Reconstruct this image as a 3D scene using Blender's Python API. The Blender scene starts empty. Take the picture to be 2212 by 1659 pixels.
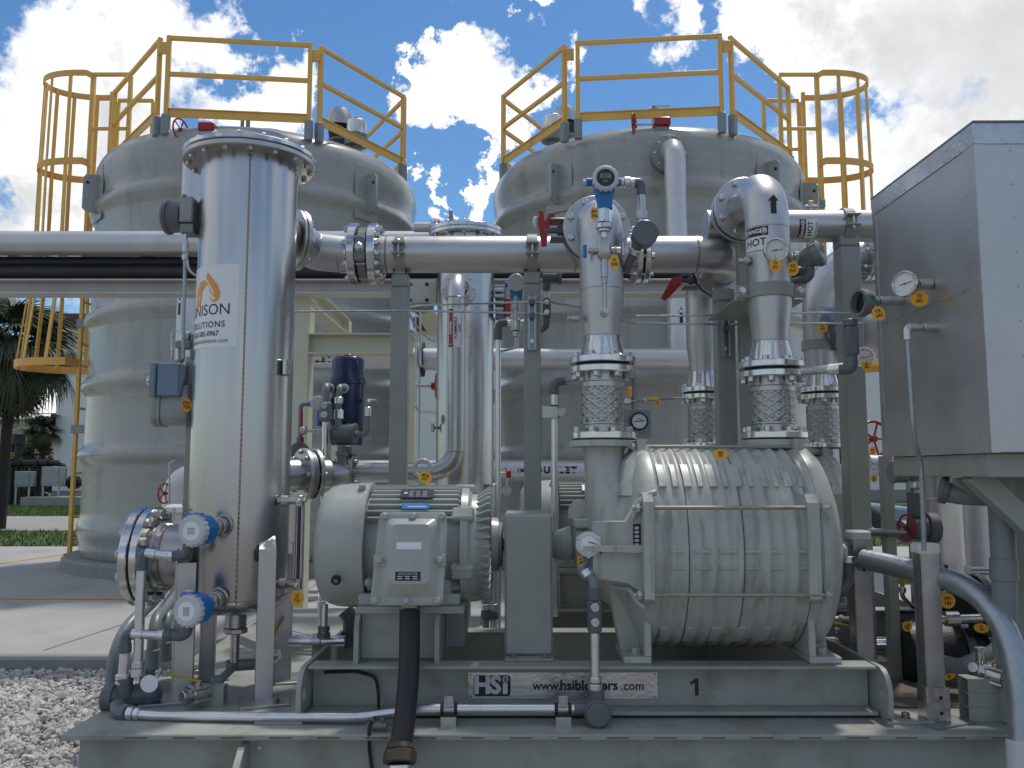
import bpy, math, random
from mathutils import Vector, Matrix, Quaternion
import numpy as np
random.seed(7); np.random.seed(7)
PI = math.pi; R_ = math.radians
S = bpy.context.scene
C = S.collection
# ------------------------------------------------------------------ camera
PITCH = R_(5.86); CZ = 1.35; FPX = 1856.0; CU, CV = 1106.0, 829.5
cam = bpy.data.cameras.new('camera'); co = bpy.data.objects.new('camera', cam); C.objects.link(co)
co.location = (0, 0, CZ); co.rotation_euler = (PI/2 + PITCH, 0, 0)
cam.sensor_width = 36; cam.lens = 36*FPX/2212; cam.clip_start = .05; cam.clip_end = 2000
S.camera = co
cp, sp = math.cos(PITCH), math.sin(PITCH)
def ray(u, v):
    a = CV - v
    return Vector(((u-CU), FPX*cp - a*sp, FPX*sp + a*cp))
def P(u, v, Y):
    """world point at depth Y seen at photo pixel (u, v) of a 2212 px wide view"""
    r = ray(u, v); return Vector((r.x/r.y*Y, Y, CZ + r.z/r.y*Y))
def PX(u, v, Y): return P(u, v, Y).x
def PZ(v, Y): return P(CU, v, Y).z
def G(u, v, z):
    r = ray(u, v); k = (z-CZ)/r.z; return Vector((r.x*k, r.y*k, z))
# ------------------------------------------------------------------ world
SUN_EL, SUN_AZ = R_(68), R_(30)      # azimuth from +Y towards +X
w = bpy.data.worlds.new('World'); S.world = w; w.use_nodes = True
nt = w.node_tree; nt.nodes.clear()
def N(t, **k):
    n = nt.nodes.new(t)
    for a, b in k.items(): setattr(n, a, b)
    return n
def ML(op, a, b=None, c=None, clamp=False):
    n = N('ShaderNodeMath', operation=op, use_clamp=clamp)
    for i, x in enumerate((a, b, c)):
        if x is None: continue
        if isinstance(x, (int, float)): n.inputs[i].default_value = x
        else: nt.links.new(x, n.inputs[i])
    return n.outputs[0]
SKY_ST = .12
tc = N('ShaderNodeTexCoord'); dirv = tc.outputs['Generated']
sky = N('ShaderNodeTexSky', sky_type='NISHITA'); sky.sun_disc = False
sky.sun_elevation = SUN_EL; sky.sun_rotation = SUN_AZ
sky.air_density = 1.0; sky.dust_density = .35; sky.ozone_density = 1.6
def warped(scale, amt, detail, off):
    mp = N('ShaderNodeMapping'); mp.inputs['Location'].default_value = off; nt.links.new(dirv, mp.inputs[0])
    n = N('ShaderNodeTexNoise'); n.inputs['Scale'].default_value = scale; n.inputs['Detail'].default_value = detail; n.inputs['Roughness'].default_value = .62
    nt.links.new(mp.outputs[0], n.inputs['Vector'])
    a = N('ShaderNodeVectorMath', operation='SUBTRACT'); nt.links.new(n.outputs['Color'], a.inputs[0]); a.inputs[1].default_value = (.5,.5,.5)
    b = N('ShaderNodeVectorMath', operation='SCALE'); nt.links.new(a.outputs[0], b.inputs[0]); b.inputs['Scale'].default_value = amt
    c = N('ShaderNodeVectorMath', operation='ADD'); nt.links.new(dirv, c.inputs[0]); nt.links.new(b.outputs[0], c.inputs[1])
    d = N('ShaderNodeVectorMath', operation='NORMALIZE'); nt.links.new(c.outputs[0], d.inputs[0]); return d.outputs[0]
wdir = warped(6.0, .42, 9, (5, 3, 1))
def blobs(lst):
    out = None
    for (u, v, r) in lst:
        d = ray(u, v).normalized(); ang = r/FPX
        k = 2/ang**2
        dp = N('ShaderNodeVectorMath', operation='DOT_PRODUCT'); nt.links.new(wdir, dp.inputs[0]); dp.inputs[1].default_value = d
        val = ML('MULTIPLY_ADD', dp.outputs['Value'], k, 1-k)
        out = val if out is None else ML('SMOOTH_MAX', out, val, .35)
    return out
def noise(scale, detail=8, rough=.58, off=(0, 0, 0), sc=(1, 1, 1), dist=0):
    mp = N('ShaderNodeMapping'); mp.inputs['Location'].default_value = off; mp.inputs['Scale'].default_value = sc
    nt.links.new(dirv, mp.inputs[0])
    n = N('ShaderNodeTexNoise'); n.inputs['Scale'].default_value = scale; n.inputs['Detail'].default_value = detail
    n.inputs['Roughness'].default_value = rough; n.inputs['Distortion'].default_value = dist
    nt.links.new(mp.outputs[0], n.inputs['Vector']); return n.outputs[0]
clouds = blobs([(130,215,190),(320,70,135),(440,170,120),(30,330,200),(310,270,220),(560,200,85),(610,250,75),(160,420,160),
    (960,160,75),(1045,195,85),(920,115,42),(1120,200,70),(1160,250,70),(1075,285,34),(1110,12,38),(930,470,45),(1045,345,30),(925,375,22),(1070,480,40),
    (1930,40,190),(2130,160,330),(1960,300,165),(2090,400,200),(1740,20,110),(1480,-10,90),(1830,190,90),(1800,330,70),(20,520,80),(200,700,60),(60,845,80)])
clear = blobs([(50,10,110),(560,50,90),(985,370,90),(920,270,60),(800,90,230),(1380,180,200),(760,330,160),(1560,110,130),(1010,420,90),(60,470,55),(1330,30,200)])
n1 = noise(7.0, 10, .58, (3.1, 1.7, .4), (1, 1, 1.25), .25); n2 = noise(1.55, 7, .55, (.3, 4.2, 2.2), (1, 1, 1.5)); n3 = noise(26, 8, .68, (8, 2, 1))
cone = N('ShaderNodeVectorMath', operation='DOT_PRODUCT'); nt.links.new(dirv, cone.inputs[0]); cone.inputs[1].default_value = ray(1106, 300).normalized()
mr = N('ShaderNodeMapRange'); mr.interpolation_type = 'SMOOTHSTEP'
nt.links.new(cone.outputs['Value'], mr.inputs[0]); mr.inputs[1].default_value = math.cos(R_(46)); mr.inputs[2].default_value = math.cos(R_(30))
outside = ML('SUBTRACT', 1.0, mr.outputs[0])
gen = ML('MULTIPLY_ADD', n2, 6.0, -2.65)  # unseen clouds beyond the view, cover set for a neutral ambient light
gen = ML('SUBTRACT', gen, ML('MULTIPLY', mr.outputs[0], 3.0))
f = ML('SMOOTH_MAX', ML('MINIMUM', ML('MULTIPLY_ADD', ML('MAXIMUM', clouds, -1.6), 2.0, .08), 1.9), gen, .3)
f = ML('SUBTRACT', f, ML('MULTIPLY', ML('MAXIMUM', clear, 0.0), .9))
f = ML('ADD', f, ML('MULTIPLY_ADD', n1, 7.0, -3.6))
f = ML('ADD', f, ML('MULTIPLY_ADD', n3, .8, -.4))
ms = N('ShaderNodeMapRange'); ms.interpolation_type = 'SMOOTHSTEP'; nt.links.new(f, ms.inputs[0]); ms.inputs[1].default_value = -.35; ms.inputs[2].default_value = 1.05
dens = ms.outputs[0]
grey = blobs([(2140,110,230),(2200,240,160),(1900,120,110),(2080,300,110),(1990,210,60),(330,340,90),(150,480,80),(2050,480,90)])
gs = ML('ADD', grey, ML('MULTIPLY_ADD', n1, 2.2, -1.1))
gs = ML('SMOOTH_MAX', gs, ML('ADD', ML('MULTIPLY', outside, 3.0), ML('MULTIPLY_ADD', n1, 4.0, -4.1)), .2)  # clouds beyond the view greyed to hold the ambient light down
mg = N('ShaderNodeMapRange'); mg.interpolation_type = 'SMOOTHSTEP'; nt.links.new(gs, mg.inputs[0]); mg.inputs[1].default_value = -.9; mg.inputs[2].default_value = 1.3
cm = N('ShaderNodeMix', data_type='RGBA'); nt.links.new(mg.outputs[0], cm.inputs[0])
K = 1/SKY_ST
cm.inputs[6].default_value = (1.13*K, 1.13*K, 1.13*K, 1); cm.inputs[7].default_value = (.72*K, .73*K, .745*K, 1)
fm = N('ShaderNodeMix', data_type='RGBA'); nt.links.new(dens, fm.inputs[0]); nt.links.new(cm.outputs[2], fm.inputs[7])
hsv = N('ShaderNodeHueSaturation'); hsv.inputs['Saturation'].default_value = 1.28; hsv.inputs['Value'].default_value = 1.03
nt.links.new(sky.outputs[0], hsv.inputs['Color']); nt.links.new(hsv.outputs[0], fm.inputs[6])
bg = N('ShaderNodeBackground'); bg.inputs['Strength'].default_value = SKY_ST
nt.links.new(fm.outputs[2], bg.inputs['Color'])
wo = N('ShaderNodeOutputWorld'); nt.links.new(bg.outputs[0], wo.inputs[0])
# ------------------------------------------------------------------ sun, exposure
sl = bpy.data.lights.new('sun', 'SUN'); sl.energy = 2.5; sl.angle = R_(3.5); sl.color = (1, .95, .88)
so = bpy.data.objects.new('sun', sl); C.objects.link(so)
sd = Vector((math.sin(SUN_AZ)*math.cos(SUN_EL), math.cos(SUN_AZ)*math.cos(SUN_EL), math.sin(SUN_EL)))
so.rotation_euler = sd.to_track_quat('Z', 'Y').to_euler(); so.location = (0, 0, 30)
vs = S.view_settings; vs.view_transform = 'Standard'; vs.look = 'None'; vs.exposure = 0; vs.gamma = 1; vs.use_curve_mapping = False
# ------------------------------------------------------------------ materials
def mat(name, col, rough=.5, metal=0., var=.12, vs=6, bump=0., bs=80, st=(1, 1, 1), dirt=None, coat=0., col2=None, rv=.1, spec=.5, emis=None, vst=None):
    m = bpy.data.materials.new(name); m.use_nodes = True; t = m.node_tree; b = t.nodes['Principled BSDF']
    def nn(ty): return t.nodes.new(ty)
    b.inputs['Roughness'].default_value = rough; b.inputs['Metallic'].default_value = metal
    b.inputs['Specular IOR Level'].default_value = spec
    if coat: b.inputs['Coat Weight'].default_value = coat; b.inputs['Coat Roughness'].default_value = .15
    if emis: b.inputs['Emission Color'].default_value = (*emis[0], 1); b.inputs['Emission Strength'].default_value = emis[1]
    tcn = nn('ShaderNodeTexCoord'); mp = nn('ShaderNodeMapping'); t.links.new(tcn.outputs['Object'], mp.inputs[0]); mp.inputs['Scale'].default_value = vst or st
    nz = nn('ShaderNodeTexNoise'); nz.inputs['Scale'].default_value = vs; nz.inputs['Detail'].default_value = 6; nz.inputs['Roughness'].default_value = .6
    t.links.new(mp.outputs[0], nz.inputs['Vector'])
    mr = nn('ShaderNodeMapRange'); t.links.new(nz.outputs[0], mr.inputs[0]); mr.inputs[1].default_value = .3; mr.inputs[2].default_value = .7
    mx = nn('ShaderNodeMix'); mx.data_type = 'RGBA'; t.links.new(mr.outputs[0], mx.inputs[0])
    c2 = col2 or tuple(c*(1+var) for c in col); c1 = col if col2 else tuple(c*(1-var) for c in col)
    mx.inputs[6].default_value = (*c1, 1); mx.inputs[7].default_value = (*c2, 1)
    out = mx.outputs[2]
    if dirt:
        dc, amt, ds, dst = dirt
        mp2 = nn('ShaderNodeMapping'); t.links.new(tcn.outputs['Object'], mp2.inputs[0]); mp2.inputs['Scale'].default_value = dst
        n2 = nn('ShaderNodeTexNoise'); n2.inputs['Scale'].default_value = ds; n2.inputs['Detail'].default_value = 8; n2.inputs['Roughness'].default_value = .65
        t.links.new(mp2.outputs[0], n2.inputs['Vector'])
        m2 = nn('ShaderNodeMapRange'); t.links.new(n2.outputs[0], m2.inputs[0]); m2.inputs[1].default_value = .52; m2.inputs[2].default_value = .72; m2.inputs[4].default_value = amt
        x2 = nn('ShaderNodeMix'); x2.data_type = 'RGBA'; t.links.new(m2.outputs[0], x2.inputs[0]); t.links.new(out, x2.inputs[6]); x2.inputs[7].default_value = (*dc, 1)
        out = x2.outputs[2]
    t.links.new(out, b.inputs['Base Color'])
    if rv:
        m3 = nn('ShaderNodeMapRange'); t.links.new(nz.outputs[0], m3.inputs[0]); m3.inputs[1].default_value = .25; m3.inputs[2].default_value = .75
        m3.inputs[3].default_value = max(.03, rough-rv); m3.inputs[4].default_value = min(1, rough+rv); t.links.new(m3.outputs[0], b.inputs['Roughness'])
    if bump:
        mp4 = nn('ShaderNodeMapping'); t.links.new(tcn.outputs['Object'], mp4.inputs[0]); mp4.inputs['Scale'].default_value = st
        n4 = nn('ShaderNodeTexNoise'); n4.inputs['Scale'].default_value = bs; n4.inputs['Detail'].default_value = 4
        t.links.new(mp4.outputs[0], n4.inputs['Vector'])
        bp = nn('ShaderNodeBump'); bp.inputs['Strength'].default_value = bump; bp.inputs['Distance'].default_value = .01
        t.links.new(n4.outputs[0], bp.inputs['Height']); t.links.new(bp.outputs[0], b.inputs['Normal'])
    return m
M = {}
M['paint'] = mat('grey_equipment_paint', (.34,.355,.32), .36, var=.07, vs=5, bump=.02, bs=160, dirt=((.25,.24,.2), .3, 5, (1,1,.5)), rv=.08)
M['cast'] = mat('grey_paint_on_cast_iron', (.43,.448,.41), .38, var=.08, vs=7, bump=.08, bs=220, dirt=((.21,.205,.18), .85, 6, (3,2.2,.35)), rv=.08)
M['motor'] = mat('motor_grey_paint', (.385,.405,.38), .3, var=.06, vs=6, bump=.04, bs=260, rv=.06, dirt=((.25,.25,.225), .5, 5, (1.5,1.5,.6)))
M['skid'] = mat('skid_grey_paint', (.32,.338,.308), .42, var=.12, vs=3, bump=.02, bs=90, dirt=((.17,.14,.1), .7, 3.5, (1,1,1)), rv=.1)
M['floor'] = mat('stained_skid_floor', (.13,.11,.085), .8, var=.25, vs=3, bump=.3, bs=40, dirt=((.05,.042,.035), .85, 3.5, (1,1,1)))
M['post'] = mat('support_post_paint', (.305,.322,.295), .45, var=.07, vs=5, bump=.02, bs=120, dirt=((.2,.19,.16), .3, 6, (1,1,.4)))
M['tank'] = mat('tank_fibreglass_paint', (.335,.345,.328), .25, var=.06, vs=1.4, bump=.1, bs=7, st=(1,1,14), vst=(1,1,8), dirt=((.2,.2,.185), .7, 1.6, (3,3,.35)), coat=.25, rv=.07)
M['bracket'] = mat('bracket_grey', (.25,.28,.29), .45)
M['steel'] = mat('dull_stainless', (.48,.48,.48), .36, 1, var=.1, vs=9, bump=.02, bs=200, dirt=((.36,.33,.3), .5, 6, (1,1,1)), rv=.09)
M['vessel'] = mat('vessel_stainless', (.51,.51,.515), .27, 1, var=.1, vs=2.2, bump=.015, bs=160, st=(1,1,.12), vst=(2.5,2.5,.35), dirt=((.42,.41,.39), .45, 2.5, (2,2,.4)), rv=.07)
M['polish'] = mat('machined_stainless', (.64,.64,.64), .2, 1, var=.06, vs=14, bump=.02, bs=120, rv=.06)
M['bolt'] = mat('bolt_steel', (.55,.54,.52), .3, 1, var=.15, vs=30)
M['tint'] = mat('weld_heat_tint', (.33,.28,.24), .4, 1, var=.2, vs=20)
M['sand'] = mat('blasted_stainless', (.52,.525,.53), .4, 1, var=.07, vs=5, bump=.04, bs=260, dirt=((.45,.44,.43), .4, 5, (1,1,1)))
M['silver'] = mat('silver_painted_pipe', (.6,.6,.62), .38, .55, var=.05, vs=4, dirt=((.45,.42,.38), .3, 3, (1,1,1)))
M['beige'] = mat('beige_rack_paint', (.5,.485,.45), .5, var=.06, vs=3, dirt=((.3,.24,.18), .35, 5, (1,1,1)))
M['cream'] = mat('cream_steel_paint', (.62,.6,.47), .5, var=.05, vs=3, dirt=((.5,.46,.34), .3, 4, (1,1,.4)))
M['foil'] = mat('embossed_aluminium', (.54,.54,.545), .45, 1, var=.12, vs=2.5, bump=.17, bs=130, dirt=((.5,.5,.51), .5, 3, (1,1,.5)), rv=.07)
M['foiltrim'] = mat('aluminium_trim', (.58,.59,.6), .36, 1, var=.12, vs=6, bump=.2, bs=50, dirt=((.3,.3,.3), .5, 9, (1,1,1)))
M['alu'] = mat('aluminium_conduit', (.72,.73,.75), .33, 1, var=.06, vs=12, bump=.03, bs=150)
M['galv'] = mat('galvanised_steel', (.37,.41,.45), .42, .8, var=.14, vs=28, bump=.04, bs=90)
M['pvc'] = mat('grey_coated_fitting', (.115,.128,.145), .38, var=.1, vs=12, rv=.08)
M['pvcpipe'] = mat('grey_plastic_pipe', (.18,.21,.225), .4, var=.08, vs=10)
M['iron'] = mat('cast_grey_fitting', (.22,.235,.24), .45, .3, var=.1, vs=18, bump=.1, bs=160)
M['yellow'] = mat('yellow_fibreglass', (.78,.47,.1), .42, var=.08, vs=4, dirt=((.45,.24,.03), .4, 5, (1,1,1)))
M['orange'] = mat('orange_yellow_fibreglass', (.76,.42,.1), .45, var=.1, vs=4)
M['blue'] = mat('instrument_blue', (.012,.16,.46), .32, var=.08, vs=15)
M['navy'] = mat('navy_enamel', (.008,.022,.085), .25, var=.1, vs=10, coat=.3)
M['white'] = mat('white_enamel', (.74,.75,.76), .4, var=.04, vs=10)
M['lightcap'] = mat('light_grey_cap', (.55,.57,.6), .4, var=.06, vs=10)
M['sign'] = mat('white_sign_vinyl', (.8,.81,.83), .35, var=.02, vs=3, rv=.03)
M['black'] = mat('black_print', (.012,.012,.013), .45, var=.1, vs=10)
M['rubber'] = mat('black_rubber', (.02,.02,.022), .55, var=.2, vs=14, bump=.06, bs=120)
M['insul'] = mat('black_pipe_insulation', (.017,.017,.02), .5, var=.3, vs=6, bump=.35, bs=14, st=(1,2.5,2.5))
M['red'] = mat('red_handle_paint', (.33,.012,.014), .35, var=.12, vs=14)
M['tag'] = mat('yellow_tag_plastic', (.85,.43,.02), .4, var=.04, vs=8)
M['orangeprint'] = mat('orange_logo_print', (.78,.3,.03), .4, var=.08, vs=9, col2=(.85,.38,.06))
M['redprint'] = mat('red_label_print', (.5,.012,.02), .4, var=.05)
M['blueprint'] = mat('blue_label_print', (.05,.2,.55), .4, var=.2, vs=30)
M['navyprint'] = mat('navy_nameplate', (.006,.012,.03), .3, var=.2, vs=30)
M['boxblue'] = mat('blue_grey_box', (.17,.235,.31), .42, var=.06, vs=6)
M['boxgrey'] = mat('grey_alu_box', (.3,.31,.31), .4, .35, var=.1, vs=8, bump=.05, bs=150)
M['rust'] = mat('rusty_rod', (.34,.32,.26), .5, .2, var=.1, vs=9, dirt=((.24,.085,.02), .9, 9, (1,1,1)))
M['braid'] = mat('braided_wire', (.42,.42,.41), .36, 1, var=.12, vs=40)
M['worn'] = mat('worn_white_edge', (.5,.48,.42), .6, var=.15, vs=14, dirt=((.2,.1,.04), .9, 14, (1,1,1)))
M['seam'] = mat('casing_seam_sealant', (.1,.105,.095), .6)
M['weld'] = mat('rust_line', (.15,.11,.07), .8, var=.3, vs=20)
M['glass'] = mat('gauge_glass', (.02,.025,.022), .06, var=.1, rv=0)
M['lcd'] = mat('lcd_face', (.03,.045,.035), .15, var=.2, vs=20, rv=0)
M['sight'] = mat('sight_tube', (.09,.04,.04), .12, var=.1, rv=0)
M['dial'] = mat('dial_face', (.72,.72,.7), .35, var=.02)
M['concrete'] = mat('slab_concrete', (.36,.352,.34), .85, var=.1, vs=1.2, bump=.15, bs=50, dirt=((.27,.26,.245), .7, .9, (1,1,1)))
M['kerb'] = mat('kerb_concrete', (.27,.27,.265), .88, var=.14, vs=3, bump=.25, bs=40, dirt=((.16,.16,.155), .6, 3, (1,1,.5)))
M['asphalt'] = mat('path_concrete', (.3,.285,.26), .9, var=.1, vs=1.5, bump=.1, bs=30)
M['grass'] = mat('grass_ground', (.05,.095,.022), .9, var=.3, vs=2, bump=.4, bs=30, col2=(.085,.14,.035))
M['blade'] = mat('grass_blades', (.05,.105,.02), .7, var=.3, vs=.8, col2=(.1,.16,.035))
M['gravelbed'] = mat('gravel_bed', (.2,.185,.17), .95, var=.3, vs=60, bump=.5, bs=60)
M['stone'] = mat('pale_gravel_stone', (.36,.34,.32), .8, var=.3, vs=9, bump=.15, bs=90, col2=(.58,.555,.535))
M['wall'] = mat('white_wall', (.74,.75,.75), .7, var=.03, vs=1, bump=.05, bs=30)
M['brown'] = mat('brown_fascia', (.1,.04,.025), .55, var=.1, vs=3)
M['roadpaint'] = mat('yellow_road_paint', (.6,.33,.04), .7, var=.12, vs=6, dirt=((.43,.41,.38), .7, 9, (1,1,1)))
M['bark'] = mat('palm_bark', (.035,.03,.026), .9, var=.3, vs=8, bump=.7, bs=14, st=(1,1,3))
M['frond'] = mat('palm_leaf', (.032,.046,.022), .55, var=.3, vs=3, col2=(.06,.075,.035))
M['deadfrond'] = mat('dry_palm_leaf', (.06,.05,.036), .7, var=.3, vs=3, col2=(.1,.085,.06))
M['leaf'] = mat('shrub_leaf', (.04,.075,.022), .6, var=.3, vs=3, col2=(.075,.115,.04))
M['darkpipe'] = mat('black_coated_pipe', (.014,.014,.017), .5, var=.2, vs=6)
M['tan'] = mat('tan_masonry', (.42,.36,.27), .8, var=.06, vs=2)
M['carpaint'] = mat('pale_green_car_paint', (.42,.5,.46), .25, var=.02, coat=.5)
M['brass'] = mat('brass_yellow_lever', (.5,.3,.03), .4, .2, var=.1)
# ------------------------------------------------------------------ mesh builder
X1, Y1, Z1 = Vector((1,0,0)), Vector((0,1,0)), Vector((0,0,1))
V3 = lambda *a: Vector(a)
def basis(ax):
    ax = Vector(ax).normalized(); h = Z1 if abs(ax.z) < .9 else X1
    a = h.cross(ax).normalized(); return a, ax.cross(a), ax
OFF = {}
class MB:
    def __init__(s): s.v = []; s.f = []
    def add(s, vs, fs):
        o = len(s.v); s.v += [Vector(p) for p in vs]; s.f += [tuple(i+o for i in f) for f in fs]; return s
    def obox(s, c, ax, h, b=0.):
        c = Vector(c); ex, ey, ez = [Vector(a).normalized() for a in ax]; hx, hy, hz = h
        b = min(b, hx*.49, hy*.49, hz*.49)
        if b <= 0:
            vs = [c+ex*hx*i+ey*hy*j+ez*hz*k for i in (-1,1) for j in (-1,1) for k in (-1,1)]
            return s.add(vs, [(0,1,3,2),(4,6,7,5),(0,4,5,1),(2,3,7,6),(0,2,6,4),(1,5,7,3)])
        vs = []; idx = {}
        for i in (-1,1):
            for j in (-1,1):
                for k in (-1,1):
                    for q in range(3):
                        d = [hx-b, hy-b, hz-b]; d[q] += b
                        idx[i,j,k,q] = len(vs); vs.append(c+ex*i*d[0]+ey*j*d[1]+ez*k*d[2])
        fs = []
        for q in range(3):
            a, e = [(1,2),(0,2),(0,1)][q]
            for sg in (-1,1):
                r = []
                for (m, n) in ((-1,-1),(1,-1),(1,1),(-1,1)):
                    t = [0,0,0]; t[q] = sg; t[a] = m; t[e] = n; r.append(idx[t[0],t[1],t[2],q])
                fs.append(tuple(r))
        for q in range(3):
            a, e = [(1,2),(0,2),(0,1)][q]
            for m in (-1,1):
                for n in (-1,1):
                    t1 = [0,0,0]; t1[a] = m; t1[e] = n; t2 = list(t1); t1[q] = -1; t2[q] = 1
                    fs.append((idx[(*t1,a)], idx[(*t2,a)], idx[(*t2,e)], idx[(*t1,e)]))
        for i in (-1,1):
            for j in (-1,1):
                for k in (-1,1): fs.append(tuple(idx[i,j,k,q] for q in range(3)))
        return s.add(vs, fs)
    def box(s, x0, x1, y0, y1, z0, z1, b=.003):
        return s.obox(((x0+x1)/2,(y0+y1)/2,(z0+z1)/2), (X1,Y1,Z1), (abs(x1-x0)/2,abs(y1-y0)/2,abs(z1-z0)/2), b)
    def lathe(s, p0, ax, prof, n=24, a0=0, arc=2*PI):
        """prof: [(t along axis, r)]"""
        p0 = Vector(p0); a, b, c = basis(ax); rings = []
        full = abs(arc-2*PI) < 1e-6; nn = n if full else n+1
        vs = []; fs = []
        for (t, r) in prof:
            if r <= 1e-6: rings.append([len(vs)]); vs.append(p0+c*t)
            else:
                rings.append(list(range(len(vs), len(vs)+nn)))
                for i in range(nn):
                    q = a0+arc*i/n; vs.append(p0+c*t+a*(r*math.cos(q))+b*(r*math.sin(q)))
        for A, B in zip(rings, rings[1:]):
            if len(A) == 1 and len(B) == 1: continue
            for i in range(n):
                j = (i+1) % nn if full else i+1
                if len(A) == 1: fs.append((A[0], B[i], B[j]))
                elif len(B) == 1: fs.append((A[i], B[0], A[j]))
                else: fs.append((A[i], B[i], B[j], A[j]))
        return s.add(vs, fs)
    def cyl(s, p0, p1, r, n=20, r1=None, ch=None):
        p0, p1 = Vector(p0), Vector(p1); L = (p1-p0).length; r1 = r if r1 is None else r1
        ch = min(.1*r, .004, L*.3) if ch is None else ch
        if ch <= 0: return s.lathe(p0, p1-p0, [(0,0),(0,r),(L,r1),(L,0)], n)
        return s.lathe(p0, p1-p0, [(0,0),(0,r-ch),(ch,r),(L-ch,r1),(L,r1-ch),(L,0)], n)
    def ring(s, p0, ax, t, ro, ri, n=32, ch=.002):
        return s.lathe(p0, ax, [(0,ri),(0,ro-ch),(ch,ro),(t-ch,ro),(t,ro-ch),(t,ri),(0,ri)], n)
    def tube(s, pts, r, n=12, bend=0., seg=7, cap=True, rr=None):
        pts = [Vector(p) for p in pts]; path = [pts[0]]
        for i in range(1, len(pts)-1):
            a, b, c = pts[i-1], pts[i], pts[i+1]; d0 = (b-a); d1 = (c-b); l0, l1 = d0.length, d1.length
            if l0 < 1e-6 or l1 < 1e-6: continue
            d0 /= l0; d1 /= l1; ang = d0.angle(d1)
            if bend > 0 and ang > .02:
                tl = min(bend*math.tan(ang/2), l0*.499, l1*.499); rb = tl/math.tan(ang/2)
                nrm = (d1-d0*d0.dot(d1)).normalized(); cen = b-d0*tl+nrm*rb
                for k in range(seg+1):
                    th = ang*k/seg; path.append(cen-nrm*rb*math.cos(th)+d0*rb*math.sin(th))
            else: path.append(b)
        path.append(pts[-1])
        q = [path[0]]
        for p in path[1:]:
            if (p-q[-1]).length > 1e-5: q.append(p)
        path = q; m = len(path); vs = []; fs = []
        tang = [(path[min(i+1,m-1)]-path[max(i-1,0)]).normalized() for i in range(m)]
        a, b, _ = basis(tang[0])
        for i in range(m):
            if i:
                rot = tang[i-1].rotation_difference(tang[i]); a = rot @ a; b = rot @ b
            ri = rr(i/(m-1)) if rr else r
            for k in range(n):
                th = 2*PI*k/n; vs.append(path[i]+a*(ri*math.cos(th))+b*(ri*math.sin(th)))
        for i in range(m-1):
            for k in range(n):
                k2 = (k+1) % n; fs.append((i*n+k, i*n+k2, (i+1)*n+k2, (i+1)*n+k))
        if cap: fs.append(tuple(range(n-1,-1,-1))); fs.append(tuple((m-1)*n+k for k in range(n)))
        return s.add(vs, fs)
    def prism(s, poly, o, ex, ey, d, b=0.):
        """polygon [(x,y)] in plane (ex,ey) at o, extruded along ex x ey by d"""
        o = Vector(o); ex = Vector(ex); ey = Vector(ey); ez = ex.cross(ey).normalized(); n = len(poly)
        if sum(poly[i][0]*poly[(i+1)%n][1]-poly[(i+1)%n][0]*poly[i][1] for i in range(n)) < 0: poly = poly[::-1]
        A = [o+ex*x+ey*y for x, y in poly]; vs = A+[p+ez*d for p in A]
        if d < 0: fs = [tuple(range(n)), tuple(range(2*n-1, n-1, -1))]+[((i+1)%n, i, n+i, n+(i+1)%n) for i in range(n)]
        else: fs = [tuple(range(n-1,-1,-1)), tuple(range(n, 2*n))]+[(i,(i+1)%n,n+(i+1)%n,n+i) for i in range(n)]
        return s.add(vs, fs)
    def ball(s, c, r, n=16, sc=(1,1,1)):
        m = n//2; prof = [(-math.cos(PI*i/m)*r, math.sin(PI*i/m)*r) for i in range(m+1)]
        t = MB().lathe((0,0,0), Z1, prof, n)
        return s.add([Vector((p.x*sc[0], p.y*sc[1], p.z*sc[2]))+Vector(c) for p in t.v], t.f)
    def torus(s, c, ax, R, r, n=24, m=8):
        a, b, _ = basis(ax); c = Vector(c); ax = Vector(ax).normalized(); vs = []; fs = []
        for i in range(n):
            d = a*math.cos(2*PI*i/n)+b*math.sin(2*PI*i/n)
            for k in range(m): vs.append(c+d*(R+r*math.cos(2*PI*k/m))+ax*(r*math.sin(2*PI*k/m)))
        for i in range(n):
            for k in range(m): fs.append((i*m+k, ((i+1)%n)*m+k, ((i+1)%n)*m+(k+1)%m, i*m+(k+1)%m))
        return s.add(vs, fs)
    def loft(s, secs, cap=True):
        n = len(secs[0]); vs = [p for q in secs for p in q]; fs = []
        for i in range(len(secs)-1):
            for k in range(n): fs.append((i*n+k, i*n+(k+1)%n, (i+1)*n+(k+1)%n, (i+1)*n+k))
        if cap: fs.append(tuple(range(n-1,-1,-1))); fs.append(tuple((len(secs)-1)*n+k for k in range(n)))
        return s.add(vs, fs)
    def mesh(s, name, off=Vector((0,0,0)), ang=38, smooth=True):
        me = bpy.data.meshes.new(name); me.from_pydata([tuple(p-off) for p in s.v], [], s.f); me.update()
        if smooth:
            for p in me.polygons: p.use_smooth = True
            me.set_sharp_from_angle(angle=R_(ang))
        return me
    def build(s, name, m, parent=None, ang=38, smooth=True, label=None, fix=True):
        off = OFF.get(parent.name, Vector((0,0,0))) if parent else Vector((0,0,0))
        me = s.mesh(name, off, ang, smooth)
        if fix:
            import bmesh
            bm = bmesh.new(); bm.from_mesh(me); bmesh.ops.recalc_face_normals(bm, faces=bm.faces); bm.to_mesh(me); bm.free()
        me.materials.append(M[m] if isinstance(m, str) else m)
        o = bpy.data.objects.new(name, me); C.objects.link(o)
        if parent: o.parent = parent
        OFF[o.name] = off
        if label: o['label'] = label
        return o
def thing(name, label, cat, loc, group=None):
    o = bpy.data.objects.new(name, None); C.objects.link(o); o.location = loc; o.empty_display_size = .1
    o['label'] = label; o['category'] = cat
    if group: o['group'] = group
    OFF[o.name] = Vector(loc); return o
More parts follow.
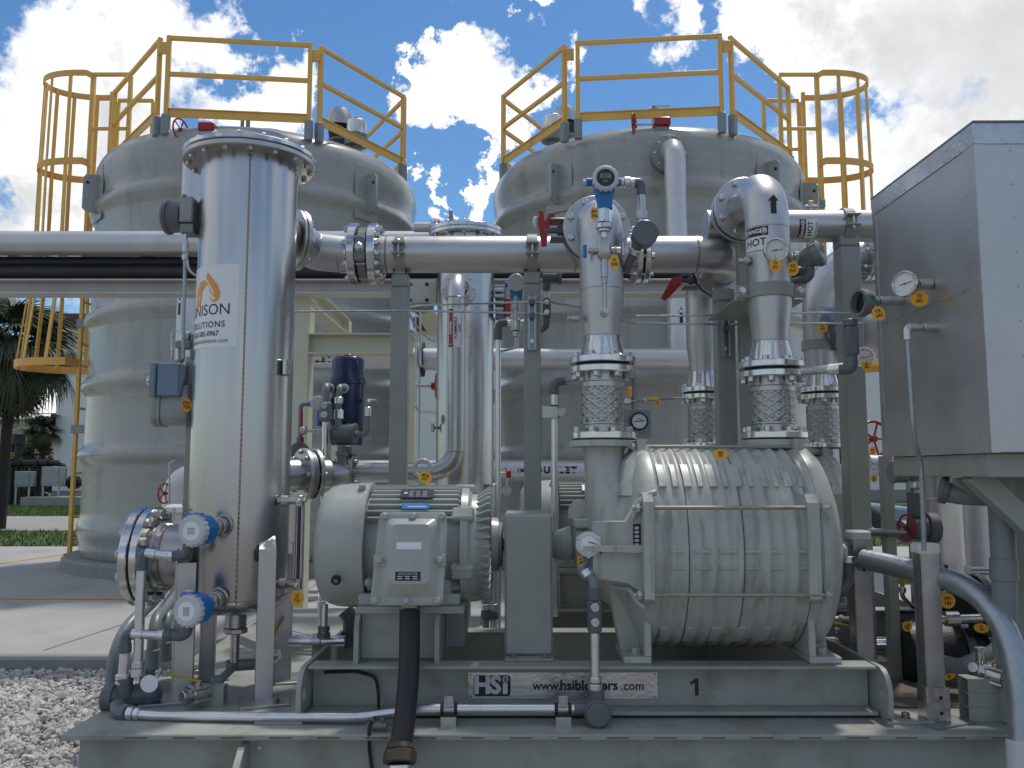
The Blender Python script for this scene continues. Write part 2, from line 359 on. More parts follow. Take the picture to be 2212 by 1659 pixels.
def tagit(o, label, cat, group=None):
    o['label'] = label; o['category'] = cat
    if group: o['group'] = group
    return o
def kind(o, k): o['kind'] = k; return o
def solo(mb, name, m, label, cat, group=None, loc=None, **k):
    """a thing that is one mesh, its origin at loc (or its lowest centre)"""
    if loc is None:
        xs = [p.x for p in mb.v]; ys = [p.y for p in mb.v]; zs = [p.z for p in mb.v]
        loc = ((min(xs)+max(xs))/2, (min(ys)+max(ys))/2, min(zs))
    loc = Vector(loc); mb.v = [p-loc for p in mb.v]; o = mb.build(name, m, None, **k); o.location = loc
    return tagit(o, label, cat, group)
def copy_tree(o, parent=None, shift=None):
    c = o.copy(); C.objects.link(c); c.parent = parent
    if shift is not None: c.location = o.location+Vector(shift); OFF[c.name] = OFF.get(o.name, Vector((0,0,0)))+Vector(shift)
    for ch in list(o.children): copy_tree(ch, c)
    return c
INST = {}
def inst(key, maker, name, m, parent, pos, ax):
    """instance of a shared mesh, local +Z along ax"""
    if key not in INST:
        me = maker().mesh(name)
        me.materials.append(M[m]); INST[key] = me
    o = bpy.data.objects.new(name, INST[key]); C.objects.link(o)
    off = OFF.get(parent.name, Vector((0,0,0))) if parent else Vector((0,0,0))
    if parent: o.parent = parent
    o.location = Vector(pos)-off; o.rotation_mode = 'QUATERNION'; o.rotation_quaternion = Vector(ax).to_track_quat('Z', 'Y')
    return o
def bolt_mb(r, L):
    """hex head above z=0, washer, shank and nut down to -L"""
    b = MB(); b.lathe((0,0,0), Z1, [(0,0),(0,r*1.15),(.12*r,r*1.15),(.12*r,0)], 12)
    b.lathe((0,0,.12*r), Z1, [(0,0),(0,r),(r*.95,r),(r*1.15,r*.8),(r*1.15,0)], 6)
    if L > 0:
        b.lathe((0,0,-L), Z1, [(0,0),(0,r*.55),(L,r*.55),(L,0)], 8)
        b.lathe((0,0,-L-r*1.1), Z1, [(0,0),(0,r*.8),(.2*r,r),(r*1.1,r),(r*1.1,0)], 6)
        b.lathe((0,0,-L-r*1.7), Z1, [(0,0),(0,r*.5),(r*.7,r*.5),(r*.7,0)], 8)
    return b
def bolts(parent, c, ax, Rb, n, r, L=0, a0=0., m='bolt'):
    a, b, ax = basis(ax); c = Vector(c)
    for i in range(n):
        th = a0+2*PI*i/n; d = a*math.cos(th)+b*math.sin(th)
        inst(('bolt', round(r,5), round(L,4), m), lambda: bolt_mb(r, L), 'bolt', m, parent, c+d*Rb, ax)
def flange(parent, c, ax, ro, t, ri=None, m='polish', name='flange', n=40, label=None, hub=None):
    """ring flange from c to c+ax*t"""
    c = Vector(c); ax = Vector(ax).normalized(); b = MB()
    ri = ro*.55 if ri is None else ri
    b.ring(c, ax, t, ro, ri, n, ch=min(.004, t*.2))
    return b.build(name, m, parent, label=label)
def joint(parent, c, ax, ro, t, gap, nb, br, m='polish', gm='rubber', a0=.3, rb=None):
    """pair of flanges with a gasket, centred on c, with through bolts on the first flange"""
    c = Vector(c); ax = Vector(ax).normalized()
    f1 = flange(parent, c+ax*(gap/2), ax, ro, t, m=m); flange(parent, c-ax*(gap/2+t), ax, ro, t, m=m)
    MB().cyl(c-ax*(gap/2-.0005), c+ax*(gap/2-.0005), ro*.74, 32, ch=0).build('gasket', gm, parent)
    bolts(f1, c+ax*(gap/2+t), ax, rb or ro*.84, nb, br, gap+2*t, a0)
    return f1
def text(name, s, size, m, parent, fn, align='CENTER', bold=0., sp=1., ext=0., label=None, shear=0.):
    """flat lettering; fn maps (x, y) of the text plane to a world point"""
    cu = bpy.data.curves.new('tmp_text', 'FONT'); cu.body = s; cu.size = size; cu.align_x = align; cu.align_y = 'CENTER'
    cu.offset = bold; cu.space_character = sp; cu.resolution_u = 3; cu.shear = shear
    ob = bpy.data.objects.new('tmp_text', cu); C.objects.link(ob)
    bpy.context.view_layer.update()
    me = bpy.data.meshes.new_from_object(ob.evaluated_get(bpy.context.evaluated_depsgraph_get()))
    vs = [Vector(fn(v.co.x, v.co.y)) for v in me.vertices]; fs = [tuple(p.vertices) for p in me.polygons]
    bpy.data.objects.remove(ob); bpy.data.curves.remove(cu); bpy.data.meshes.remove(me)
    b = MB(); b.add(vs, fs)
    return b.build(name, m, parent, smooth=False, fix=False, label=label)
def plane_fn(o, ex, ey):
    o = Vector(o); ex = Vector(ex).normalized(); ey = Vector(ey).normalized()
    return lambda x, y: o+ex*x+ey*y
def cyl_fn(c, R, th0, z0, lift=.0015, rot=0.):
    """wrap text plane on a vertical cylinder; th0 = angle from the camera side (-Y), positive to +X"""
    def fn(x, y):
        if rot: x, y = x*math.cos(rot)-y*math.sin(rot), x*math.sin(rot)+y*math.cos(rot)
        th = th0+x/R; return Vector((c[0]+(R+lift)*math.sin(th), c[1]-(R+lift)*math.cos(th), z0+y))
    return fn
def patch(fn, w, h, nx=12, ny=2):
    b = MB(); vs = [fn(-w/2+w*i/nx, -h/2+h*j/ny) for j in range(ny+1) for i in range(nx+1)]
    fs = [(j*(nx+1)+i, j*(nx+1)+i+1, (j+1)*(nx+1)+i+1, (j+1)*(nx+1)+i) for j in range(ny) for i in range(nx)]
    return b.add(vs, fs)
def polyfn(fn, pts): return MB().add([fn(x, y) for x, y in pts], [tuple(range(len(pts)))])
def rrect(w, h, r, n=4):
    o = []
    for cx, cy, a in ((w/2-r,h/2-r,0),(-w/2+r,h/2-r,90),(-w/2+r,-h/2+r,180),(w/2-r,-h/2+r,270)):
        for k in range(n+1):
            th = R_(a+90*k/n); o.append((cx+r*math.cos(th), cy+r*math.sin(th)))
    return o
def ell(a, b, n=24): return [(a*math.cos(2*PI*i/n), b*math.sin(2*PI*i/n)) for i in range(n)]
def braid_mb(c0, c1, R, n=20, turns=.36):
    """woven wire sleeve on a hose from c0 up to c1"""
    c0, c1 = Vector(c0), Vector(c1); a, b, ax = basis(c1-c0); L = (c1-c0).length; W = 2*PI*turns; mb = MB()
    cr = 2*W*n/(2*PI); seg = int(cr*2); wd = .50*2*PI*R/n
    for sgn in (1, -1):
        for i in range(n):
            vs = []; fs = []
            for k in range(seg+1):
                t = k/seg; th = 2*PI*i/n+sgn*W*t; ph = t*cr
                off = .0030*math.cos(PI*ph)*(1 if (i % 2) == 0 else -1)*sgn
                d = a*math.cos(th)+b*math.sin(th); tg = (-a*math.sin(th)+b*math.cos(th))
                side = (tg*(L/ math.hypot(L, W*R)) - ax*sgn*(W*R/math.hypot(L, W*R)))
                c = c0+ax*(L*t)+d*(R+off)
                vs += [c-side*wd*.5-d*.0012, c+d*.0008, c+side*wd*.5-d*.0012]
                if k:
                    q = 3*k; fs += [(q-3,q-2,q+1,q),(q-2,q-1,q+2,q+1)]
            mb.add(vs, fs)
    return mb
def handwheel(parent, c, ax, R, m='red', spokes=5):
    b = MB(); b.torus(c, ax, R, R*.085, 28, 7); a, e, ax = basis(ax); c = Vector(c)
    for i in range(spokes):
        d = a*math.cos(2*PI*i/spokes)+e*math.sin(2*PI*i/spokes); b.cyl(c+d*R*.1, c+d*R*.97, R*.06, 6, ch=0)
    b.cyl(c-ax*R*.15, c+ax*R*.15, R*.2, 12)
    return b.build('handwheel', m, parent)
def dial(parent, c, ax, R, txt=True):
    """round gauge: case behind c, white face, glass ring, needle, ticks"""
    c = Vector(c); a, e, ax = basis(ax); 
    MB().lathe(c-ax*R*.45, ax, [(0,0),(0,R*.93),(R*.1,R),(R*.45,R),(R*.5,R*.93),(R*.45,R*.86),(R*.36,R*.86)], 32).build('gauge_case', 'polish', parent)
    f = MB().cyl(c-ax*R*.2, c-ax*R*.08, R*.87, 28, ch=0).build('dial_face', 'dial', parent)
    k = MB()
    for i in range(21):
        th = R_(225-270*i/20); d = a*math.cos(th)+e*math.sin(th); L = .14 if i % 5 == 0 else .08
        k.obox(c-ax*R*.075+d*R*(.78-L/2), (d, ax.cross(d), ax), (R*L/2, R*.014, R*.002))
    k.build('dial_marks', 'black', f)
    d = a*math.cos(R_(10))+e*math.sin(R_(10))
    MB().obox(c-ax*R*.06+d*R*.12, (d, ax.cross(d), ax), (R*.5, R*.025, R*.006)).cyl(c-ax*R*.07, c-ax*R*.03, R*.07, 10, ch=0).build('needle', 'black', f)
    return f
TAGG = 'yellow equipment tags hung on the skid'
def ytag(u, v, Y, w, h, txt, label, tilt=0., turn=0., grp=True):
    """oval yellow tag hanging at a photo position, wired to what is behind it"""
    c = P(u, v, Y); W = w/1850*Y/2; H = h/1850*Y/2
    t = thing('equipment_tag', label, 'tag', c, TAGG)
    ex = Vector((math.cos(turn), math.sin(turn), 0)); ez = (Z1*math.cos(tilt)+ex*math.sin(tilt)).normalized(); ex = ex*math.cos(tilt)-Z1*math.sin(tilt)
    ny = ex.cross(ez)  # away from camera
    MB().prism(ell(W, H, 22), c, ex, ez, .0016 if ny.y > 0 else -.0016).build('disc', 'tag', t)
    q = c+ny*.0008
    lines = txt.split('\n')
    for i, s in enumerate(lines):
        text('tag_text', s, H*.62, 'black', t, plane_fn(q+ez*(H*.28-i*H*.58)+ez*(-.0*H), ex, ez), bold=.0006)
    top = c+ez*H*.86
    MB().tube([top-ny*.003, top+ez*H*.35-ny*.004, top+ez*H*.8+ny*.012, top+ez*H*.3+ny*.006, top+ny*.003], .0011, 5).build('wire', 'bolt', t)
    return t
# ================================================================== SETTING
def sheet(name, x0, x1, y0, y1, z, m, k='structure', nx=1, ny=1):
    b = MB(); vs = [(x0+(x1-x0)*i/nx, y0+(y1-y0)*j/ny, z) for j in range(ny+1) for i in range(nx+1)]
    b.add(vs, [(j*(nx+1)+i, j*(nx+1)+i+1, (j+1)*(nx+1)+i+1, (j+1)*(nx+1)+i) for j in range(ny) for i in range(nx)])
    o = b.build(name, m, None, smooth=False); kind(o, k); return o
sheet('ground', -600, 600, -300, 900, -.03, 'grass')
gb = sheet('gravel_ground', -60, 60, -60, 6.05, -.018, 'gravelbed')
# concrete slab round the tanks, joint lines, kerb face
b = MB(); ZS = .1
segs = [(6.02, 8.48), (8.50, 14.75)]
for y0, y1 in segs:
    for x0, x1 in ((-40, -2.2), (-2.185, 40)): b.box(x0, x1, y0, y1, -.1, ZS, .006)
so_ = b.build('concrete_slab', 'concrete'); kind(so_, 'structure')
b = MB().box(-40, 40, 5.985, 6.018, -.1, ZS-.012, .004); kind(b.build('slab_kerb', 'kerb'), 'structure')
# diagonal joint of the slab
p0, p1 = G(95, 1405, ZS), G(420, 1298, ZS)
d_ = (p1-p0).normalized()*0+(p1-p0).normalized(); n_ = V3(-d_.y, d_.x, 0)*.006
kind(MB().add([p0-n_+Z1*.004, p1-n_+Z1*.004, p1+n_+Z1*.004, p0+n_+Z1*.004], [(0,1,2,3)]).build('slab_joint', 'kerb', None, smooth=False, fix=False), 'structure')
# pale path, beyond it lawn
kind(MB().box(-60, 60, 20.4, 27, -.1, -.012, 0).build('path', 'asphalt'), 'structure')
tagit(kind(sheet('road_line', -14, -3.5, 8.56, 8.64, ZS+.004, 'roadpaint'), 'structure'), '', '') if False else None
def strip(p, q, wd, z, name='yellow_line'):
    d = (q-p); d.z = 0; d.normalize(); nrm = V3(-d.y, d.x, 0)*wd/2; p = V3(p.x,p.y,z); q = V3(q.x,q.y,z)
    o = MB().add([p-nrm, q-nrm, q+nrm, p+nrm], [(0,1,2,3)]).build(name, 'roadpaint', smooth=False, fix=False); kind(o, 'structure')
strip(G(-300, 1292, ZS), G(700, 1296, ZS), .075, ZS+.004)
strip(G(-60, 1226, ZS), G(260, 1180, ZS), .09, ZS+.004)
strip(V3(-1.2, 8.57, 0), V3(4, 8.57, 0), .075, ZS+.004)
# yellow capped kerb end at far left
o = MB().box(-10.9, -9.85, 15.3, 15.6, 0, .14, .02); solo(o, 'kerb_block', 'roadpaint', 'low kerb end painted yellow at the lawn edge on the far left', 'kerb')
# grass blades on the visible lawn strips
def blades(name, rects, n, h):
    vs = []; fs = []
    tot = sum((r[1]-r[0])*(r[3]-r[2]) for r in rects)
    for (x0, x1, y0, y1) in rects:
        k = int(n*(x1-x0)*(y1-y0)/tot)
        x = np.random.uniform(x0, x1, k); y = np.random.uniform(y0, y1, k); a = np.random.uniform(0, 2*PI, k); hh = h*np.random.uniform(.5, 1.3, k)
        lx = np.random.normal(0, .03, k); ly = np.random.normal(0, .03, k); wd = .012
        for i in range(k):
            o = len(vs); dx, dy = math.cos(a[i])*wd, math.sin(a[i])*wd
            vs += [(x[i]-dx, y[i]-dy, -.03), (x[i]+dx, y[i]+dy, -.03), (x[i]+lx[i], y[i]+ly[i], hh[i]-.03)]; fs.append((o, o+1, o+2))
    me = bpy.data.meshes.new(name); me.from_pydata(vs, [], fs); me.materials.append(M['blade'])
    o = bpy.data.objects.new(name, me); C.objects.link(o); kind(o, 'stuff'); o['label'] = 'mown green lawn grass beyond the concrete slab'
blades('lawn_grass', [(-17, -5.5, 14.9, 20.3), (-30, -11, 27.1, 36), (3, 13, 14.9, 20.3), (4, 20, 27.1, 36)], 60000, .09)
# gravel stones
def gravel():
    import itertools
    ph = (1+5**.5)/2
    ico = np.array([(-1,ph,0),(1,ph,0),(-1,-ph,0),(1,-ph,0),(0,-1,ph),(0,1,ph),(0,-1,-ph),(0,1,-ph),(ph,0,-1),(ph,0,1),(-ph,0,-1),(-ph,0,1)])/math.hypot(1, ph)
    ft = np.array([(0,11,5),(0,5,1),(0,1,7),(0,7,10),(0,10,11),(1,5,9),(5,11,4),(11,10,2),(10,7,6),(7,1,8),(3,9,4),(3,4,2),(3,2,6),(3,6,8),(3,8,9),(4,9,5),(2,4,11),(6,2,10),(8,6,7),(9,8,1)])
    n = 17000
    x = np.random.uniform(-4.2, -1.5, n); y = np.random.uniform(3.3, 5.98, n)
    s = np.random.lognormal(math.log(.0155), .34, n); z = np.random.uniform(-.012, .022, n)
    V = []; 
    q = np.random.normal(size=(n, 4)); q /= np.linalg.norm(q, axis=1)[:, None]
    W, X, Y, Z = q.T
    Rm = np.stack([1-2*(Y*Y+Z*Z), 2*(X*Y-Z*W), 2*(X*Z+Y*W), 2*(X*Y+Z*W), 1-2*(X*X+Z*Z), 2*(Y*Z-X*W), 2*(X*Z-Y*W), 2*(Y*Z+X*W), 1-2*(X*X+Y*Y)], 1).reshape(n, 3, 3)
    base = ico[None]*np.random.uniform(.72, 1.22, (n, 12, 1))*np.array([1.25, .95, .75])[None, None]
    P_ = np.einsum('nij,nkj->nki', Rm, base)*s[:, None, None]+np.stack([x, y, z], 1)[:, None, :]
    F = (ft[None]+12*np.arange(n)[:, None, None]).reshape(-1, 3)
    me = bpy.data.meshes.new('gravel'); me.from_pydata(P_.reshape(-1, 3).tolist(), [], F.tolist())
    me.materials.append(M['stone']); o = bpy.data.objects.new('gravel', me); C.objects.link(o); kind(o, 'stuff')
    o['label'] = 'bed of pale broken gravel stones beside the grey skid'
    a = me.attributes.new('tint', 'FLOAT', 'FACE'); a.data.foreach_set('value', np.repeat(np.random.uniform(0, 1, n), 20).astype(np.float32))
    t = M['stone'].node_tree; an = t.nodes.new('ShaderNodeAttribute'); an.attribute_name = 'tint'
    mx = [q for q in t.nodes if q.type == 'MIX'][0]; t.links.new(an.outputs['Fac'], mx.inputs[0])
gravel()
kind(MB().prism([(-2.3,2.6),(-1.6,2.6),(-1.6,3.9),(-1.95,4.1),(-2.15,3.7)], (0,0,-.1), X1, Y1, .085).build('concrete_pad', 'concrete'), 'structure')
# ------------------------------------------------------------------ white building far behind
bld = thing('white_building', 'long white flat building with a brown roof fascia behind the tanks', 'building', (-2, 42, 0))
b = MB(); xL = PX(118, 950, 40); yL, yR = 40.0, 43.0
A = V3(xL, yL, -.1); B = V3(34, yR, -.1); D = V3(34, yR+12, -.1); E = V3(xL-1.5, yL+14, -.1)
hgt = PZ(716, 41.2)-.0
wz = hgt+.1
b.add([A, B, D, E, A+Z1*wz, B+Z1*wz, D+Z1*wz, E+Z1*wz], [(0,1,5,4),(1,2,6,5),(2,3,7,6),(3,0,4,7),(4,5,6,7)])
b.build('wall', 'wall', bld, smooth=False)
f = MB(); d = (B-A).normalized(); nn_ = V3(d.y, -d.x, 0)
f.obox((A+B)/2+Z1*(wz+.28)+nn_*.25, (d, nn_, Z1), ((B-A).length/2+.4, .3, .3), .02)
d2 = (E-A).normalized(); n2_ = V3(d2.y, -d2.x, 0)
f.obox((A+E)/2+Z1*(wz+.28)-n2_*.0, (d2, n2_, Z1), ((E-A).length/2+.2, .35, .295), .02)
f.build('fascia', 'brown', bld)
bp = MB().obox((A+B)/2+Z1*.35+nn_*.03, (d, nn_, Z1), ((B-A).length/2, .02, .25), .0)
bp.build('plinth', 'kerb', bld)
# tan building with outside stair, far left
tb = thing('tan_building', 'small tan building with roof railing and outside stair behind the palms', 'building', (-27, 50, 0))
x0, x1 = PX(28, 950, 50), PX(75, 950, 50)
MB().box(x0-6, x1, 50, 58, -.1, PZ(905, 50), .02).build('wall', 'tan', tb)
for k in range(9):
    MB().cyl((x0-1+k*(x1-x0+1)/8, 50.1, PZ(905, 50)), (x0-1+k*(x1-x0+1)/8, 50.1, PZ(868, 50)), .035, 6, ch=0).build('rail_post', 'white', tb)
for v in (868, 886): MB().cyl((x0-1, 50.1, PZ(v, 50)), (x1, 50.1, PZ(v, 50)), .03, 6, ch=0).build('rail', 'white', tb)
st = MB()
for k in range(14):
    z = PZ(905, 50)*(k+1)/14; st.box(x1+.1-3.0*0-.0+(13-k)*.14-1.6, x1-1.2+(13-k)*.14-.1, 49.0, 49.9, z-.05, z, 0)
st.build('stair', 'white', tb)
# ------------------------------------------------------------------ palms and shrubs
def fan(n, L, droop, seed):
    """palmate leaf: stalk along +X then a fan of narrow blades"""
    rnd = random.Random(seed); b = MB(); st_ = L*.5
    pts = [V3(0,0,0), V3(st_*.5,0,.05*L), V3(st_,0,0)]
    b.tube(pts, .018, 4, rr=lambda t: .022*(1-.6*t))
    for i in range(n):
        a = R_(-105+210*i/(n-1)); l = L*.62*(1-.25*abs(a)/1.9)*rnd.uniform(.85, 1.1); w_ = .019*L
        d = V3(math.cos(a), math.sin(a), 0); p = V3(st_,0,0); prev = None; s_ = V3(-d.y, d.x, 0)
        for k in range(5):
            t = k/4; q = p+d*(l*t*(1-.12*t))-Z1*(droop*l*t**2.2)+Z1*.03*L*math.sin(a*3)
            ww = w_*(.5+1.2*t)*(1-t)**.6+.002
            cur = (q-s_*ww, q+s_*ww)
            if prev: b.add([prev[0], prev[1], cur[1], cur[0]], [(0,1,2,3)])
            prev = cur
    return b
def palm(name, label, base, h, R, nf, lean=(0,0), r0=.2, ndead=14):
    t = thing(name, label, 'palm tree', base, None); base = Vector(base); top = base+V3(lean[0], lean[1], h)
    MB().tube([base+V3(0,0,-.1), base+V3(lean[0]*.3, lean[1]*.3, h*.5), top], r0, 12, bend=2, rr=lambda q: r0*(1.12-.2*q)).build('trunk', 'bark', t)
    ms = []
    for s in range(4):
        me = fan(36, R, .45+.22*s, s+3).mesh('frond', smooth=False); me.materials.append(M['frond']); ms.append(me)
    for s in range(2):
        me = fan(30, R*.9, 1.0, s+30).mesh('frond', smooth=False); me.materials.append(M['deadfrond']); ms.append(me)
    rnd = random.Random(nf)
    for i in range(nf+ndead):
        dead = i >= nf; me = ms[4+i % 2] if dead else ms[i % 4]
        o = bpy.data.objects.new('frond', me); C.objects.link(o); o.parent = t
        el = R_(rnd.uniform(-80, -45)) if dead else R_(rnd.uniform(-40, 75)); az = i*2.39996+rnd.uniform(-.2, .2)
        o.location = top-base+V3(0,0,rnd.uniform(-.3,.15)); s_ = rnd.uniform(.85, 1.1); o.scale = (s_, s_, s_)
        o.rotation_euler = (rnd.uniform(-.5, .5), -el, az)
palm('cabbage_palm', 'tall dark cabbage palm with a thick drooping crown beside the left ladder', (PX(10, 960, 21), 21, -.03), PZ(735, 21)-.1, 1.6, 60, (.1, 0), .12, 40)
palm('small_palm', 'smaller palm with feathery crown in front of the tan building', (PX(92, 960, 40), 40, -.03), PZ(925, 40), 1.05, 30, (0, 0), .12, 6)
def shrub(name, label, c, rx, ry, rz, n, lf, cat='shrub'):
    t = thing(name, label, cat, (c[0], c[1], -.03)); rnd = random.Random(int(c[0]*10)); b = MB(); c = Vector(c)
    cl = []
    for i in range(16):
        d = V3(rnd.gauss(0,1), rnd.gauss(0,1), rnd.gauss(0,1)).normalized()*rnd.uniform(.3, .85); cl.append((V3(d.x*rx, d.y*ry, d.z*rz), rnd.uniform(.3, .5)))
    for i in range(n):
        q, s_ = cl[rnd.randrange(16)]; d = V3(rnd.gauss(0,1), rnd.gauss(0,1), rnd.gauss(0,1)).normalized()*rnd.uniform(.5,1)*s_
        p = c+q+V3(d.x*rx, d.y*ry, d.z*rz); a, e, _ = basis(V3(rnd.gauss(0,1), rnd.gauss(0,1), rnd.gauss(.4,1))); l = lf*rnd.uniform(.6,1.3)
        b.add([p-a*l, p+e*l*.4, p+a*l, p-e*l*.4], [(0,1,2,3)])
    f = b.build('foliage', 'leaf', t, smooth=False, fix=False)
    s = MB()
    for q, _ in cl[:7]: s.tube([(c.x, c.y, -.05), (c.x+q.x*.3, c.y+q.y*.3, c.z-rz*.4), c+q], .05, 5, rr=lambda k: .07*(1-.8*k)+.006)
    s.build('stem', 'bark', t); return t
shrub('dark_shrub', 'dense dark green bush behind the small palm', (PX(88, 960, 42), 42, 1.5), 1.0, 1.0, 1.6, 1900, .13)
shrub('dark_shrub', 'low bush between the tall palm trunk and the small palm', (PX(55, 960, 44), 44, 1.2), 1.2, 1.0, 1.2, 1600, .12)
shrub('green_tree', 'leafy tree seen through the gap beside the right ladder', (PX(1808, 640, 26), 26, 6.6), .8, .9, 1.3, 1500, .12, 'tree')
shrub('green_tree', 'round tree crown behind the second palm by the right edge', (PX(2300, 900, 45), 45, 3.6), 3, 2, 2.6, 2500, .2, 'tree')
# overhead line far left
MB().tube([(-40, 60, PZ(893, 60)), (-14, 62, PZ(890, 62))], .025, 4)
o = solo(MB().tube([(-60, 60, PZ(898, 60)), (-30, 61, PZ(893, 61)), (-8, 62, PZ(890, 62))], .03, 4), 'overhead_wire', 'rubber', 'thin overhead wire across the sky behind the palms', 'wire')
# black pipe manifold far left with its boxes and plinth
YM = 36.5
mf = thing('pipe_manifold', 'black pipework with valves and a down elbow on a plinth by the palms', 'pipework', (PX(90, 1060, YM), YM, 0))
zc = PZ(1000, YM); xa, xb = PX(8, 1000, YM), PX(138, 1000, YM)
MB().tube([(xa, YM, zc), (xb, YM, zc), (xb, YM, PZ(1050, YM))], .13, 12, bend=.3).build('pipe', 'darkpipe', mf)
for u in (15, 45, 82, 104):
    f_ = MB().cyl((PX(u, 1000, YM)-.05, YM, zc), (PX(u, 1000, YM)+.05, YM, zc), .22, 14).build('flange', 'darkpipe', mf)
for u, t_ in ((22, 1066), (33, 1066), (44, 1066), (80, 1066)):
    MB().cyl((PX(u, 1030, YM), YM+.1, -.03), (PX(u, 1030, YM), YM+.1, zc), .1, 10).build('leg_pipe', 'darkpipe', mf)
MB().cyl((PX(40, 960, YM), YM, zc), (PX(40, 960, YM), YM, PZ(945, YM)), .16, 12).cyl((PX(40, 960, YM), YM, PZ(960, YM)), (PX(40, 960, YM), YM, PZ(938, YM)), .26, 12).build('valve', 'darkpipe', mf)
MB().tube([(PX(27, 960, YM), YM, zc), (PX(27, 960, YM), YM, PZ(942, YM)), (PX(48, 960, YM), YM, PZ(940, YM))], .07, 8, bend=.15).build('riser', 'darkpipe', mf)
MB().tube([(PX(138, 1000, YM), YM, PZ(1042, YM)), (PX(185, 1040, YM), YM, PZ(1042, YM))], .16, 12).cyl((PX(150, 1040, YM), YM, PZ(1042, YM)), (PX(153, 1040, YM), YM, PZ(1042, YM)), .27, 12).cyl((PX(166, 1040, YM), YM, PZ(1042, YM)), (PX(169, 1040, YM), YM, PZ(1042, YM)), .27, 12).build('pipe', 'darkpipe', mf)
handwheel(mf, (PX(30, 980, YM), YM-.2, PZ(984, YM)), (0,-1,0), .13, 'tag')
def cabinet(u0, u1, v0, v1, Y, m, label):
    x0, x1 = PX(u0, v1, Y), PX(u1, v1, Y); t = thing('equipment_cabinet', label, 'cabinet', ((x0+x1)/2, Y, -.03))
    MB().box(x0, x1, Y, Y+.5, PZ(v1, Y), PZ(v0, Y), .02).build('case', m, t)
    MB().box(x0+.06, x1-.06, Y-.02, Y-.001, PZ(v1, Y)+.08, PZ(v0, Y)-.08, .008).build('door', m, t)
    for x in (x0+.06, x1-.06): MB().box(x-.03, x+.03, Y+.05, Y+.12, -.03, PZ(v1, Y)-.001, 0).build('leg', 'galv', t)
cabinet(88, 128, 1008, 1050, YM-.8, 'boxgrey', 'grey cabinet on legs under the black pipe elbow')
cabinet(30, 64, 1018, 1052, YM-.7, 'bracket', 'pale cabinet on legs under the black pipes by the palm trunk')
solo(MB().prism([(0,0),(4.6,0),(4.6,3),(1.2,3)], (PX(32, 1072, YM-2), YM-1.6, -.05), X1, Y1, .4), 'concrete_plinth', 'kerb', 'low grey concrete plinth under the black pipework', 'plinth')
car = thing('parked_car', 'pale green parked car far behind the black pipework', 'car', (PX(100, 1015, 46), 46, 0))
cx = PX(98, 1015, 46)
MB().loft([[V3(cx+x, 46+y*.8, z) for x, z in ((-1.9,.35),(1.9,.35),(2.0,.75),(1.2,.92),(-1.3,.95),(-2.0,.8))] for y in (-1, 1)]).build('body', 'carpaint', car)
MB().loft([[V3(cx+x, 46+y*.68, z) for x, z in ((-1.2,.93),(1.1,.9),(.45,1.45),(-.75,1.47))] for y in (-1, 1)]).build('window', 'glass', car)
MB().box(cx-.75, cx+.42, 45.5, 46.5, 1.452, 1.5, .02).build('roof', 'carpaint', car)
for x in (-1.2, 1.2):
    for y in (-.85, .7): MB().cyl((cx+x, 46+y, .3), (cx+x, 46+y+.15, .3), .3, 14).build('wheel', 'rubber', car)
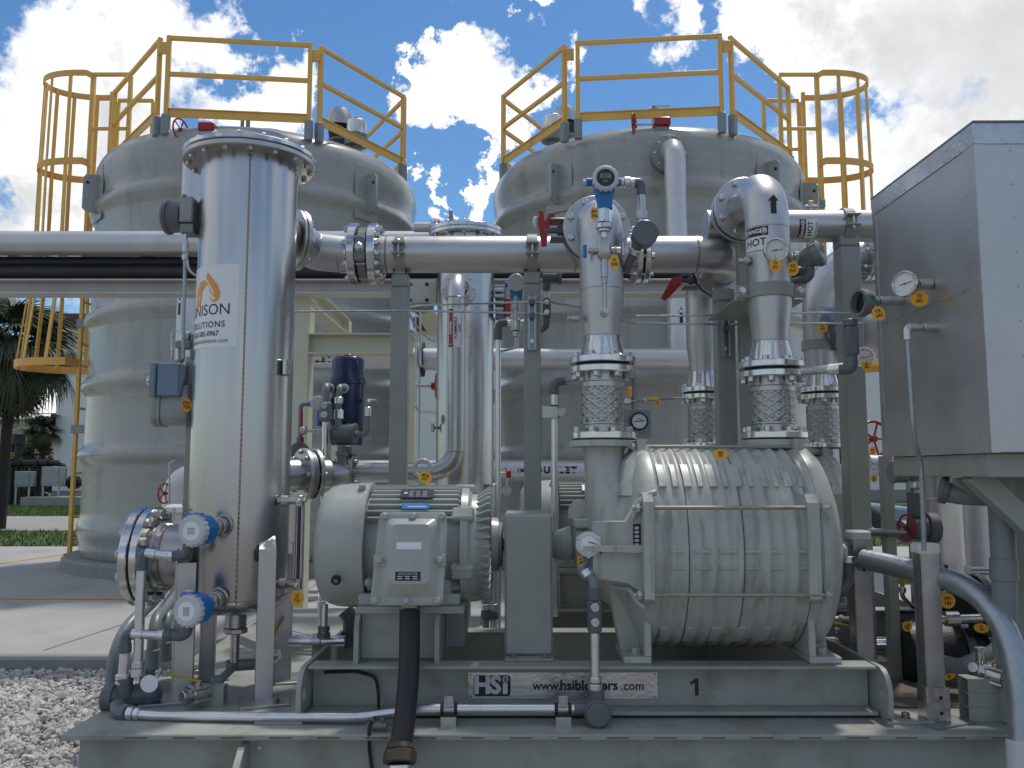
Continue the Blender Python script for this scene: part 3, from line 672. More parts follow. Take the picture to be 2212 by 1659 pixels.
# ================================================================== TANKS
TY = 12.42; TR = 2.23; TXL, TXR = -3.69, 1.98
def tank(cx, rot, label, seed):
    t = thing('storage_tank', label, 'tank', (cx, TY, ZS))
    prof = [(0,0)]
    def rib(z, h=.075, w=.16): return [(z-w*1.1, 0), (z-w*.85, h*.08), (z-w*.55, h*.45), (z-w*.3, h*.88), (z, h), (z+w*.3, h*.88), (z+w*.55, h*.45), (z+w*.85, h*.08), (z+w*1.1, 0)]
    pts = [(.27, .0)]
    zs = [(.62,.045,.2),(1.57,.075,.15),(2.47,.075,.15),(3.35,.075,.15),(4.12,.07,.15),(4.84,.075,.16)]
    for z, h, w_ in zs: pts += [(a, TR+q) for a, q in rib(z, h, w_)]
    prof = [(.27, 0), (.27, TR-.03), (.33, TR)]+pts[1:]+[(5.1,TR),(5.2,TR+.02),(5.3,TR+.03),(5.42,TR+.02),(5.52,TR-.02),(5.60,TR-.09),(5.67,TR-.2),(5.76,TR-.42),(5.91,TR-.87),(6.04,TR-1.4),(6.12,0)]
    prof = [(z-ZS, r) for z, r in prof]
    MB().lathe((cx, TY, ZS), Z1, prof, 96).build('shell', 'tank', t, ang=50)
    MB().lathe((cx, TY, ZS), Z1, [(-.02,0),(-.02,TR+.2),(.14,TR+.2),(.165,TR+.17),(.165,0)], 72).build('base_plinth', 'kerb', t)
    for a in (-52, 22, 52) if seed == 0 else (-38, 34, 62):
        th = R_(a)+rot; d = V3(math.sin(th), -math.cos(th), 0); s = V3(math.cos(th), math.sin(th), 0)
        c = V3(cx, TY, 0)+d*(TR+.06)
        MB().obox(c+Z1*5.0-d*.045, (d, s, Z1), (.012, .2, .36), .008).build('lug_pad', 'tank', t)
        lug = MB(); poly = [(0,-.25),(.16,-.22),(.19,-.19),(.19,.22),(.16,.26),(0,.28)]
        lug.prism(poly, c+Z1*4.98-d*.04-s*.018, d, Z1, -.036 if (d.cross(Z1)).dot(s) < 0 else .036)
        lg = lug.build('lifting_lug', 'tank', t)
        MB().cyl(c+d*.1+Z1*5.13-s*.021, c+d*.1+Z1*5.13+s*.021, .022, 12, ch=0).build('lug_hole', 'black', lg)
    # manway on the dome, vent
    MB().cyl((cx+.2, TY-.4, 6.02), (cx+.2, TY-.4, 6.17), .36, 32).build('manway', 'tank', t)
    MB().tube([(cx+.05, TY-1.0, 5.9), (cx+.05, TY-1.0, 6.22)], .03, 8).obox((cx+.1, TY-1.0, 6.24), (X1,Y1,Z1), (.12,.015,.015)).build('vent_valve', 'iron', t)
    return t
tl = tank(TXL, .0, 'grey ribbed fibreglass storage tank on the left behind the steel vessel', 0)
tr = tank(TXR, .0, 'grey ribbed fibreglass storage tank on the right behind the blower pipes', 1)
def rail_panel(t, a, b_, zt, zb, m='yellow', sp=.055):
    """one guardrail panel between two plan points: two posts, top rail, mid rail, toe board"""
    a, b_ = Vector(a), Vector(b_); d = (b_-a).normalized(); nrm = V3(-d.y, d.x, 0); a = a+d*.05; b_ = b_-d*.05
    for p in (a, b_):
        MB().obox(V3(p.x, p.y, (zt+zb)/2), (d, nrm, Z1), (sp/2, sp/2, (zt-zb)/2), .004).build('post', m, t)
        ft = MB().obox(V3(p.x, p.y, zb-.09), (d, nrm, Z1), (.05, .045, .13), .012).build('post_foot', 'bracket', t)
    L = (b_-a).length/2; mid = (a+b_)/2
    for z, nm in ((zt-.028, 'top_rail'), (zt-.5, 'mid_rail')):
        MB().obox(V3(mid.x, mid.y, z)-nrm*.0, (d, nrm, Z1), (L-sp/2-.001, sp/2-.003, .026), .004).build(nm, m, t)
    MB().obox(V3(mid.x, mid.y, zb+.065), (d, nrm, Z1), (L-sp/2-.001, .008, .055), .003).obox(V3(mid.x, mid.y, zb+.117)-nrm*.012, (d, nrm, Z1), (L-sp/2-.002, .012, .006), 0).build('toe_board', m, t)
ZT, ZB = 6.81, 5.74
gl = thing('guardrail', 'yellow guardrail panels round the top of the left tank', 'railing', (TXL, TY, ZB), 'guardrails on the tank tops')
P2 = lambda u, Y, v=150: (PX(u, v, Y), Y, 0)
VL = [P2(247, 11.9, 190), P2(349, 10.32, 85), P2(357, 10.3, 80), P2(680, 10.5, 90), P2(688, 10.52, 95), P2(876, 12.05, 212)]
for i in (0, 2, 4): rail_panel(gl, VL[i], VL[i+1], ZT, ZB)
rail_panel(gl, VL[5], (VL[5][0]-1.0, 13.85, 0), ZT, ZB)
rail_panel(gl, (VL[0][0]+.9, 13.6, 0), (VL[5][0]-1.15, 14.1, 0), ZT, ZB)
gr = thing('guardrail', 'yellow guardrail panels round the top of the right tank', 'railing', (TXR, TY, ZB), 'guardrails on the tank tops')
VR = [P2(1084, 12.05, 210), P2(1223, 10.5, 92), P2(1239, 10.45, 85), P2(1563, 10.25, 68), P2(1574, 10.28, 72), P2(1704, 11.75, 170)]
for i in (0, 2, 4): rail_panel(gr, VR[i], VR[i+1], ZT, ZB)
rail_panel(gr, (VR[0][0]+1.0, 13.85, 0), VR[0], ZT, ZB)
rail_panel(gr, (VR[0][0]+1.15, 14.1, 0), (VR[5][0]-.9, 13.6, 0), ZT, ZB)
for t, a, b_ in ((gl, VL[1], VL[2]), (gl, VL[3], VL[4]), (gr, VR[1], VR[2]), (gr, VR[3], VR[4])):
    m_ = (Vector(a)+Vector(b_))/2; MB().obox(V3(m_.x, m_.y, ZT-.16), (X1, Y1, Z1), (.05, .02, .075), .004).build('link_plate', 'yellow', t)
# relief vents on the domes
def vent(x, y, z, s, tall, label):
    t = thing('relief_vent', label, 'vent', (x, y, z), 'relief vents on the tank tops')
    MB().cyl((x, y, z-.3), (x, y, z+.1*s), .09*s, 16).ring((x, y, z+.08*s), Z1, .03*s, .2*s, .05*s, 24).build('neck', 'iron', t)
    if tall:
        MB().cyl((x, y, z+.1*s), (x, y, z+.36*s), .17*s, 24, r1=.2*s).build('valve_body', 'rubber', t)
        MB().lathe((x, y, z+.34*s), Z1, [(0,.24*s),(.04*s,.24*s),(.2*s,.215*s),(.3*s,.17*s),(.3*s,0)], 28).build('hood', 'steel', t)
        MB().cyl((x, y, z+.64*s), (x, y, z+.72*s), .02*s, 8).build('finial', 'iron', t)
    else:
        MB().cyl((x, y, z+.1*s), (x, y, z+.28*s), .2*s, 24).build('valve_body', 'iron', t)
        MB().cyl((x, y, z+.26*s), (x, y, z+.52*s), .17*s, 24).build('hood', 'alu', t)
        MB().cyl((x, y, z+.52*s), (x, y, z+.6*s), .03*s, 8).build('finial', 'iron', t)
p = P(733, 318, 11.9); vent(p.x, p.y, p.z, .85, True, 'relief vent with rounded steel hood and black body on the left tank')
p = P(769, 326, 11.7); vent(p.x, p.y, p.z, .82, False, 'squat relief vent with flat silver cap beside the rounded hood on the left tank')
p = P(1194, 316, 11.7); vent(p.x, p.y, p.z, .82, False, 'squat relief vent with flat silver cap behind the right tank guardrail')
p = P(1222, 306, 12.3); vent(p.x, p.y, p.z, .8, True, 'rounded relief vent mostly hidden by the right tank guardrail post')
# small valves on the dome tops
for u, v, lb in ((524, 252, 'small vent valve standing on top of the left tank'), (1412, 238, 'small ball valve with lever on top of the right tank')):
    p = P(u, v, 11.4); t = thing('vent_valve', lb, 'valve', p)
    MB().cyl(p-Z1*.5, p+Z1*.05, .025, 10).cyl(p+Z1*.0-X1*.06, p+X1*.06, .035, 12).build('body', 'iron', t)
    MB().obox(p+V3(.1,0,.06), (X1,Y1,Z1), (.13,.02,.008)).build('lever', 'bolt', t)
# ------------------------------------------------------------------ caged ladders
def ladder(sx, X, label):
    t = thing('caged_ladder', label, 'ladder', (X, 12.4, ZS), 'caged ladders on the tank sides')
    ya, yb = 12.08, 12.66; zt = 7.15
    for y in (ya, yb): MB().box(X-.025, X+.025, y-.03, y+.03, ZS+.12, zt, .005).build('side_rail', 'yellow', t)
    MB().box(X-.06, X+.06, ya-.05, ya+.05, ZS+.004, ZS+.13, .005).build('foot', 'rubber', t)
    MB().box(X-.06, X+.06, yb-.05, yb+.05, ZS+.004, ZS+.13, .005).build('foot', 'rubber', t)
    z = .42
    while z < 5.7: MB().cyl((X, ya+.03, z), (X, yb-.03, z), .02, 8, ch=0).build('rung', 'yellow', t); z += .305
    def hoop(z, dep, wid, hh, m):
        b = MB(); n = 18; vs = []
        for i in range(n+1):
            th = PI*i/n; y = 12.37-math.cos(th)*wid; x = X+sx*(dep*math.sin(th)**.75)
            vs.append((x, y))
        pr = [(X, 12.055), (X+sx*.05, 12.37-wid+.01)]+vs[1:-1]+[(X+sx*.05, 12.37+wid-.01), (X, 12.685)]
        ring = []
        for i, (x, y) in enumerate(pr):
            a = Vector(pr[max(i-1,0)]); c = Vector(pr[min(i+1,len(pr)-1)]); tg = (c-a).normalized(); nr = V3(-tg.y, tg.x, 0)*.006
            ring.append([V3(x,y,z-hh/2)-nr, V3(x,y,z-hh/2)+nr, V3(x,y,z+hh/2)+nr, V3(x,y,z+hh/2)-nr])
        b.loft(ring); b.build('hoop', m, t)
        return pr
    H = [(7.12,.86,.43,.09),(5.80,.88,.43,.1),(4.35,.88,.43,.1),(2.88,1.02,.6,.11)]
    for i, (z, d_, w_, hh) in enumerate(H): hoop(z, d_, w_, hh, 'orange')
    for k in range(7):
        th = PI*(k+.5)/7 if True else 0
        pts = []
        for (z, d_, w_, hh) in H[::-1]:
            th2 = PI*(k+.55)/7.1
            pts.append(V3(X+sx*(d_*math.sin(th2)**.75-.016), 12.37-math.cos(th2)*(w_-.012), z))
        pts[0].z -= .04; pts[-1].z += .04
        b = MB(); ring = []
        for p in pts:
            d = V3(sx*math.sin(th2), -math.cos(th2), 0); s = V3(d.y, -d.x, 0)
            ring.append([p-s*.027-d*.009, p+s*.027-d*.009, p+s*.027+d*.009, p-s*.027+d*.009])
        b.loft(ring); b.build('cage_bar', 'yellow', t)
    # walk-through grab frames at the top
    for y, zz in ((ya-.02, zt+.02), (yb+.2, zt-.02)):
        x2 = X-sx*.55; g = MB()
        g.box(min(X,x2), max(X,x2), y-.025, y+.025, zz-.05, zz, .004); g.box(x2-.028, x2+.028, y-.027, y+.027, 5.5, zz-.051, .004)
        g.box(min(X,x2), max(X,x2), y-.02, y+.02, 6.3, 6.345, .004)
        g.box(X-.03, X+.03, y-.024, y+.024, 5.75, zz-.051, .004)
        g.build('grab_frame', 'yellow', t)
    # stand-off brackets
    for z in (1.95, 3.45, 5.2):
        for y in (ya, yb):
            xw = TXL if sx < 0 else TXR; xw = xw+sx*math.sqrt(TR**2-(y-TY)**2)
            MB().box(min(X,xw)-.05, max(X,xw)+.05, y-.05 if y == ya else y+.032, y-.031 if y == ya else y+.05, z-.06, z+.06, .004).build('standoff', 'bracket', t)
    return t
ladder(-1, PX(180, 647, 12.1), 'yellow caged ladder up the left side of the left tank')
ladder(1, PX(1768, 330, 12.1), 'yellow caged ladder up the right side of the right tank')
# ------------------------------------------------------------------ tank feed pipes
def feed(u, vtop, vbot, Y, label, uw, arrow_v, weld=True, bend_dir=1):
    zt = PZ(vtop, Y); x = PX(u, 600, Y); t = thing('tank_feed_pipe', label, 'pipe', (x, Y, PZ(vbot, Y)), 'white feed pipes down the tank fronts')
    MB().tube([(x, Y+.52, zt-.14), (x, Y, zt-.14), (x, Y, PZ(vbot, Y))], .125, 20, bend=.24).build('pipe', 'silver', t)
    f = flange(t, (x, Y+.3, zt-.14), (0,1,0), .23, .035, m='bracket'); MB().cyl((x, Y+.336, zt-.14), (x, Y+.36, zt-.14), .22, 28).build('gasket', 'rubber', t)
    bolts(f, (x, Y+.3, zt-.14), (0,-1,0), .185, 8, .017, .0)
    MB().cyl((x, Y+.36, zt-.14), (x, Y+.75, zt-.14), .22, 24).build('valve_body', 'iron', t)
    return t, x, zt
t1, x1, z1 = feed(409, 297, 779, 9.75, 'white feed pipe behind the tall vessel on the left tank', 45, 660)
t2, x2, z2 = feed(1463, 285, 760, 9.75, 'white feed pipe with black arrow down the front of the right tank', 47, 680)
def arrow(parent, fn, w_, h_, name='arrow'):
    pts = [(-w_*.25,-h_/2),(w_*.25,-h_/2),(w_*.25,h_*.18),(w_*.5,h_*.18),(0,h_/2),(-w_*.5,h_*.18),(-w_*.25,h_*.18)]
    b = MB(); n = len(pts); b.add([fn(*p) for p in pts], [(0,1,2,6),(5,6,2,3),(5,3,4)]); return b.build(name, 'black', parent, smooth=False, fix=False)
z_ = PZ(681, 9.6); arrow(t2, cyl_fn((x2, 9.75), .125, .1, z_), .08, .2)
z_ = PZ(660, 9.6); arrow(t1, cyl_fn((x1, 9.75), .125, -.5, z_), .08, .2)
for (t, x, zt, lb) in ((t1, x1, z1, 'red handwheel and gearbox on top of the feed pipe elbow of the left tank'), (t2, x2, z2, 'red handwheel and gearbox on top of the feed pipe elbow of the right tank')):
    g = thing('valve_operator', lb, 'valve operator', (x, 10.25, zt), 'red gear operators at the tank tops')
    c = V3(x-.05, 10.3, zt+.3)
    MB().cyl(c-Z1*.28, c-Z1*.05, .06, 12).box(c.x-.09, c.x+.09, c.y-.06, c.y+.06, c.z-.17, c.z-.02, .01).build('bonnet', 'iron', g)
    MB().box(c.x-.1, c.x+.1, c.y-.09, c.y+.09, c.z-.02, c.z+.09, .015).build('gearbox', 'red', g)
    MB().cyl(c-X1*.1+Z1*.02, c-X1*.35+Z1*.02, .013, 8).build('shaft', 'bolt', g)
    handwheel(g, c-X1*.34+Z1*.02, (1, -.35, 0), .135)
# ================================================================== MIDDLE GROUND PIPES
# pipe rack across the back of the skid
YR = 6.9
def hpipe(name, label, cat, x0, x1, y, z, r, m, grp=None):
    return solo(MB().cyl((x0, y, z), (x1, y, z), r, 32), name, m, label, cat, grp, loc=((x0+x1)/2, y, z))
zr = PZ(526, YR)
hpipe('rack_pipe', 'long silver pipe along the top of the rack, running out at left', 'pipe', -6.5, PX(1075, 505, YR), YR, zr, .101, 'silver')
def wrapped(label, x0, x1, y, z, r):
    b = MB(); n = int((x1-x0)/.12); rn = random.Random(int(z*100))
    pr = []
    for i in range(n):
        t = (x1-x0)*i/n; rr = r*(1+rn.uniform(-.03,.03)); pr += [(t, rr*1.02), (t+(x1-x0)/n*.93, rr)]
    b.lathe((x0, y, z), X1, [(0,0)]+pr+[(x1-x0,0)], 24)
    return solo(b, 'insulated_pipe', 'insul', label, 'pipe', 'black wrapped pipes on the rack', loc=((x0+x1)/2, y, z))
wrapped('upper black wrapped pipe on the rack just below the silver pipe', -6.6, 4.9, YR+.1, PZ(567, YR+.1), .052)
wrapped('lower black wrapped pipe lying on the beige rack beam', -6.6, 4.9, YR+.02, PZ(588, YR), .055)
zb0, zb1 = PZ(635, YR-.06), PZ(603, YR-.06)
b = MB(); b.box(-6.7, 4.9, YR-.08, YR+.1, zb1-.014, zb1, .002); b.box(-6.7, 4.9, YR-.08, YR+.1, zb0, zb0+.014, .002); b.box(-6.7, 4.9, YR+.005, YR+.017, zb0+.0142, zb1-.0142, 0)
rb = thing('rack_beam', 'long beige steel beam carrying the black wrapped pipes', 'beam', (-1, YR, zb0))
b.build('beam', 'beige', rb)
# cream support frame of the rack
fr = thing('pipe_support', 'cream steel frame of columns and beams holding up the pipe rack', 'steel frame', (PX(660, 900, 7.1), 7.1, ZS))
def hcol(b, x, y, w_, d_, z0, z1):
    b.box(x-w_/2, x+w_/2, y-d_/2, y-d_/2+.01, z0, z1, 0); b.box(x-w_/2, x+w_/2, y+d_/2-.01, y+d_/2, z0, z1, 0); b.box(x-.005, x+.005, y-d_/2+.0102, y+d_/2-.0102, z0, z1, 0)
Yf = 7.1; xc1 = PX(646, 800, Yf); ztop = zb0-.012
b = MB(); b.box(xc1-.105, xc1+.095, Yf-.1, Yf-.088, ZS, ztop, 0); b.box(xc1-.105, xc1+.095, Yf+.088, Yf+.1, ZS, ztop, 0); b.box(xc1-.11, xc1+.1, Yf-.0878, Yf+.0878, ZS, ztop, 0)
b.build('column', 'cream', fr)
xc2 = PX(893, 800, Yf)
b = MB(); z0, z1 = PZ(768, Yf), PZ(724, Yf); b.box(xc1+.096, xc2, Yf-.12, Yf+.06, z1-.012, z1, 0); b.box(xc1+.096, xc2, Yf-.12, Yf+.06, z0, z0+.012, 0); b.box(xc1+.097, xc2, Yf-.03, Yf-.018, z0+.0122, z1-.0122, 0)
b.build('cross_beam', 'cream', fr)
b = MB(); xw = -1.79; b.box(xw-.09, xw+.09, Yf+.11, 8.9, zb0-.006, zb0+.006, 0); b.box(xw-.005, xw+.005, Yf+.11, 8.9, zb0+.0062, zb0+.15, 0); b.box(xw-.09, xw+.09, Yf+.11, 8.9, zb0+.1502, zb0+.16, 0); b.build('long_beam', 'cream', fr)
b = MB(); xw2 = PX(905, 690, 7.1); b.box(xw2-.09, xw2+.09, Yf+.11, 8.9, zb0-.006, zb0+.006, 0); b.box(xw2-.005, xw2+.005, Yf+.11, 8.9, zb0+.0062, zb0+.15, 0); b.build('long_beam', 'cream', fr)
MB().box(xw-.08, xw+.08, 8.905, 9.05, ZS, zb0+.16, 0).build('column', 'cream', fr)
b = MB(); b.box(xc1-.12, xc1+.11, Yf-.14, Yf+.108, ztop+.0002, ztop+.0115, 0); b.build('cap_plate', 'cream', fr)
b = MB(); b.box(xc2-.08, xc2+.02, Yf-.06, Yf+.06, ZS, z0-.0005, 0); b.build('column', 'cream', fr)
# white bolted plate with spring hanger under the rack
hp = thing('hanger_plate', 'white bolted plate under the rack beam between the posts', 'bracket', (PX(912, 630, 6.7), 6.7, PZ(660, 6.7)))
x0, x1 = PX(880, 630, 6.7), PX(944, 630, 6.7)
f_ = MB().box(x0, x1, 6.68, 6.7, PZ(659, 6.7), PZ(606, 6.7), .004).build('plate', 'beige', hp)
MB().box(x1+.002, x1+.02, 6.62, 6.78, PZ(660, 6.7), PZ(604, 6.7), .002).build('edge_plate', 'weld', hp)
for u in (886, 922):
    for v in (614, 648): inst(('bolt', .013, .02, 'black'), lambda: bolt_mb(.013, .02), 'bolt', 'black', f_, P(u, v, 6.68), (0,-1,0))
xm = PX(905, 660, 6.75); z_ = PZ(660, 6.75)
MB().lathe((xm, 6.75, z_), -Z1, [(0,0),(0,.12),(.02,.12),(.05,.06),(.07,.02),(.07,0)], 20).build('spring_cap', 'iron', hp)
# instrument tubes dropping from the plate
def tubing(label, pts, r=.006, m='bolt', bend=.04, grp='thin steel instrument tubes'):
    return solo(MB().tube(pts, r, 8, bend=bend), 'instrument_tube', m, label, 'tube', grp, loc=pts[0])
# feed headers along the tank fronts
YH = 9.62
def header(name, label, u0, u1, v0, v1, txt, tu, au, aflip, Y=YH):
    z = PZ((v0+v1)/2, Y); x0, x1 = PX(u0, v0, Y), PX(u1, v0, Y)
    t = thing(name, label, 'pipe', ((x0+x1)/2, Y, z)); MB().tube([(x0, Y+.15 if txt else Y+.8, z), (x0, Y, z), (x1, Y, z), (x1, Y+.15 if txt else Y+.8, z)], .125, 28, bend=.2).build('pipe', 'silver', t); return t, z
ti, zi = header('inlet_header', 'white horizontal pipe stencilled INLET across the tank fronts', 407, 1560, 752, 800, 'joined', 0, 0, 0)
def hcyl_fn(y, z, r, x0, al=0., lift=.002):
    return lambda a, b: V3(x0+a, y-(r+lift)*math.cos(al+b/r), z+(r+lift)*math.sin(al+b/r))
def stencil(parent, s, x, y, z, r, size, al):
    o = text('stencil', s, size, 'black', parent, hcyl_fn(y, z, r, x, al), bold=.006, sp=1.35); return o
stencil(ti, 'INLET', PX(690, 776, YH), YH, zi, .125, .1, -.12)
f1 = flange(ti, (PX(905, 775, YH), YH, zi), X1, .2, .035, m='bracket'); MB().cyl((PX(905, 775, YH)+.036, YH, zi), (PX(905, 775, YH)+.06, YH, zi), .2, 28).build('gasket', 'rubber', ti)
bolts(f1, (PX(905, 775, YH)+.0, YH, zi), (-1,0,0), .165, 8, .015, 0); bolts(f1, (PX(905, 775, YH)+.036, YH, zi), X1, .165, 8, .015, 0)
to, zo = header('outlet_header', 'white horizontal pipe stencilled OUTLET behind the motors', 520, 1480, 995, 1042, '', 0, 0, 0)
stencil(to, 'OUTLET', PX(1199, 1017, YH), YH, zo, .125, .1, .1)
fn0 = hcyl_fn(YH, zo, .125, PX(1128, 1017, YH), .1); arrow(to, lambda x, y: fn0(-y, x), .07, .12)
xv = PX(894, 880, 9.5)
solo(MB().cyl((xv, 9.5, PZ(1010, 9.5)), (xv, 9.5, PZ(778, 9.5)), .07, 20), 'drop_pipe', 'silver', 'narrow white vertical pipe between the two headers behind the first post', 'pipe')
# red valve on the inlet line half hidden by the second vessel
hv = thing('gate_valve', 'red handwheel on a long stem poking out behind the second vessel', 'valve', P(940, 835, 7.4))
MB().cyl(P(900, 834, 7.4), P(934, 834, 7.4), .011, 8).build('stem', 'bolt', hv); p = P(939, 834, 7.4)
MB().lathe(p-X1*.03, X1, [(0,0),(0,.03),(.03,.035),(.04,.11),(.08,.15),(.1,.15),(.1,0)], 20).build('handwheel', 'red', hv)
# ------------------------------------------------------------------ second stainless vessel
Y2 = 6.0; xv2 = PX(1005, 800, Y2); RV2 = .2
v2 = thing('stainless_vessel', 'stainless column vessel with flanged lid behind the header between the posts', 'vessel', (xv2, Y2, .35))
zt2 = PZ(498, Y2)
MB().cyl((xv2, Y2, .5), (xv2, Y2, zt2-.06), RV2, 48).build('shell', 'vessel', v2)
f1 = flange(v2, (xv2, Y2, zt2-.06), Z1, .265, .028, ri=.1, n=48); MB().cyl((xv2, Y2, zt2-.0315), (xv2, Y2, zt2), .265, 48).build('lid', 'polish', v2)
bolts(f1, (xv2, Y2, zt2+.001), Z1, .235, 12, .013, .062)
MB().obox((xv2-.1, Y2-.1, zt2+.05), (X1,Y1,Z1), (.012,.06,.05), .004).build('lifting_eye', 'tint', v2)
c = V3(xv2-.17, Y2+.12, zt2+.0)
j = thing('nozzle_flange', 'small flanged pipe joint behind the lid of the second vessel', 'flange', P(945, 492, 6.75))
p = P(948, 491, 6.75); flange(j, p-X1*.05, X1, .07, .02); flange(j, p-X1*.022, X1, .07, .02); bolts(j, p-X1*.002, X1, .055, 6, .01, .048)
MB().cyl(p-X1*.04-Z1*.0, p-X1*.2, .04, 16).build('pipe', 'silver', j)
for i, (dx, dy) in enumerate(((-.15,-.15),(.15,-.15),(.15,.15),(-.15,.15))):
    MB().box(xv2+dx-.025, xv2+dx+.025, Y2+dy-.025, Y2+dy+.025, .352, .8, .004).build('leg', 'steel', v2)
# inlet pipe with the FLAMMABLE GAS sign
Yg = 5.45; xg = PX(984, 800, Yg); rg = .057; zg0 = PZ(1019, Yg); zgt = PZ(600, Yg)
gp = thing('gas_pipe', 'stainless pipe with FLAMMABLE GAS label, dropping past the second vessel and turning left', 'pipe', (xg, Yg, zg0))
xg0 = PX(660, 1020, Yg)
MB().tube([(xg+.0, Y2-.19, zgt), (xg, Yg, zgt), (xg, Yg, zg0), (xg0, Yg, zg0)], rg, 24, bend=.15, seg=10).build('pipe', 'sand', gp)
for v in (645, 977): MB().ring((xg, Yg, PZ(v, Yg)), Z1, .008, rg+.003, rg-.01, 24).build('weld_bead', 'tint', gp)
f1 = flange(gp, (xg+.0, Y2-.235, zgt), Y1, .125, .02, m='steel'); bolts(f1, (xg, Y2-.235, zgt), (0,-1,0), .1, 8, .012, 0)
MB().tube([(xg+.06, Yg, zg0-.2), (xg+.06, Yg-.0, .36)], .045, 16).build('lower_pipe', 'sand', gp)
lab = cyl_fn((xg, Yg), rg, -.05, PZ(712, Yg), .0015, PI/2)
def danger(parent, fn, w_, h_, word, size, small=True):
    """DANGER label: w_ along text, h_ across; fn maps the label plane"""
    fl = lambda l: (lambda x, y: fn(x, y, l))
    s = patch(fl(.001), w_, h_, 6, 6).build('danger_label', 'sign', parent, smooth=False, fix=False)
    hb = h_*.36
    patch(lambda x, y: fn(x, y+h_/2-hb/2, .0016), w_*.98, hb, 8, 4).build('label_head', 'black', s, smooth=False, fix=False)
    el = rrect(w_*.9, hb*.8, hb*.39, 6)
    b = MB(); b.add([fn(0, h_/2-hb/2, .0026)]+[fn(x, y+h_/2-hb/2, .0026) for x, y in el], [(0, i+1, (i+1) % len(el)+1) for i in range(len(el))]); b.build('label_oval_rim', 'sign', s, smooth=False, fix=False)
    el = rrect(w_*.86, hb*.7, hb*.34, 6)
    b = MB(); b.add([fn(0, h_/2-hb/2, .0032)]+[fn(x, y+h_/2-hb/2, .0032) for x, y in el], [(0, i+1, (i+1) % len(el)+1) for i in range(len(el))]); b.build('label_oval', 'redprint', s, smooth=False, fix=False)
    text('label_text', 'DANGER', hb*.62, 'sign', s, lambda x, y: fn(x, y+h_/2-hb/2, .004), bold=.0008)
    for i, wd in enumerate(word):
        text('label_text', wd, size, 'black', s, lambda x, y, i=i: fn(x, y+h_*.5-hb-size*(.62+.92*i), .002), bold=size*.012)
    if small:
        k = MB()
        for i in range(11): k.add([fn(-w_*.42+w_*.076*i+a, -h_*.44+q, .002) for a, q in ((0,0),(w_*.055,0),(w_*.055,h_*.035),(0,h_*.035))], [(0,1,2,3)])
        k.build('small_print', 'black', s, smooth=False, fix=False)
    return s
def cylrot(c, R, th0, z0, rot=0.):
    def fn(x, y, l=.0015):
        x2, y2 = x*math.cos(rot)-y*math.sin(rot), x*math.sin(rot)+y*math.cos(rot)
        th = th0+x2/R; return V3(c[0]+(R+l)*math.sin(th), c[1]-(R+l)*math.cos(th), z0+y2)
    return fn
danger(gp, cylrot((xg, Yg), rg, .0, PZ(711, Yg), PI/2), .25, .15*.62, ['FLAMMABLE', 'GAS'], .026)
# ------------------------------------------------------------------ actuator valve between vessel and gas pipe
av = thing('actuated_valve', 'wafer valve between steel flanges topped by a navy blue electric actuator', 'valve', (PX(745, 1020, Yg), Yg, zg0))
xa_ = PX(748, 1020, Yg)
for s_ in (-1, 1):
    f1 = flange(av, (xa_+s_*.028, Yg, zg0), (s_,0,0), .115, .022, m='steel'); bolts(f1, (xa_+s_*.05, Yg, zg0), (s_,0,0), .093, 8, .011, .0)
MB().cyl((xa_-.026, Yg, zg0), (xa_+.026, Yg, zg0), .1, 28).cyl((xa_, Yg, zg0+.09), (xa_, Yg, PZ(965, Yg)), .03, 16).build('valve_body', 'iron', av)
zA0, zA1, zA2 = PZ(962, Yg), PZ(825, Yg), PZ(772, Yg)
MB().loft([[V3(xa_+x, Yg+y, z) for x, y in rrect(.2*s_, .2*s_, .06)] for z, s_ in ((zA0, .92), (zA0+.015, 1), (zA1-.02, 1), (zA1-.018, 1.1), (zA1+.004, 1.1))]).build('actuator_base', 'navy', av)
MB().loft([[V3(xa_+x, Yg+y, z) for x, y in rrect(.2*s_, .2*s_, .075)] for z, s_ in ((zA1+.005, 1.1), (zA1+.02, 1.1), (zA1+.024, 1.0), (zA2-.025, .99), (zA2-.008, .93), (zA2, .84))]).build('actuator_cover', 'navy', av)
MB().cyl((xa_, Yg, zA2+.001), (xa_, Yg, zA2+.016), .032, 20).build('indicator', 'red', av)
for dx, v in ((-.09, 843), (.0, 843)): MB().cyl((xa_+dx, Yg-.095, PZ(v, Yg)), (xa_+dx, Yg-.125, PZ(v, Yg)), .03, 16).build('conduit_hub', 'alu', av)
for dx, v in ((.03, 922), (.07, 922)): MB().cyl((xa_+dx, Yg-.095, PZ(v, Yg)), (xa_+dx, Yg-.125, PZ(v, Yg)), .017, 12).build('conduit_plug', 'iron', av)
# grey junction box and its conduit in front of the actuator
Yj = 5.2
jb = thing('junction_box', 'grey round junction box hung with conduit in front of the navy actuator', 'junction box', P(742, 940, Yj))
p = P(742, 938, Yj); MB().cyl(p-X1*.06+Y1*.02, p+X1*.075-Y1*.03, .058, 24).cyl(p+X1*.05-Y1*.026, p+X1*.08-Y1*.032, .062, 24).build('box', 'pvc', jb)
pa = P(724, 843, 5.32); q = P(742, 850, Yj)
MB().tube([V3(xa_, Yg-.12, PZ(843, Yg)), V3(xa_-.005, Yj, PZ(843, Yg)), V3(xa_-.005, Yj, PZ(920, Yj))], .019, 12, bend=.035).build('conduit', 'iron', jb)
MB().cyl((xa_-.005, Yj, PZ(905, Yj)), (xa_-.005, Yj, PZ(885, Yj)), .028, 8).cyl((xa_-.005, Yj, PZ(872, Yj)), (xa_-.005, Yj, PZ(858, Yj)), .026, 12).build('union', 'alu', jb)
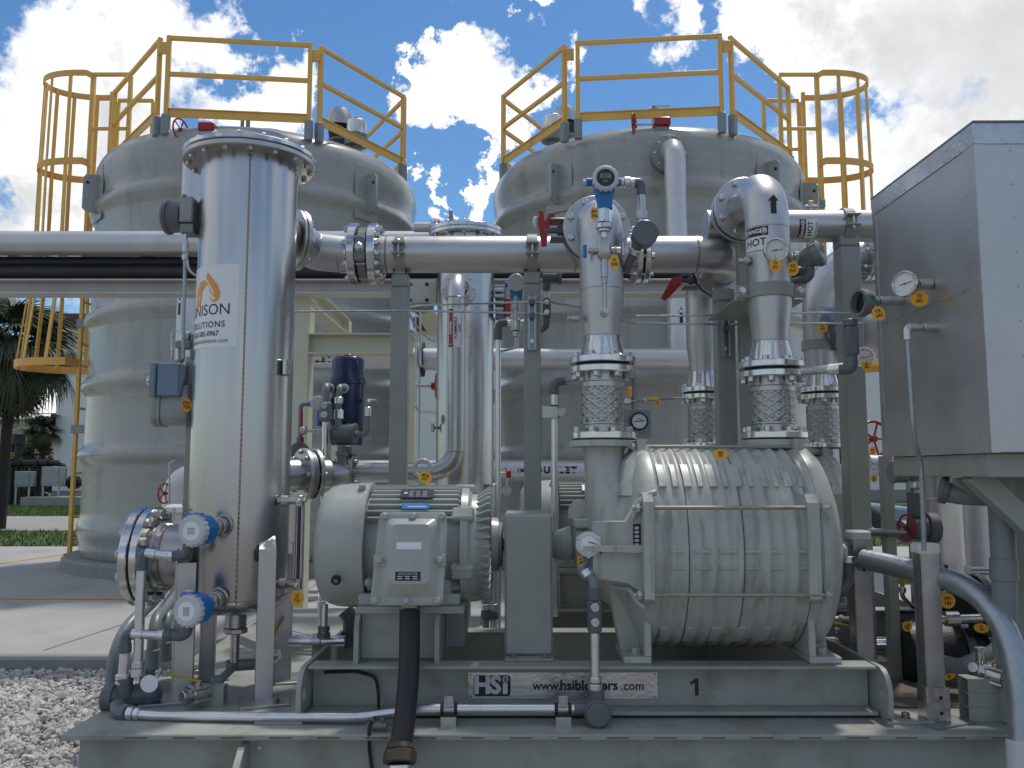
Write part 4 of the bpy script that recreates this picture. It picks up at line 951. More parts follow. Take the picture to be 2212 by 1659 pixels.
MB().cyl((p.x-.01, Yj, PZ(960, Yj)), (p.x-.01, Yj, PZ(1005, Yj)), .026, 14).cyl((p.x-.01, Yj, PZ(985, Yj)), (p.x-.01, Yj, PZ(975, Yj)), .036, 8).build('conduit', 'iron', jb)
MB().box(p.x-.045, p.x+.03, Yj-.03, Yj+.03, PZ(1052, Yj), PZ(1004, Yj), .008).build('seal_fitting', 'pvc', jb)
for v in (1016, 1040): MB().cyl((p.x-.01, Yj-.031, PZ(v, Yj)), (p.x-.01, Yj-.042, PZ(v, Yj)), .017, 14).build('plug', 'alu', jb)
MB().tube([(p.x+.07, Yj-.03, p.z), (p.x+.15, Yj-.03, p.z), (p.x+.15, Yj-.03, PZ(868, Yj)), (p.x+.15, Yg-.02, PZ(860, Yj)), (p.x+.1, Yg-.02, PZ(860, Yj))], .016, 12, bend=.03).build('conduit', 'iron', jb)
MB().cyl((p.x+.15, Yj-.03, PZ(900, Yj)), (p.x+.15, Yj-.03, PZ(880, Yj)), .021, 12).build('union', 'alu', jb)
# left conduit drop with seal fitting
cd = thing('conduit_drop', 'grey conduit with seal fitting dropping from the navy actuator past the motor', 'conduit', P(703, 900, 5.15))
x = PX(703, 900, 5.15)
MB().tube([V3(xa_-.09, Yg-.12, PZ(843, Yg)), V3(x, 5.15, PZ(843, Yg)), V3(x, 5.15, PZ(868, 5.15))], .022, 12, bend=.04).build('elbow', 'iron', cd)
MB().box(x-.035, x+.035, 5.12, 5.18, PZ(910, 5.15), PZ(868, 5.15), .01).build('seal_fitting', 'iron', cd)
for v in (877, 897): MB().cyl((x, 5.119, PZ(v, 5.15)), (x, 5.105, PZ(v, 5.15)), .02, 14).build('plug', 'alu', cd)
MB().cyl((x, 5.15, PZ(911, 5.15)), (x, 5.15, .42), .018, 14).cyl((x, 5.15, .55), (x, 5.15, .6), .026, 14).build('conduit', 'alu', cd)
# small level switch with white red-handled butterfly valve at left of actuator
bv = thing('butterfly_valve', 'red lever handle and spindle beside the navy actuator', 'valve', P(655, 930, 5.3))
p = P(655, 930, 5.3); MB().cyl(p, p+X1*.16, .011, 10).cyl(p-X1*.015, p+X1*.02, .028, 14).build('spindle', 'bolt', bv)
MB().loft([[p+V3(-.012+x*.3, y*.5, z) for x, y in rrect(.05*k, .04*k, .015)] for z, k in ((-.09, .7), (-.04, 1), (0, 1.3), (.05, 1), (.1, 1), (.125, .6))]).build('lever', 'red', bv)
pt = thing('pressure_switch', 'blue bodied transmitter with conduit loop behind the red lever', 'transmitter', P(690, 870, 5.4))
p = P(690, 872, 5.4); MB().cyl(p, p-Y1*.06, .045, 24).build('cap', 'lightcap', pt); MB().cyl(p+Y1*.001, p+Y1*.07, .04, 20).cyl(p-X1*.02+Y1*.02, p-X1*.075+Y1*.02, .017, 12).cyl(p-Z1*.03+Y1*.02, p-Z1*.14+Y1*.02, .02, 12).build('body', 'blue', pt)
MB().tube([p-X1*.07+Y1*.02, V3(PX(648, 870, 5.4), 5.42, p.z), V3(PX(648, 870, 5.4), 5.42, PZ(950, 5.4))], .014, 10, bend=.03).build('conduit', 'iron', pt)
q = P(648, 975, 5.4); MB().cyl(q-X1*.0-Y1*.03, q+Y1*.03, .058, 24).cyl(q+Z1*.04, q+Z1*.09, .024, 12).build('conduit_box', 'pvc', pt)
# flanged nozzles between vessel and actuator valve
nf = thing('nozzle_pipe', 'large flanged stainless nozzle between the tall vessel and the actuator valve', 'pipe', P(660, 1030, 4.9))
p = P(672, 1025, 5.05)
a_ = V3(.80, .6, 0).normalized()
f1 = flange(nf, p, a_, .155, .025, m='steel'); MB().cyl(p-a_*.004, p-a_*.035, .14, 28).build('wafer_body', 'iron', nf); f2 = flange(nf, p-a_*.038, -a_, .155, .025, m='steel')
bolts(f1, p+a_*.025, a_, .13, 8, .013, .09)
MB().tube([p-a_*.35, p+a_*.1], .09, 24).build('pipe', 'steel', nf)
MB().cyl(p+a_*.1, p+a_*.22, .09, 24, r1=.057).build('reducer', 'steel', nf)
# ================================================================== SKID
DZ = .35; SY = 3.41
sk = thing('skid', 'grey painted steel skid deck with stitch welded lip carrying all the machines', 'skid', (0, SY, 0))
MB().box(-1.73, 4.6, SY, 6.5, DZ-.022, DZ, .003).build('deck', 'skid', sk)
MB().box(-1.68, 4.55, SY+.055, SY+.075, 0, DZ-.0225, .0).box(-1.68, -1.66, SY+.0755, 6.4, 0, DZ-.0225, 0).build('web', 'skid', sk)
MB().box(-1.70, 4.6, SY+.02, SY+.16, -.001, .02, .002).build('lower_flange', 'skid', sk)
fl = sheet('dirty_floor', PX(1500, 1480, 4.3), 4.5, 3.78, 6.45, DZ+.004, 'floor', 'structure'); del fl['kind']; fl.name = 'stained_floor'; fl.parent = sk; fl.location = -OFF[sk.name]
for k in range(21):
    u = 270+104*k
    if u > 2250: break
    x = PX(u, 1591, SY); MB().box(x, x+.085, SY-.0025, SY+.004, DZ-.0145, DZ-.010, 0).build('stitch_weld', 'weld', sk)
# lug plate and bolt on the skid web, cable
x = PX(512, 1620, 3.35)
lp = MB(); lp.prism([(0,-.33),(0,.31),(-.06,.30),(-.115,.25),(-.16,.15),(-.17,.0),(-.17,-.33)], (x-.012, SY+.054, 0), Y1, Z1, .024)
lp.build('lug_plate', 'skid', sk)
MB().prism([(-.06,.303),(-.118,.252),(-.163,.152),(-.166,.15),(-.12,.256),(-.062,.306)], (x-.0123, SY+.054, 0), Y1, Z1, .0246).build('worn_edge', 'worn', sk)
inst(('bolt', .012, .02, 'bolt'), lambda: bolt_mb(.012, .02), 'bolt', 'bolt', sk, P(563, 1613, SY+.054), (0,-1,0))
cb = thing('earth_cable', 'thin black cable looping down the machine base and over the skid lip', 'cable', P(800, 1600, SY))
pts = [P(700, 1452, 3.72), P(770, 1450, 3.71), P(812, 1462, 3.7), P(818, 1500, 3.70), P(818, 1540, 3.6), P(800, 1562, SY+.03), P(797, 1576, SY-.008), P(798, 1620, SY+.04), P(806, 1680, SY+.045)]
MB().tube(pts, .007, 8, bend=.04).build('cable', 'rubber', cb)
p = P(815, 1572, SY+.05); MB().obox(p+Z1*.01, (X1,Y1,Z1), (.04,.02,.009), .004).cyl(p-X1*.02, p-X1*.02+Z1*.035, .008, 8).cyl(p+X1*.02, p+X1*.02+Z1*.035, .008, 8).build('cable_lug', 'iron', cb)
# ------------------------------------------------------------------ tall stainless vessel at left
VY = 4.1; VR = .229; VX = PX(527, 800, VY)
ve = thing('stainless_vessel', 'tall stainless vessel with flanged lid and white logo sign at left of the skid', 'vessel', (VX, VY, DZ))
zt = PZ(338, VY); zb = .78
MB().lathe((VX, VY, 0), Z1, [(zb-.085, 0),(zb-.08,.11),(zb-.06,.18),(zb-.03,.215),(zb,VR)]+[(zb+(zt-.055-zb)*i/6, VR) for i in range(1, 7)]+[(zt-.055,.1)], 72).build('shell', 'vessel', ve)
ws = MB(); th = R_(17)
for i in range(90):
    z = zb+(zt-.06-zb)*i/89; ws.ball((VX+(VR-.001)*math.sin(th), VY-(VR-.001)*math.cos(th), z), .006, 6, (1,1,2.6))
ws.build('weld_seam', 'tint', ve)
MB().ring((VX, VY, zb-.004), Z1, .008, VR+.0025, VR-.02, 60).build('weld_bead', 'tint', ve)
f1 = flange(ve, (VX, VY, zt-.055), Z1, .315, .027, ri=.2, n=64, m='steel'); MB().cyl((VX, VY, zt-.0275), (VX, VY, zt-.025), .27, 48, ch=0).build('gasket', 'rubber', ve)
MB().cyl((VX, VY, zt-.0245), (VX, VY, zt), .315, 64).build('lid', 'polish', ve)
bolts(f1, (VX, VY, zt-.055), -Z1, .285, 16, .0135, 0, .1); bolts(f1, (VX, VY, zt), Z1, .285, 16, .0135, 0, .1)
p = P(512, 302, VY); MB().obox((p.x, VY, zt+.03), (V3(.5,0,.35), Y1, V3(-.35,0,.5)), (.035,.02,.02), .004).obox((p.x, VY, zt+.012), (X1,Y1,Z1), (.05,.02,.012), .002).build('lifting_eye', 'tint', ve)
for a in (-46, 46, 134, 226):
    d = V3(math.sin(R_(a)), -math.cos(R_(a)), 0); c = V3(VX, VY, 0)+d*(VR+.035)
    d = V3(math.sin(R_(a-28)), -math.cos(R_(a-28)), 0); s = V3(-d.y, d.x, 0)
    L = MB(); L.obox(c+d*.022+Z1*(.35+.33), (s, d, Z1), (.038, .004, .328), .001); L.obox(c-s*.034-d*.022+Z1*(.35+.30), (s, d, Z1), (.004, .04, .298), .001); L.obox(c+s*.034-d*.022+Z1*(.35+.30), (s, d, Z1), (.004, .04, .298), .001)
    L.add([c+d*.02-s*.037+Z1*1.0, c+d*.02+s*.037+Z1*1.0, c-d*.06+s*.034+Z1*1.06, c-d*.06-s*.034+Z1*1.06], [(0,1,2,3)])
    lg = L.build('leg', 'sand', ve)
    bp = MB().obox(c+d*.05+Z1*(DZ+.006), (s, d, Z1), (.105, .1, .006), .002).build('base_plate', 'steel', lg)
    inst(('bolt', .014, 0, 'tint'), lambda: bolt_mb(.014, 0), 'bolt', 'tint', lg, c+d*.1+s*.05+Z1*(DZ+.012), Z1)
# side nozzle with blind flange, axis -X
nz = PZ(1200, VY); nx = PX(352, 1200, VY)
NR = .138
noz = MB().cyl((VX-.12, VY, nz), (nx-.03, VY, nz), NR, 40, ch=0).build('nozzle', 'steel', ve)
MB().ring((nx+.035, VY, nz), -X1, .01, NR+.004, NR-.01, 40).build('weld_bead', 'tint', noz); MB().ring((nx-.028, VY, nz), X1, .03, NR+.012, NR-.01, 40, ch=.01).build('weld_neck', 'steel', noz)
xf = nx-.028; FR = .23
f1 = flange(ve, (xf, VY, nz), -X1, FR, .037, ri=.1, n=60); MB().cyl((xf-.038, VY, nz), (xf-.044, VY, nz), .22, 48, ch=0).build('gasket', 'rubber', ve)
MB().cyl((xf-.045, VY, nz), (xf-.083, VY, nz), FR, 60).build('blind_flange', 'polish', ve)
bolts(f1, (xf, VY, nz), X1, .195, 12, .022, 0, .13); bolts(f1, (xf-.083, VY, nz), -X1, .195, 12, .019, 0, .13)
for i in range(12):
    th = R_(7.5)+2*PI*i/12
# drain spigot below
MB().cyl((VX+.0, VY, zb-.08), (VX, VY, zb-.15), .048, 20).cyl((VX, VY, zb-.15), (VX, VY, zb-.175), .056, 8).cyl((VX, VY, zb-.175), (VX, VY, .47), .021, 14).build('drain_spigot', 'steel', ve)
MB().box(VX+VR-.012, VX+VR+.006, VY-.12, VY-.05, PZ(815, VY), PZ(782, VY), .002).build('nameplate', 'bolt', ve)
# logo sign wrapped on the shell
zs = PZ(663, VY-VR*.8); Hs = PZ(575, VY-VR*.8)-PZ(752, VY-VR*.8)
Ws = .36; th_r = math.asin(max(-1, min(1, (PX(519, 663, VY-.2)-VX)/VR))); th0 = th_r-Ws/2/VR
sf = cylrot((VX, VY), VR, th0, zs)
sg = patch(lambda x, y: sf(x, y, .0012), Ws, Hs, 24, 2).build('logo_sign', 'sign', ve, smooth=True, fix=False)
def cylhit(u, v, lift):
    """point of the shell (plus lift) seen at photo pixel (u, v)"""
    r = ray(u, v); R = VR+lift; a = r.x**2+r.y**2; b = -(r.x*VX+r.y*VY); c = VX**2+VY**2-R*R; D = max(0, b*b-a*c); t = (-b-math.sqrt(D))/a
    return V3(r.x*t, r.y*t, CZ+r.z*t)
LG = [(1463,370),(1500,417),(1535,462),(1552,510),(1545,550),(1530,572),(1510,582),(1485,568),(1428,482),(1412,612),(1385,626),(1400,482),(1416,438),(1438,425),(1455,440),(1498,524),(1510,524),(1508,508),(1452,412)]
MB().add([cylhit(x*.45208/1.4756, (700+y*.45208)/1.4756, .003) for x, y in LG], [tuple(range(len(LG)))]).build('logo_mark', 'orangeprint', sg, smooth=False, fix=False)
text('sign_text', 'UNISON', .073, 'black', sg, lambda x, y: sf(x+.008, y-.02, .002), sp=1.0)
MB().add([sf(a, b_, .002) for a, b_ in ((-.15,-.062),(.12,-.062),(.12,-.0605),(-.15,-.0605))], [(0,1,2,3)]).build('sign_rule', 'orangeprint', sg, smooth=False, fix=False)
text('sign_text', 'SOLUTIONS', .04, 'black', sg, lambda x, y: sf(x+.0, y-.088, .002), sp=1.18, bold=.0006)
text('sign_text', '563-585-0967', .033, 'black', sg, lambda x, y: sf(x-.0, y-.130, .002), bold=.0007)
text('sign_text', 'www.unisonsolutions.com', .0285, 'black', sg, lambda x, y: sf(x-.012, y-.163, .002))
# ------------------------------------------------------------------ level transmitters on the vessel
def level_tx(u, v, un, vn, label, upright):
    c = P(u, v, 3.70); t = thing('level_transmitter', label, 'transmitter', c, 'blue level transmitters on the tall vessel')
    n = P(un, vn, VY); n = V3(VX+(P(un, vn, 3.9).x-VX), 0, n.z); a = math.asin(max(-.95, min(.95, (P(un, vn, 3.89).x-VX)/VR))); n = V3(VX+VR*math.sin(a), VY-VR*math.cos(a), P(un, vn, 3.89).z)
    ax = V3(-.25, -.968, .0).normalized(); s = V3(-ax.y, ax.x, 0)*-1
    MB().lathe(c, ax, [(-.0,0),(-.0,.062),(.012,.066),(.03,.064),(.036,.058),(.036,0)], 36).build('cap', 'lightcap', t)
    for i in range(20):
        th = 2*PI*i/20; d = Z1*math.cos(th)+s*math.sin(th); 
    b = MB()
    for i in range(18):
        th = 2*PI*i/18; d = Z1*math.cos(th)+s*math.sin(th); b.obox(c+ax*.017+d*.066, (d, ax.cross(d), ax), (.003,.006,.012), .001)
    b.build('cap_ribs', 'lightcap', t)
    MB().cyl(c+ax*.0362, c+ax*.0372, .04, 28, ch=0).build('cap_label', 'sign', t)
    k = MB()
    for i in range(5): k.obox(c+ax*.0376+(Z1 if upright else s)*(.012-.006*i), (s if upright else Z1, Z1 if upright else s, ax), (.02-.002*(i % 3), .0014, .0002))
    k.build('small_print', 'iron', t)
    MB().lathe(c-ax*.075, ax, [(0,0),(0,.05),(.01,.064),(.074,.064),(.074,0)], 30).obox(c-ax*.035+Z1*.055-s*.035*0-X1*.03, (s, ax, Z1), (.028,.03,.016), .004).build('body', 'blue', t)
    MB().cyl(c-ax*.03+Z1*.07-X1*.03, c-ax*.03+Z1*.08-X1*.03, .02, 8).build('plug', 'lightcap', t)
    q = c-ax*.05; d = (n-q).normalized(); e = q+d*.05
    MB().cyl(e, n, .022, 16).cyl(n-d*.06, n-d*.035, .031, 16).cyl(n-d*.035, n, .036, 16).torus(n-d*.002, d, .042, .007, 20, 6).build('process_nozzle', 'steel', t)
    return c
c1 = level_tx(424, 1146, 487, 1133, 'upper blue level transmitter with white round cap on the tall vessel', True)
c2 = level_tx(414, 1318, 478, 1290, 'lower blue level transmitter with white round cap on the tall vessel', False)
# conduit between the transmitters and the corner fitting
cg = thing('conduit_run', 'silver conduit with grey elbows rising from the skid corner to the level transmitters', 'conduit', P(285, 1500, 3.75))
Yc = 3.78
a1 = P(398, 1185, Yc); a2 = P(398, 1205, Yc)
def fit(pts, r=.02, m='pvc', bend=.035, par=cg, name='elbow', n=14): return MB().tube(pts, r, n, bend=bend).build(name, m, par)
fit([P(406, 1172, Yc), P(404, 1200, Yc), P(372, 1201, Yc)], .022)
MB().cyl(P(376, 1201, Yc), P(365, 1201, Yc), .027, 8).cyl(P(365, 1201, Yc), P(357, 1200, Yc), .023, 16).build('union', 'alu', cg)
fit([P(357, 1200, Yc), P(318, 1195, Yc)], .0185, 'alu', name='conduit'); MB().cyl(P(338, 1198, Yc), P(315, 1195, Yc), .0235, 16).build('coupling', 'alu', cg)
fit([P(322, 1196, Yc), P(309, 1197, Yc), P(307, 1228, Yc)], .023); MB().cyl(P(307, 1213, Yc), P(306, 1232, Yc), .029, 8).build('collar', 'pvc', cg)
fit([P(306, 1232, Yc), P(298, 1440, Yc)], .021, 'alu', name='conduit')
MB().cyl(P(299, 1428, Yc), P(298, 1442, Yc), .029, 16).cyl(P(298, 1444, Yc), P(298, 1462, Yc), .031, 10).build('union', 'alu', cg)
fit([P(406, 1348, Yc), P(402, 1374, Yc), P(368, 1372, Yc)], .023)
MB().cyl(P(372, 1372, Yc), P(356, 1372, Yc), .028, 8).build('collar', 'pvc', cg); MB().cyl(P(356, 1372, Yc), P(342, 1372, Yc), .026, 14).build('union', 'alu', cg)
fit([P(345, 1372, Yc), P(288, 1369, Yc)], .0195, 'alu', name='conduit'); MB().cyl(P(310, 1370, Yc), P(286, 1369, Yc), .025, 16).build('coupling', 'alu', cg)
fit([P(290, 1369, Yc), P(272, 1370, Yc), P(270, 1405, Yc)], .023); MB().cyl(P(270, 1390, Yc), P(270, 1410, Yc), .029, 8).build('collar', 'pvc', cg)
fit([P(270, 1410, Yc), P(266, 1460, Yc)], .022, 'alu', name='conduit'); MB().cyl(P(266, 1455, Yc), P(266, 1468, Yc), .031, 16).cyl(P(266, 1470, Yc), P(266, 1478, Yc), .033, 10).build('union', 'alu', cg)
p = P(268, 1508, Yc)
MB().cyl(p+X1*.06+Y1*.06, p-X1*.065-Y1*.0, .048, 20).cyl(p-X1*.04, p-X1*.085-Y1*.003, .056, 20).cyl(p+Z1*.0, p+Z1*.085, .034, 14).cyl(p+X1*.07+Y1*.06, p+X1*.07+Y1*.06+Z1*.11, .032, 14).ball(p+X1*.08+Y1*.07, .055, 14).build('corner_fitting', 'pvc', cg)
fit([P(254, 1522, 3.68), P(256, 1542, 3.64), P(276, 1541, 3.62)], .03, name='elbow'); MB().cyl(P(264, 1540, 3.64), P(278, 1541, 3.62), .036, 8).build('collar', 'pvc', cg)
# ------------------------------------------------------------------ long conduit along the skid front
fc = thing('deck_conduit', 'silver conduit running along the front edge of the skid deck', 'conduit', P(800, 1545, 3.55))
zc = DZ+.033
pts = [P(276, 1541, 3.62), P(330, 1546, 3.60), P(560, 1549, 3.56), P(780, 1549, 3.54), P(905, 1531, 3.54), P(1270, 1531, 3.54)]
MB().tube(pts, .0195, 16, bend=.9, seg=6).build('conduit', 'alu', fc)
MB().cyl(P(277, 1541, 3.62), P(290, 1542, 3.615), .029, 16).cyl(P(292, 1542, 3.615), P(303, 1543, 3.61), .027, 12).build('union', 'alu', fc)
MB().cyl(P(1240, 1531, 3.54), P(1275, 1531, 3.54), .024, 14).build('collar', 'pvc', fc)
p = P(1290, 1537, 3.54); MB().cyl(p+Y1*.05, p-Y1*.045, .054, 28).cyl(p-Y1*.045, p-Y1*.06, .046, 24).cyl(p+Z1*.03, p+Z1*.085, .03, 14).build('junction_box', 'pvc', fc)
for u in (970, 1216):
    x = PX(u, 1540, 3.54); z = PZ(1531, 3.54)
    ct = MB(); ct.box(x-.03, x+.03, 3.50, 3.505, DZ+.001, DZ+.04, 0); ct.box(x-.03, x-.026, 3.5055, 3.56, DZ+.001, DZ+.04, 0); ct.box(x+.026, x+.03, 3.5055, 3.56, DZ+.001, DZ+.04, 0); ct.box(x-.035, x+.035, 3.495, 3.57, DZ+.0002, DZ+.004, 0)
    cl = ct.build('clamp_base', 'steel', fc)
    MB().ring((x-.022, 3.54, z), X1, .044, .023, .018, 24).obox((x, 3.512, z+.034), (X1,Y1,Z1), (.018,.002,.022), .002).cyl((x, 3.512, z+.03), (x, 3.505, z+.03), .009, 10).build('clamp', 'steel', cl)
    for s_ in (-1, 1): MB().ring((x+s_*.028-.006, 3.54, z), X1, .012, .0235, .018, 24).build('cushion', 'rubber', cl)
# bearing thermocouple head and its vertical conduit
th = thing('thermocouple_head', 'grey thermocouple head with chained cap and conduit dropping to the deck box', 'transmitter', P(1270, 1175, 3.62))
p = P(1270, 1176, 3.6); ax = V3(.0, -1, .06).normalized()
MB().cyl(p+Y1*.05, p+Y1*.004, .045, 24).build('body', 'iron', th); MB().lathe(p, ax, [(0,0),(0,.05),(.008,.053),(.026,.051),(.03,.044),(.03,0)], 32).build('cap', 'lightcap', th)
for i in range(3):
    a = R_(30+120*i); d = X1*math.cos(a)+Z1*math.sin(a); MB().obox(p+ax*.02+d*.05, (d, ax.cross(d), ax), (.006,.006,.012), .002).build('cap_lug', 'lightcap', th)
MB().cyl(p+ax*.0302, p+ax*.0312, .033, 24, ch=0).build('cap_label', 'sign', th)
MB().tube([p+ax*.03+V3(.0,0,.01), p+V3(.03,-.03,.005), p+V3(.05,-.02,-.01), p+V3(.056,.02,-.06), p+V3(.05,.02,-.09)], .0035, 6, bend=.03).build('chain', 'tint', th)
MB().tube([p+Y1*.03-Z1*.045, P(1255, 1225, 3.6), P(1258, 1238, 3.6), P(1282, 1248, 3.58), P(1284, 1290, 3.56)], .021, 14, bend=.04).build('elbow', 'pvcpipe', th)
MB().cyl(P(1262, 1232, 3.6), P(1272, 1246, 3.59), .027, 14).build('union', 'alu', th)
x = PX(1284, 1330, 3.55)
MB().box(x-.028, x+.028, 3.525, 3.575, PZ(1366, 3.55), PZ(1296, 3.55), .008).build('seal_fitting', 'pvc', th); MB().cyl((x, 3.55, PZ(1296, 3.55)), (x, 3.55, PZ(1270, 3.55)), .026, 8).build('collar', 'pvc', th)
for v in (1310, 1342): MB().cyl((x, 3.524, PZ(v, 3.55)), (x, 3.512, PZ(v, 3.55)), .0175, 16).cyl((x, 3.512, PZ(v, 3.55)), (x, 3.5115, PZ(v, 3.55)), .007, 8, ch=0).build('plug', 'polish', th)
MB().cyl((x, 3.55, PZ(1366, 3.55)), (x, 3.55, PZ(1470, 3.55)), .0195, 16).build('conduit', 'alu', th)
MB().cyl((x, 3.55, PZ(1462, 3.55)), (x, 3.55, PZ(1474, 3.55)), .028, 16).cyl((x, 3.55, PZ(1476, 3.55)), (x, 3.55, PZ(1490, 3.55)), .031, 10).build('union', 'alu', th)
# ------------------------------------------------------------------ drain valves on strut blocks at the vessel foot
def strut_block(u, v, Y, n, w_, label, m='post', d_=.06, H=.0415):
    p = P(u, v, Y); t = thing('strut_block', label, 'block', V3(p.x, Y, DZ), 'stacked strut blocks on the deck')
    for k in range(n):
        z = DZ+H*k; b = MB(); b.box(p.x-w_/2, p.x+w_/2, Y-d_/2, Y-d_/2+.003, z+.0005, z+H-.0005, 0); b.box(p.x-w_/2, p.x+w_/2, Y+d_/2-.003, Y+d_/2, z+.0005, z+H-.0005, 0); b.box(p.x-w_/2, p.x+w_/2, Y-d_/2+.0032, Y+d_/2-.0032, z+H-.0035, z+H-.0005, 0)
        b.build('strut', m, t)
    return V3(p.x, Y, DZ+.0415*n)
def ball_valve(c, ax, label, r=.018, lever=None, grp='small stainless ball valves', lever_m='brass', ld=None):
    c = Vector(c); a, e, ax = basis(ax); t = thing('ball_valve', label, 'valve', c, grp)
    b = MB(); b.cyl(c-ax*.03, c+ax*.03, r*1.35, 16); b.cyl(c-ax*.055, c-ax*.03, r*1.15, 6, ch=0); b.cyl(c+ax*.03, c+ax*.055, r*1.15, 6, ch=0); b.cyl(c, c+e*.05 if abs(e.z) > .5 else c+Z1*.05, r*.6, 10); b.build('body', 'bolt', t)
    for i in range(4):
        th = PI/4+PI/2*i; d = a*math.cos(th)+e*math.sin(th); MB().cyl(c-ax*.036+d*r*1.6, c+ax*.036+d*r*1.6, r*.33, 6, ch=0).build('bolt', 'bolt', t)
    if ld is not None:
        d = Vector(ld).normalized(); up = Z1*.052
        MB().tube([c+up-d*.01, c+up+d*.03, c+up+d*.045+Z1*.012, c+up+d*.13+Z1*.014], .0055, 8, bend=.02).build('lever', lever_m, t)
    return t
top = strut_block(452, 1520, 3.84, 2, .14, 'two stacked grey strut blocks under the drain valve at the vessel foot')
dv = P(428, 1498, 3.78); dax = V3(-.62,-.75,0).normalized()
ball_valve(dv, dax, 'open ended drain valve with yellow lever pointing left at the vessel foot', .024, ld=(-1,-.05,.1))
dr = thing('drain_pipe', 'dark grey drain pipe sloping along the deck from under the tall vessel', 'pipe', P(500, 1460, 3.95))
e1 = V3(VX, VY, .47); 
MB().tube([e1, V3(VX, VY, .455), P(475, 1470, 3.93), dv-dax*.05], .019, 12, bend=.03).build('pipe', 'pvcpipe', dr)
MB().cyl(P(462, 1474, 3.9)-X1*.02, P(462, 1474, 3.9)+X1*.02+Y1*.03, .027, 8).build('coupling', 'pvcpipe', dr)
MB().cyl(dv+dax*.055, dv+dax*.075, .026, 8).build('plug', 'bolt', dr)
q = V3(VX, VY, .455); MB().cyl(q-X1*.04, q+X1*.1+Y1*.05, .027, 12).build('tee', 'pvcpipe', dr)
ball_valve(q+V3(.14,.07,.03), (1,.4,.2), 'second drain valve with brass lever tucked behind the vessel leg', .022, ld=(.4,.2,.8))
strut_block(352, 1488, 4.1, 1, .1, 'single grey strut block behind the corner conduit fitting')
# blank white tag on the yellow lever
wt = P(322, 1477, 3.72); solo(MB().prism(ell(.037, .036, 28), wt, X1, Z1, -.0016), 'blank_tag', 'sign', 'round blank white tag hanging by the yellow lever at the vessel foot', 'tag', loc=wt)
# grey plastic conduits bundle behind the nozzle
def grey_conduit(pts, label, r=.03, sock=True):
    t = thing('plastic_conduit', label, 'conduit', pts[-1], 'thick grey plastic conduits left of the vessel')
    MB().tube(pts, r, 16, bend=.25, seg=8).build('pipe', 'pvcpipe', t)
    e = Vector(pts[-1]); MB().cyl(e, e+Z1*.1, r*1.22, 18).build('socket', 'pvcpipe', t)
def gp_(u, v, Y): return P(u, v, Y)
g0 = V3(PX(242, 1480, 4.1), 4.1, .0)
grey_conduit([P(435, 1165, 5.6), P(330, 1300, 4.6), V3(PX(243, 1430, 4.25), 4.25, .55), V3(PX(243, 1430, 4.25), 4.25, .0)], 'outermost grey conduit curving down beside the gravel')
grey_conduit([P(445, 1190, 5.7), P(352, 1320, 4.75), V3(PX(330, 1400, 4.5), 4.5, .6), V3(PX(330, 1400, 4.5), 4.5, .352)], 'grey conduit sloping down between the silver conduits and the vessel leg')
grey_conduit([P(450, 1215, 5.8), P(372, 1330, 4.9), V3(PX(356, 1400, 4.7), 4.7, .6), V3(PX(356, 1400, 4.7), 4.7, .352)], 'grey conduit second from the vessel leg sloping down to the deck')
grey_conduit([P(470, 1240, 5.6), P(398, 1350, 4.6), V3(PX(392, 1400, 4.45), 4.45, .62), V3(PX(392, 1400, 4.45), 4.45, .352)], 'innermost grey conduit standing in a wide socket by the vessel leg', .034)
MB().tube([P(360, 1480, 4.2), P(400, 1455, 4.35)], .02, 10)
# ------------------------------------------------------------------ post with boxes left of vessel
py = 4.28; px = PX(407, 1100, py)
ip = thing('instrument_post', 'narrow grey steel post behind the vessel carrying the instrument boxes', 'post', (px, py, DZ))
MB().box(px-.022, px+.022, py-.022, py+.022, DZ+.001, PZ(882, py), .003).build('post', 'post', ip); MB().box(px-.07, px+.07, py-.07, py+.07, DZ+.0005, DZ+.01, .002).build('base_plate', 'post', ip)
MB().box(px-.03, px+.03, py-.035, py-.0225, PZ(905, py), PZ(772, py), .002).build('back_plate', 'boxgrey', ip); MB().box(px+.025, px+.06, py-.03, py+.03, PZ(815, py), PZ(740, py), .002).build('angle', 'steel', ip)
bx = thing('push_button_box', 'blue grey enclosure with a red and chrome push button on its side', 'enclosure', P(364, 820, 4.2))
x0, x1 = PX(345, 820, 4.18), PX(394, 820, 4.18)
MB().box(x0, x1, 4.14, 4.27, PZ(856, 4.18), PZ(785, 4.18), .006).build('case', 'boxblue', bx); x2 = PX(331, 820, 4.18)
MB().box(x2, x0-.002, 4.13, 4.28, PZ(858, 4.18), PZ(784, 4.18), .005).build('lid', 'boxblue', bx)
c = V3(x2, 4.2, PZ(821, 4.18)); MB().cyl(c, c-X1*.022, .026, 20).ring(c-X1*.02, -X1, .014, .026, .021, 20).build('button_ring', 'polish', bx); MB().cyl(c-X1*.021, c-X1*.03, .0205, 18).build('button', 'red', bx)
MB().cyl((x1-.03, 4.2, PZ(785, 4.18)), (x1-.03, 4.2, PZ(778, 4.18)), .022, 12).build('hub', 'boxblue', bx)
xp = thing('explosion_proof_box', 'grey cast enclosure with rounded lid under the blue grey box', 'enclosure', P(375, 890, 4.25))
x0, x1 = PX(356, 890, 4.25), PX(412, 890, 4.25); z0, z1 = PZ(922, 4.25), PZ(828, 4.25)
rp = rrect(.16, z1-z0, .045, 5)
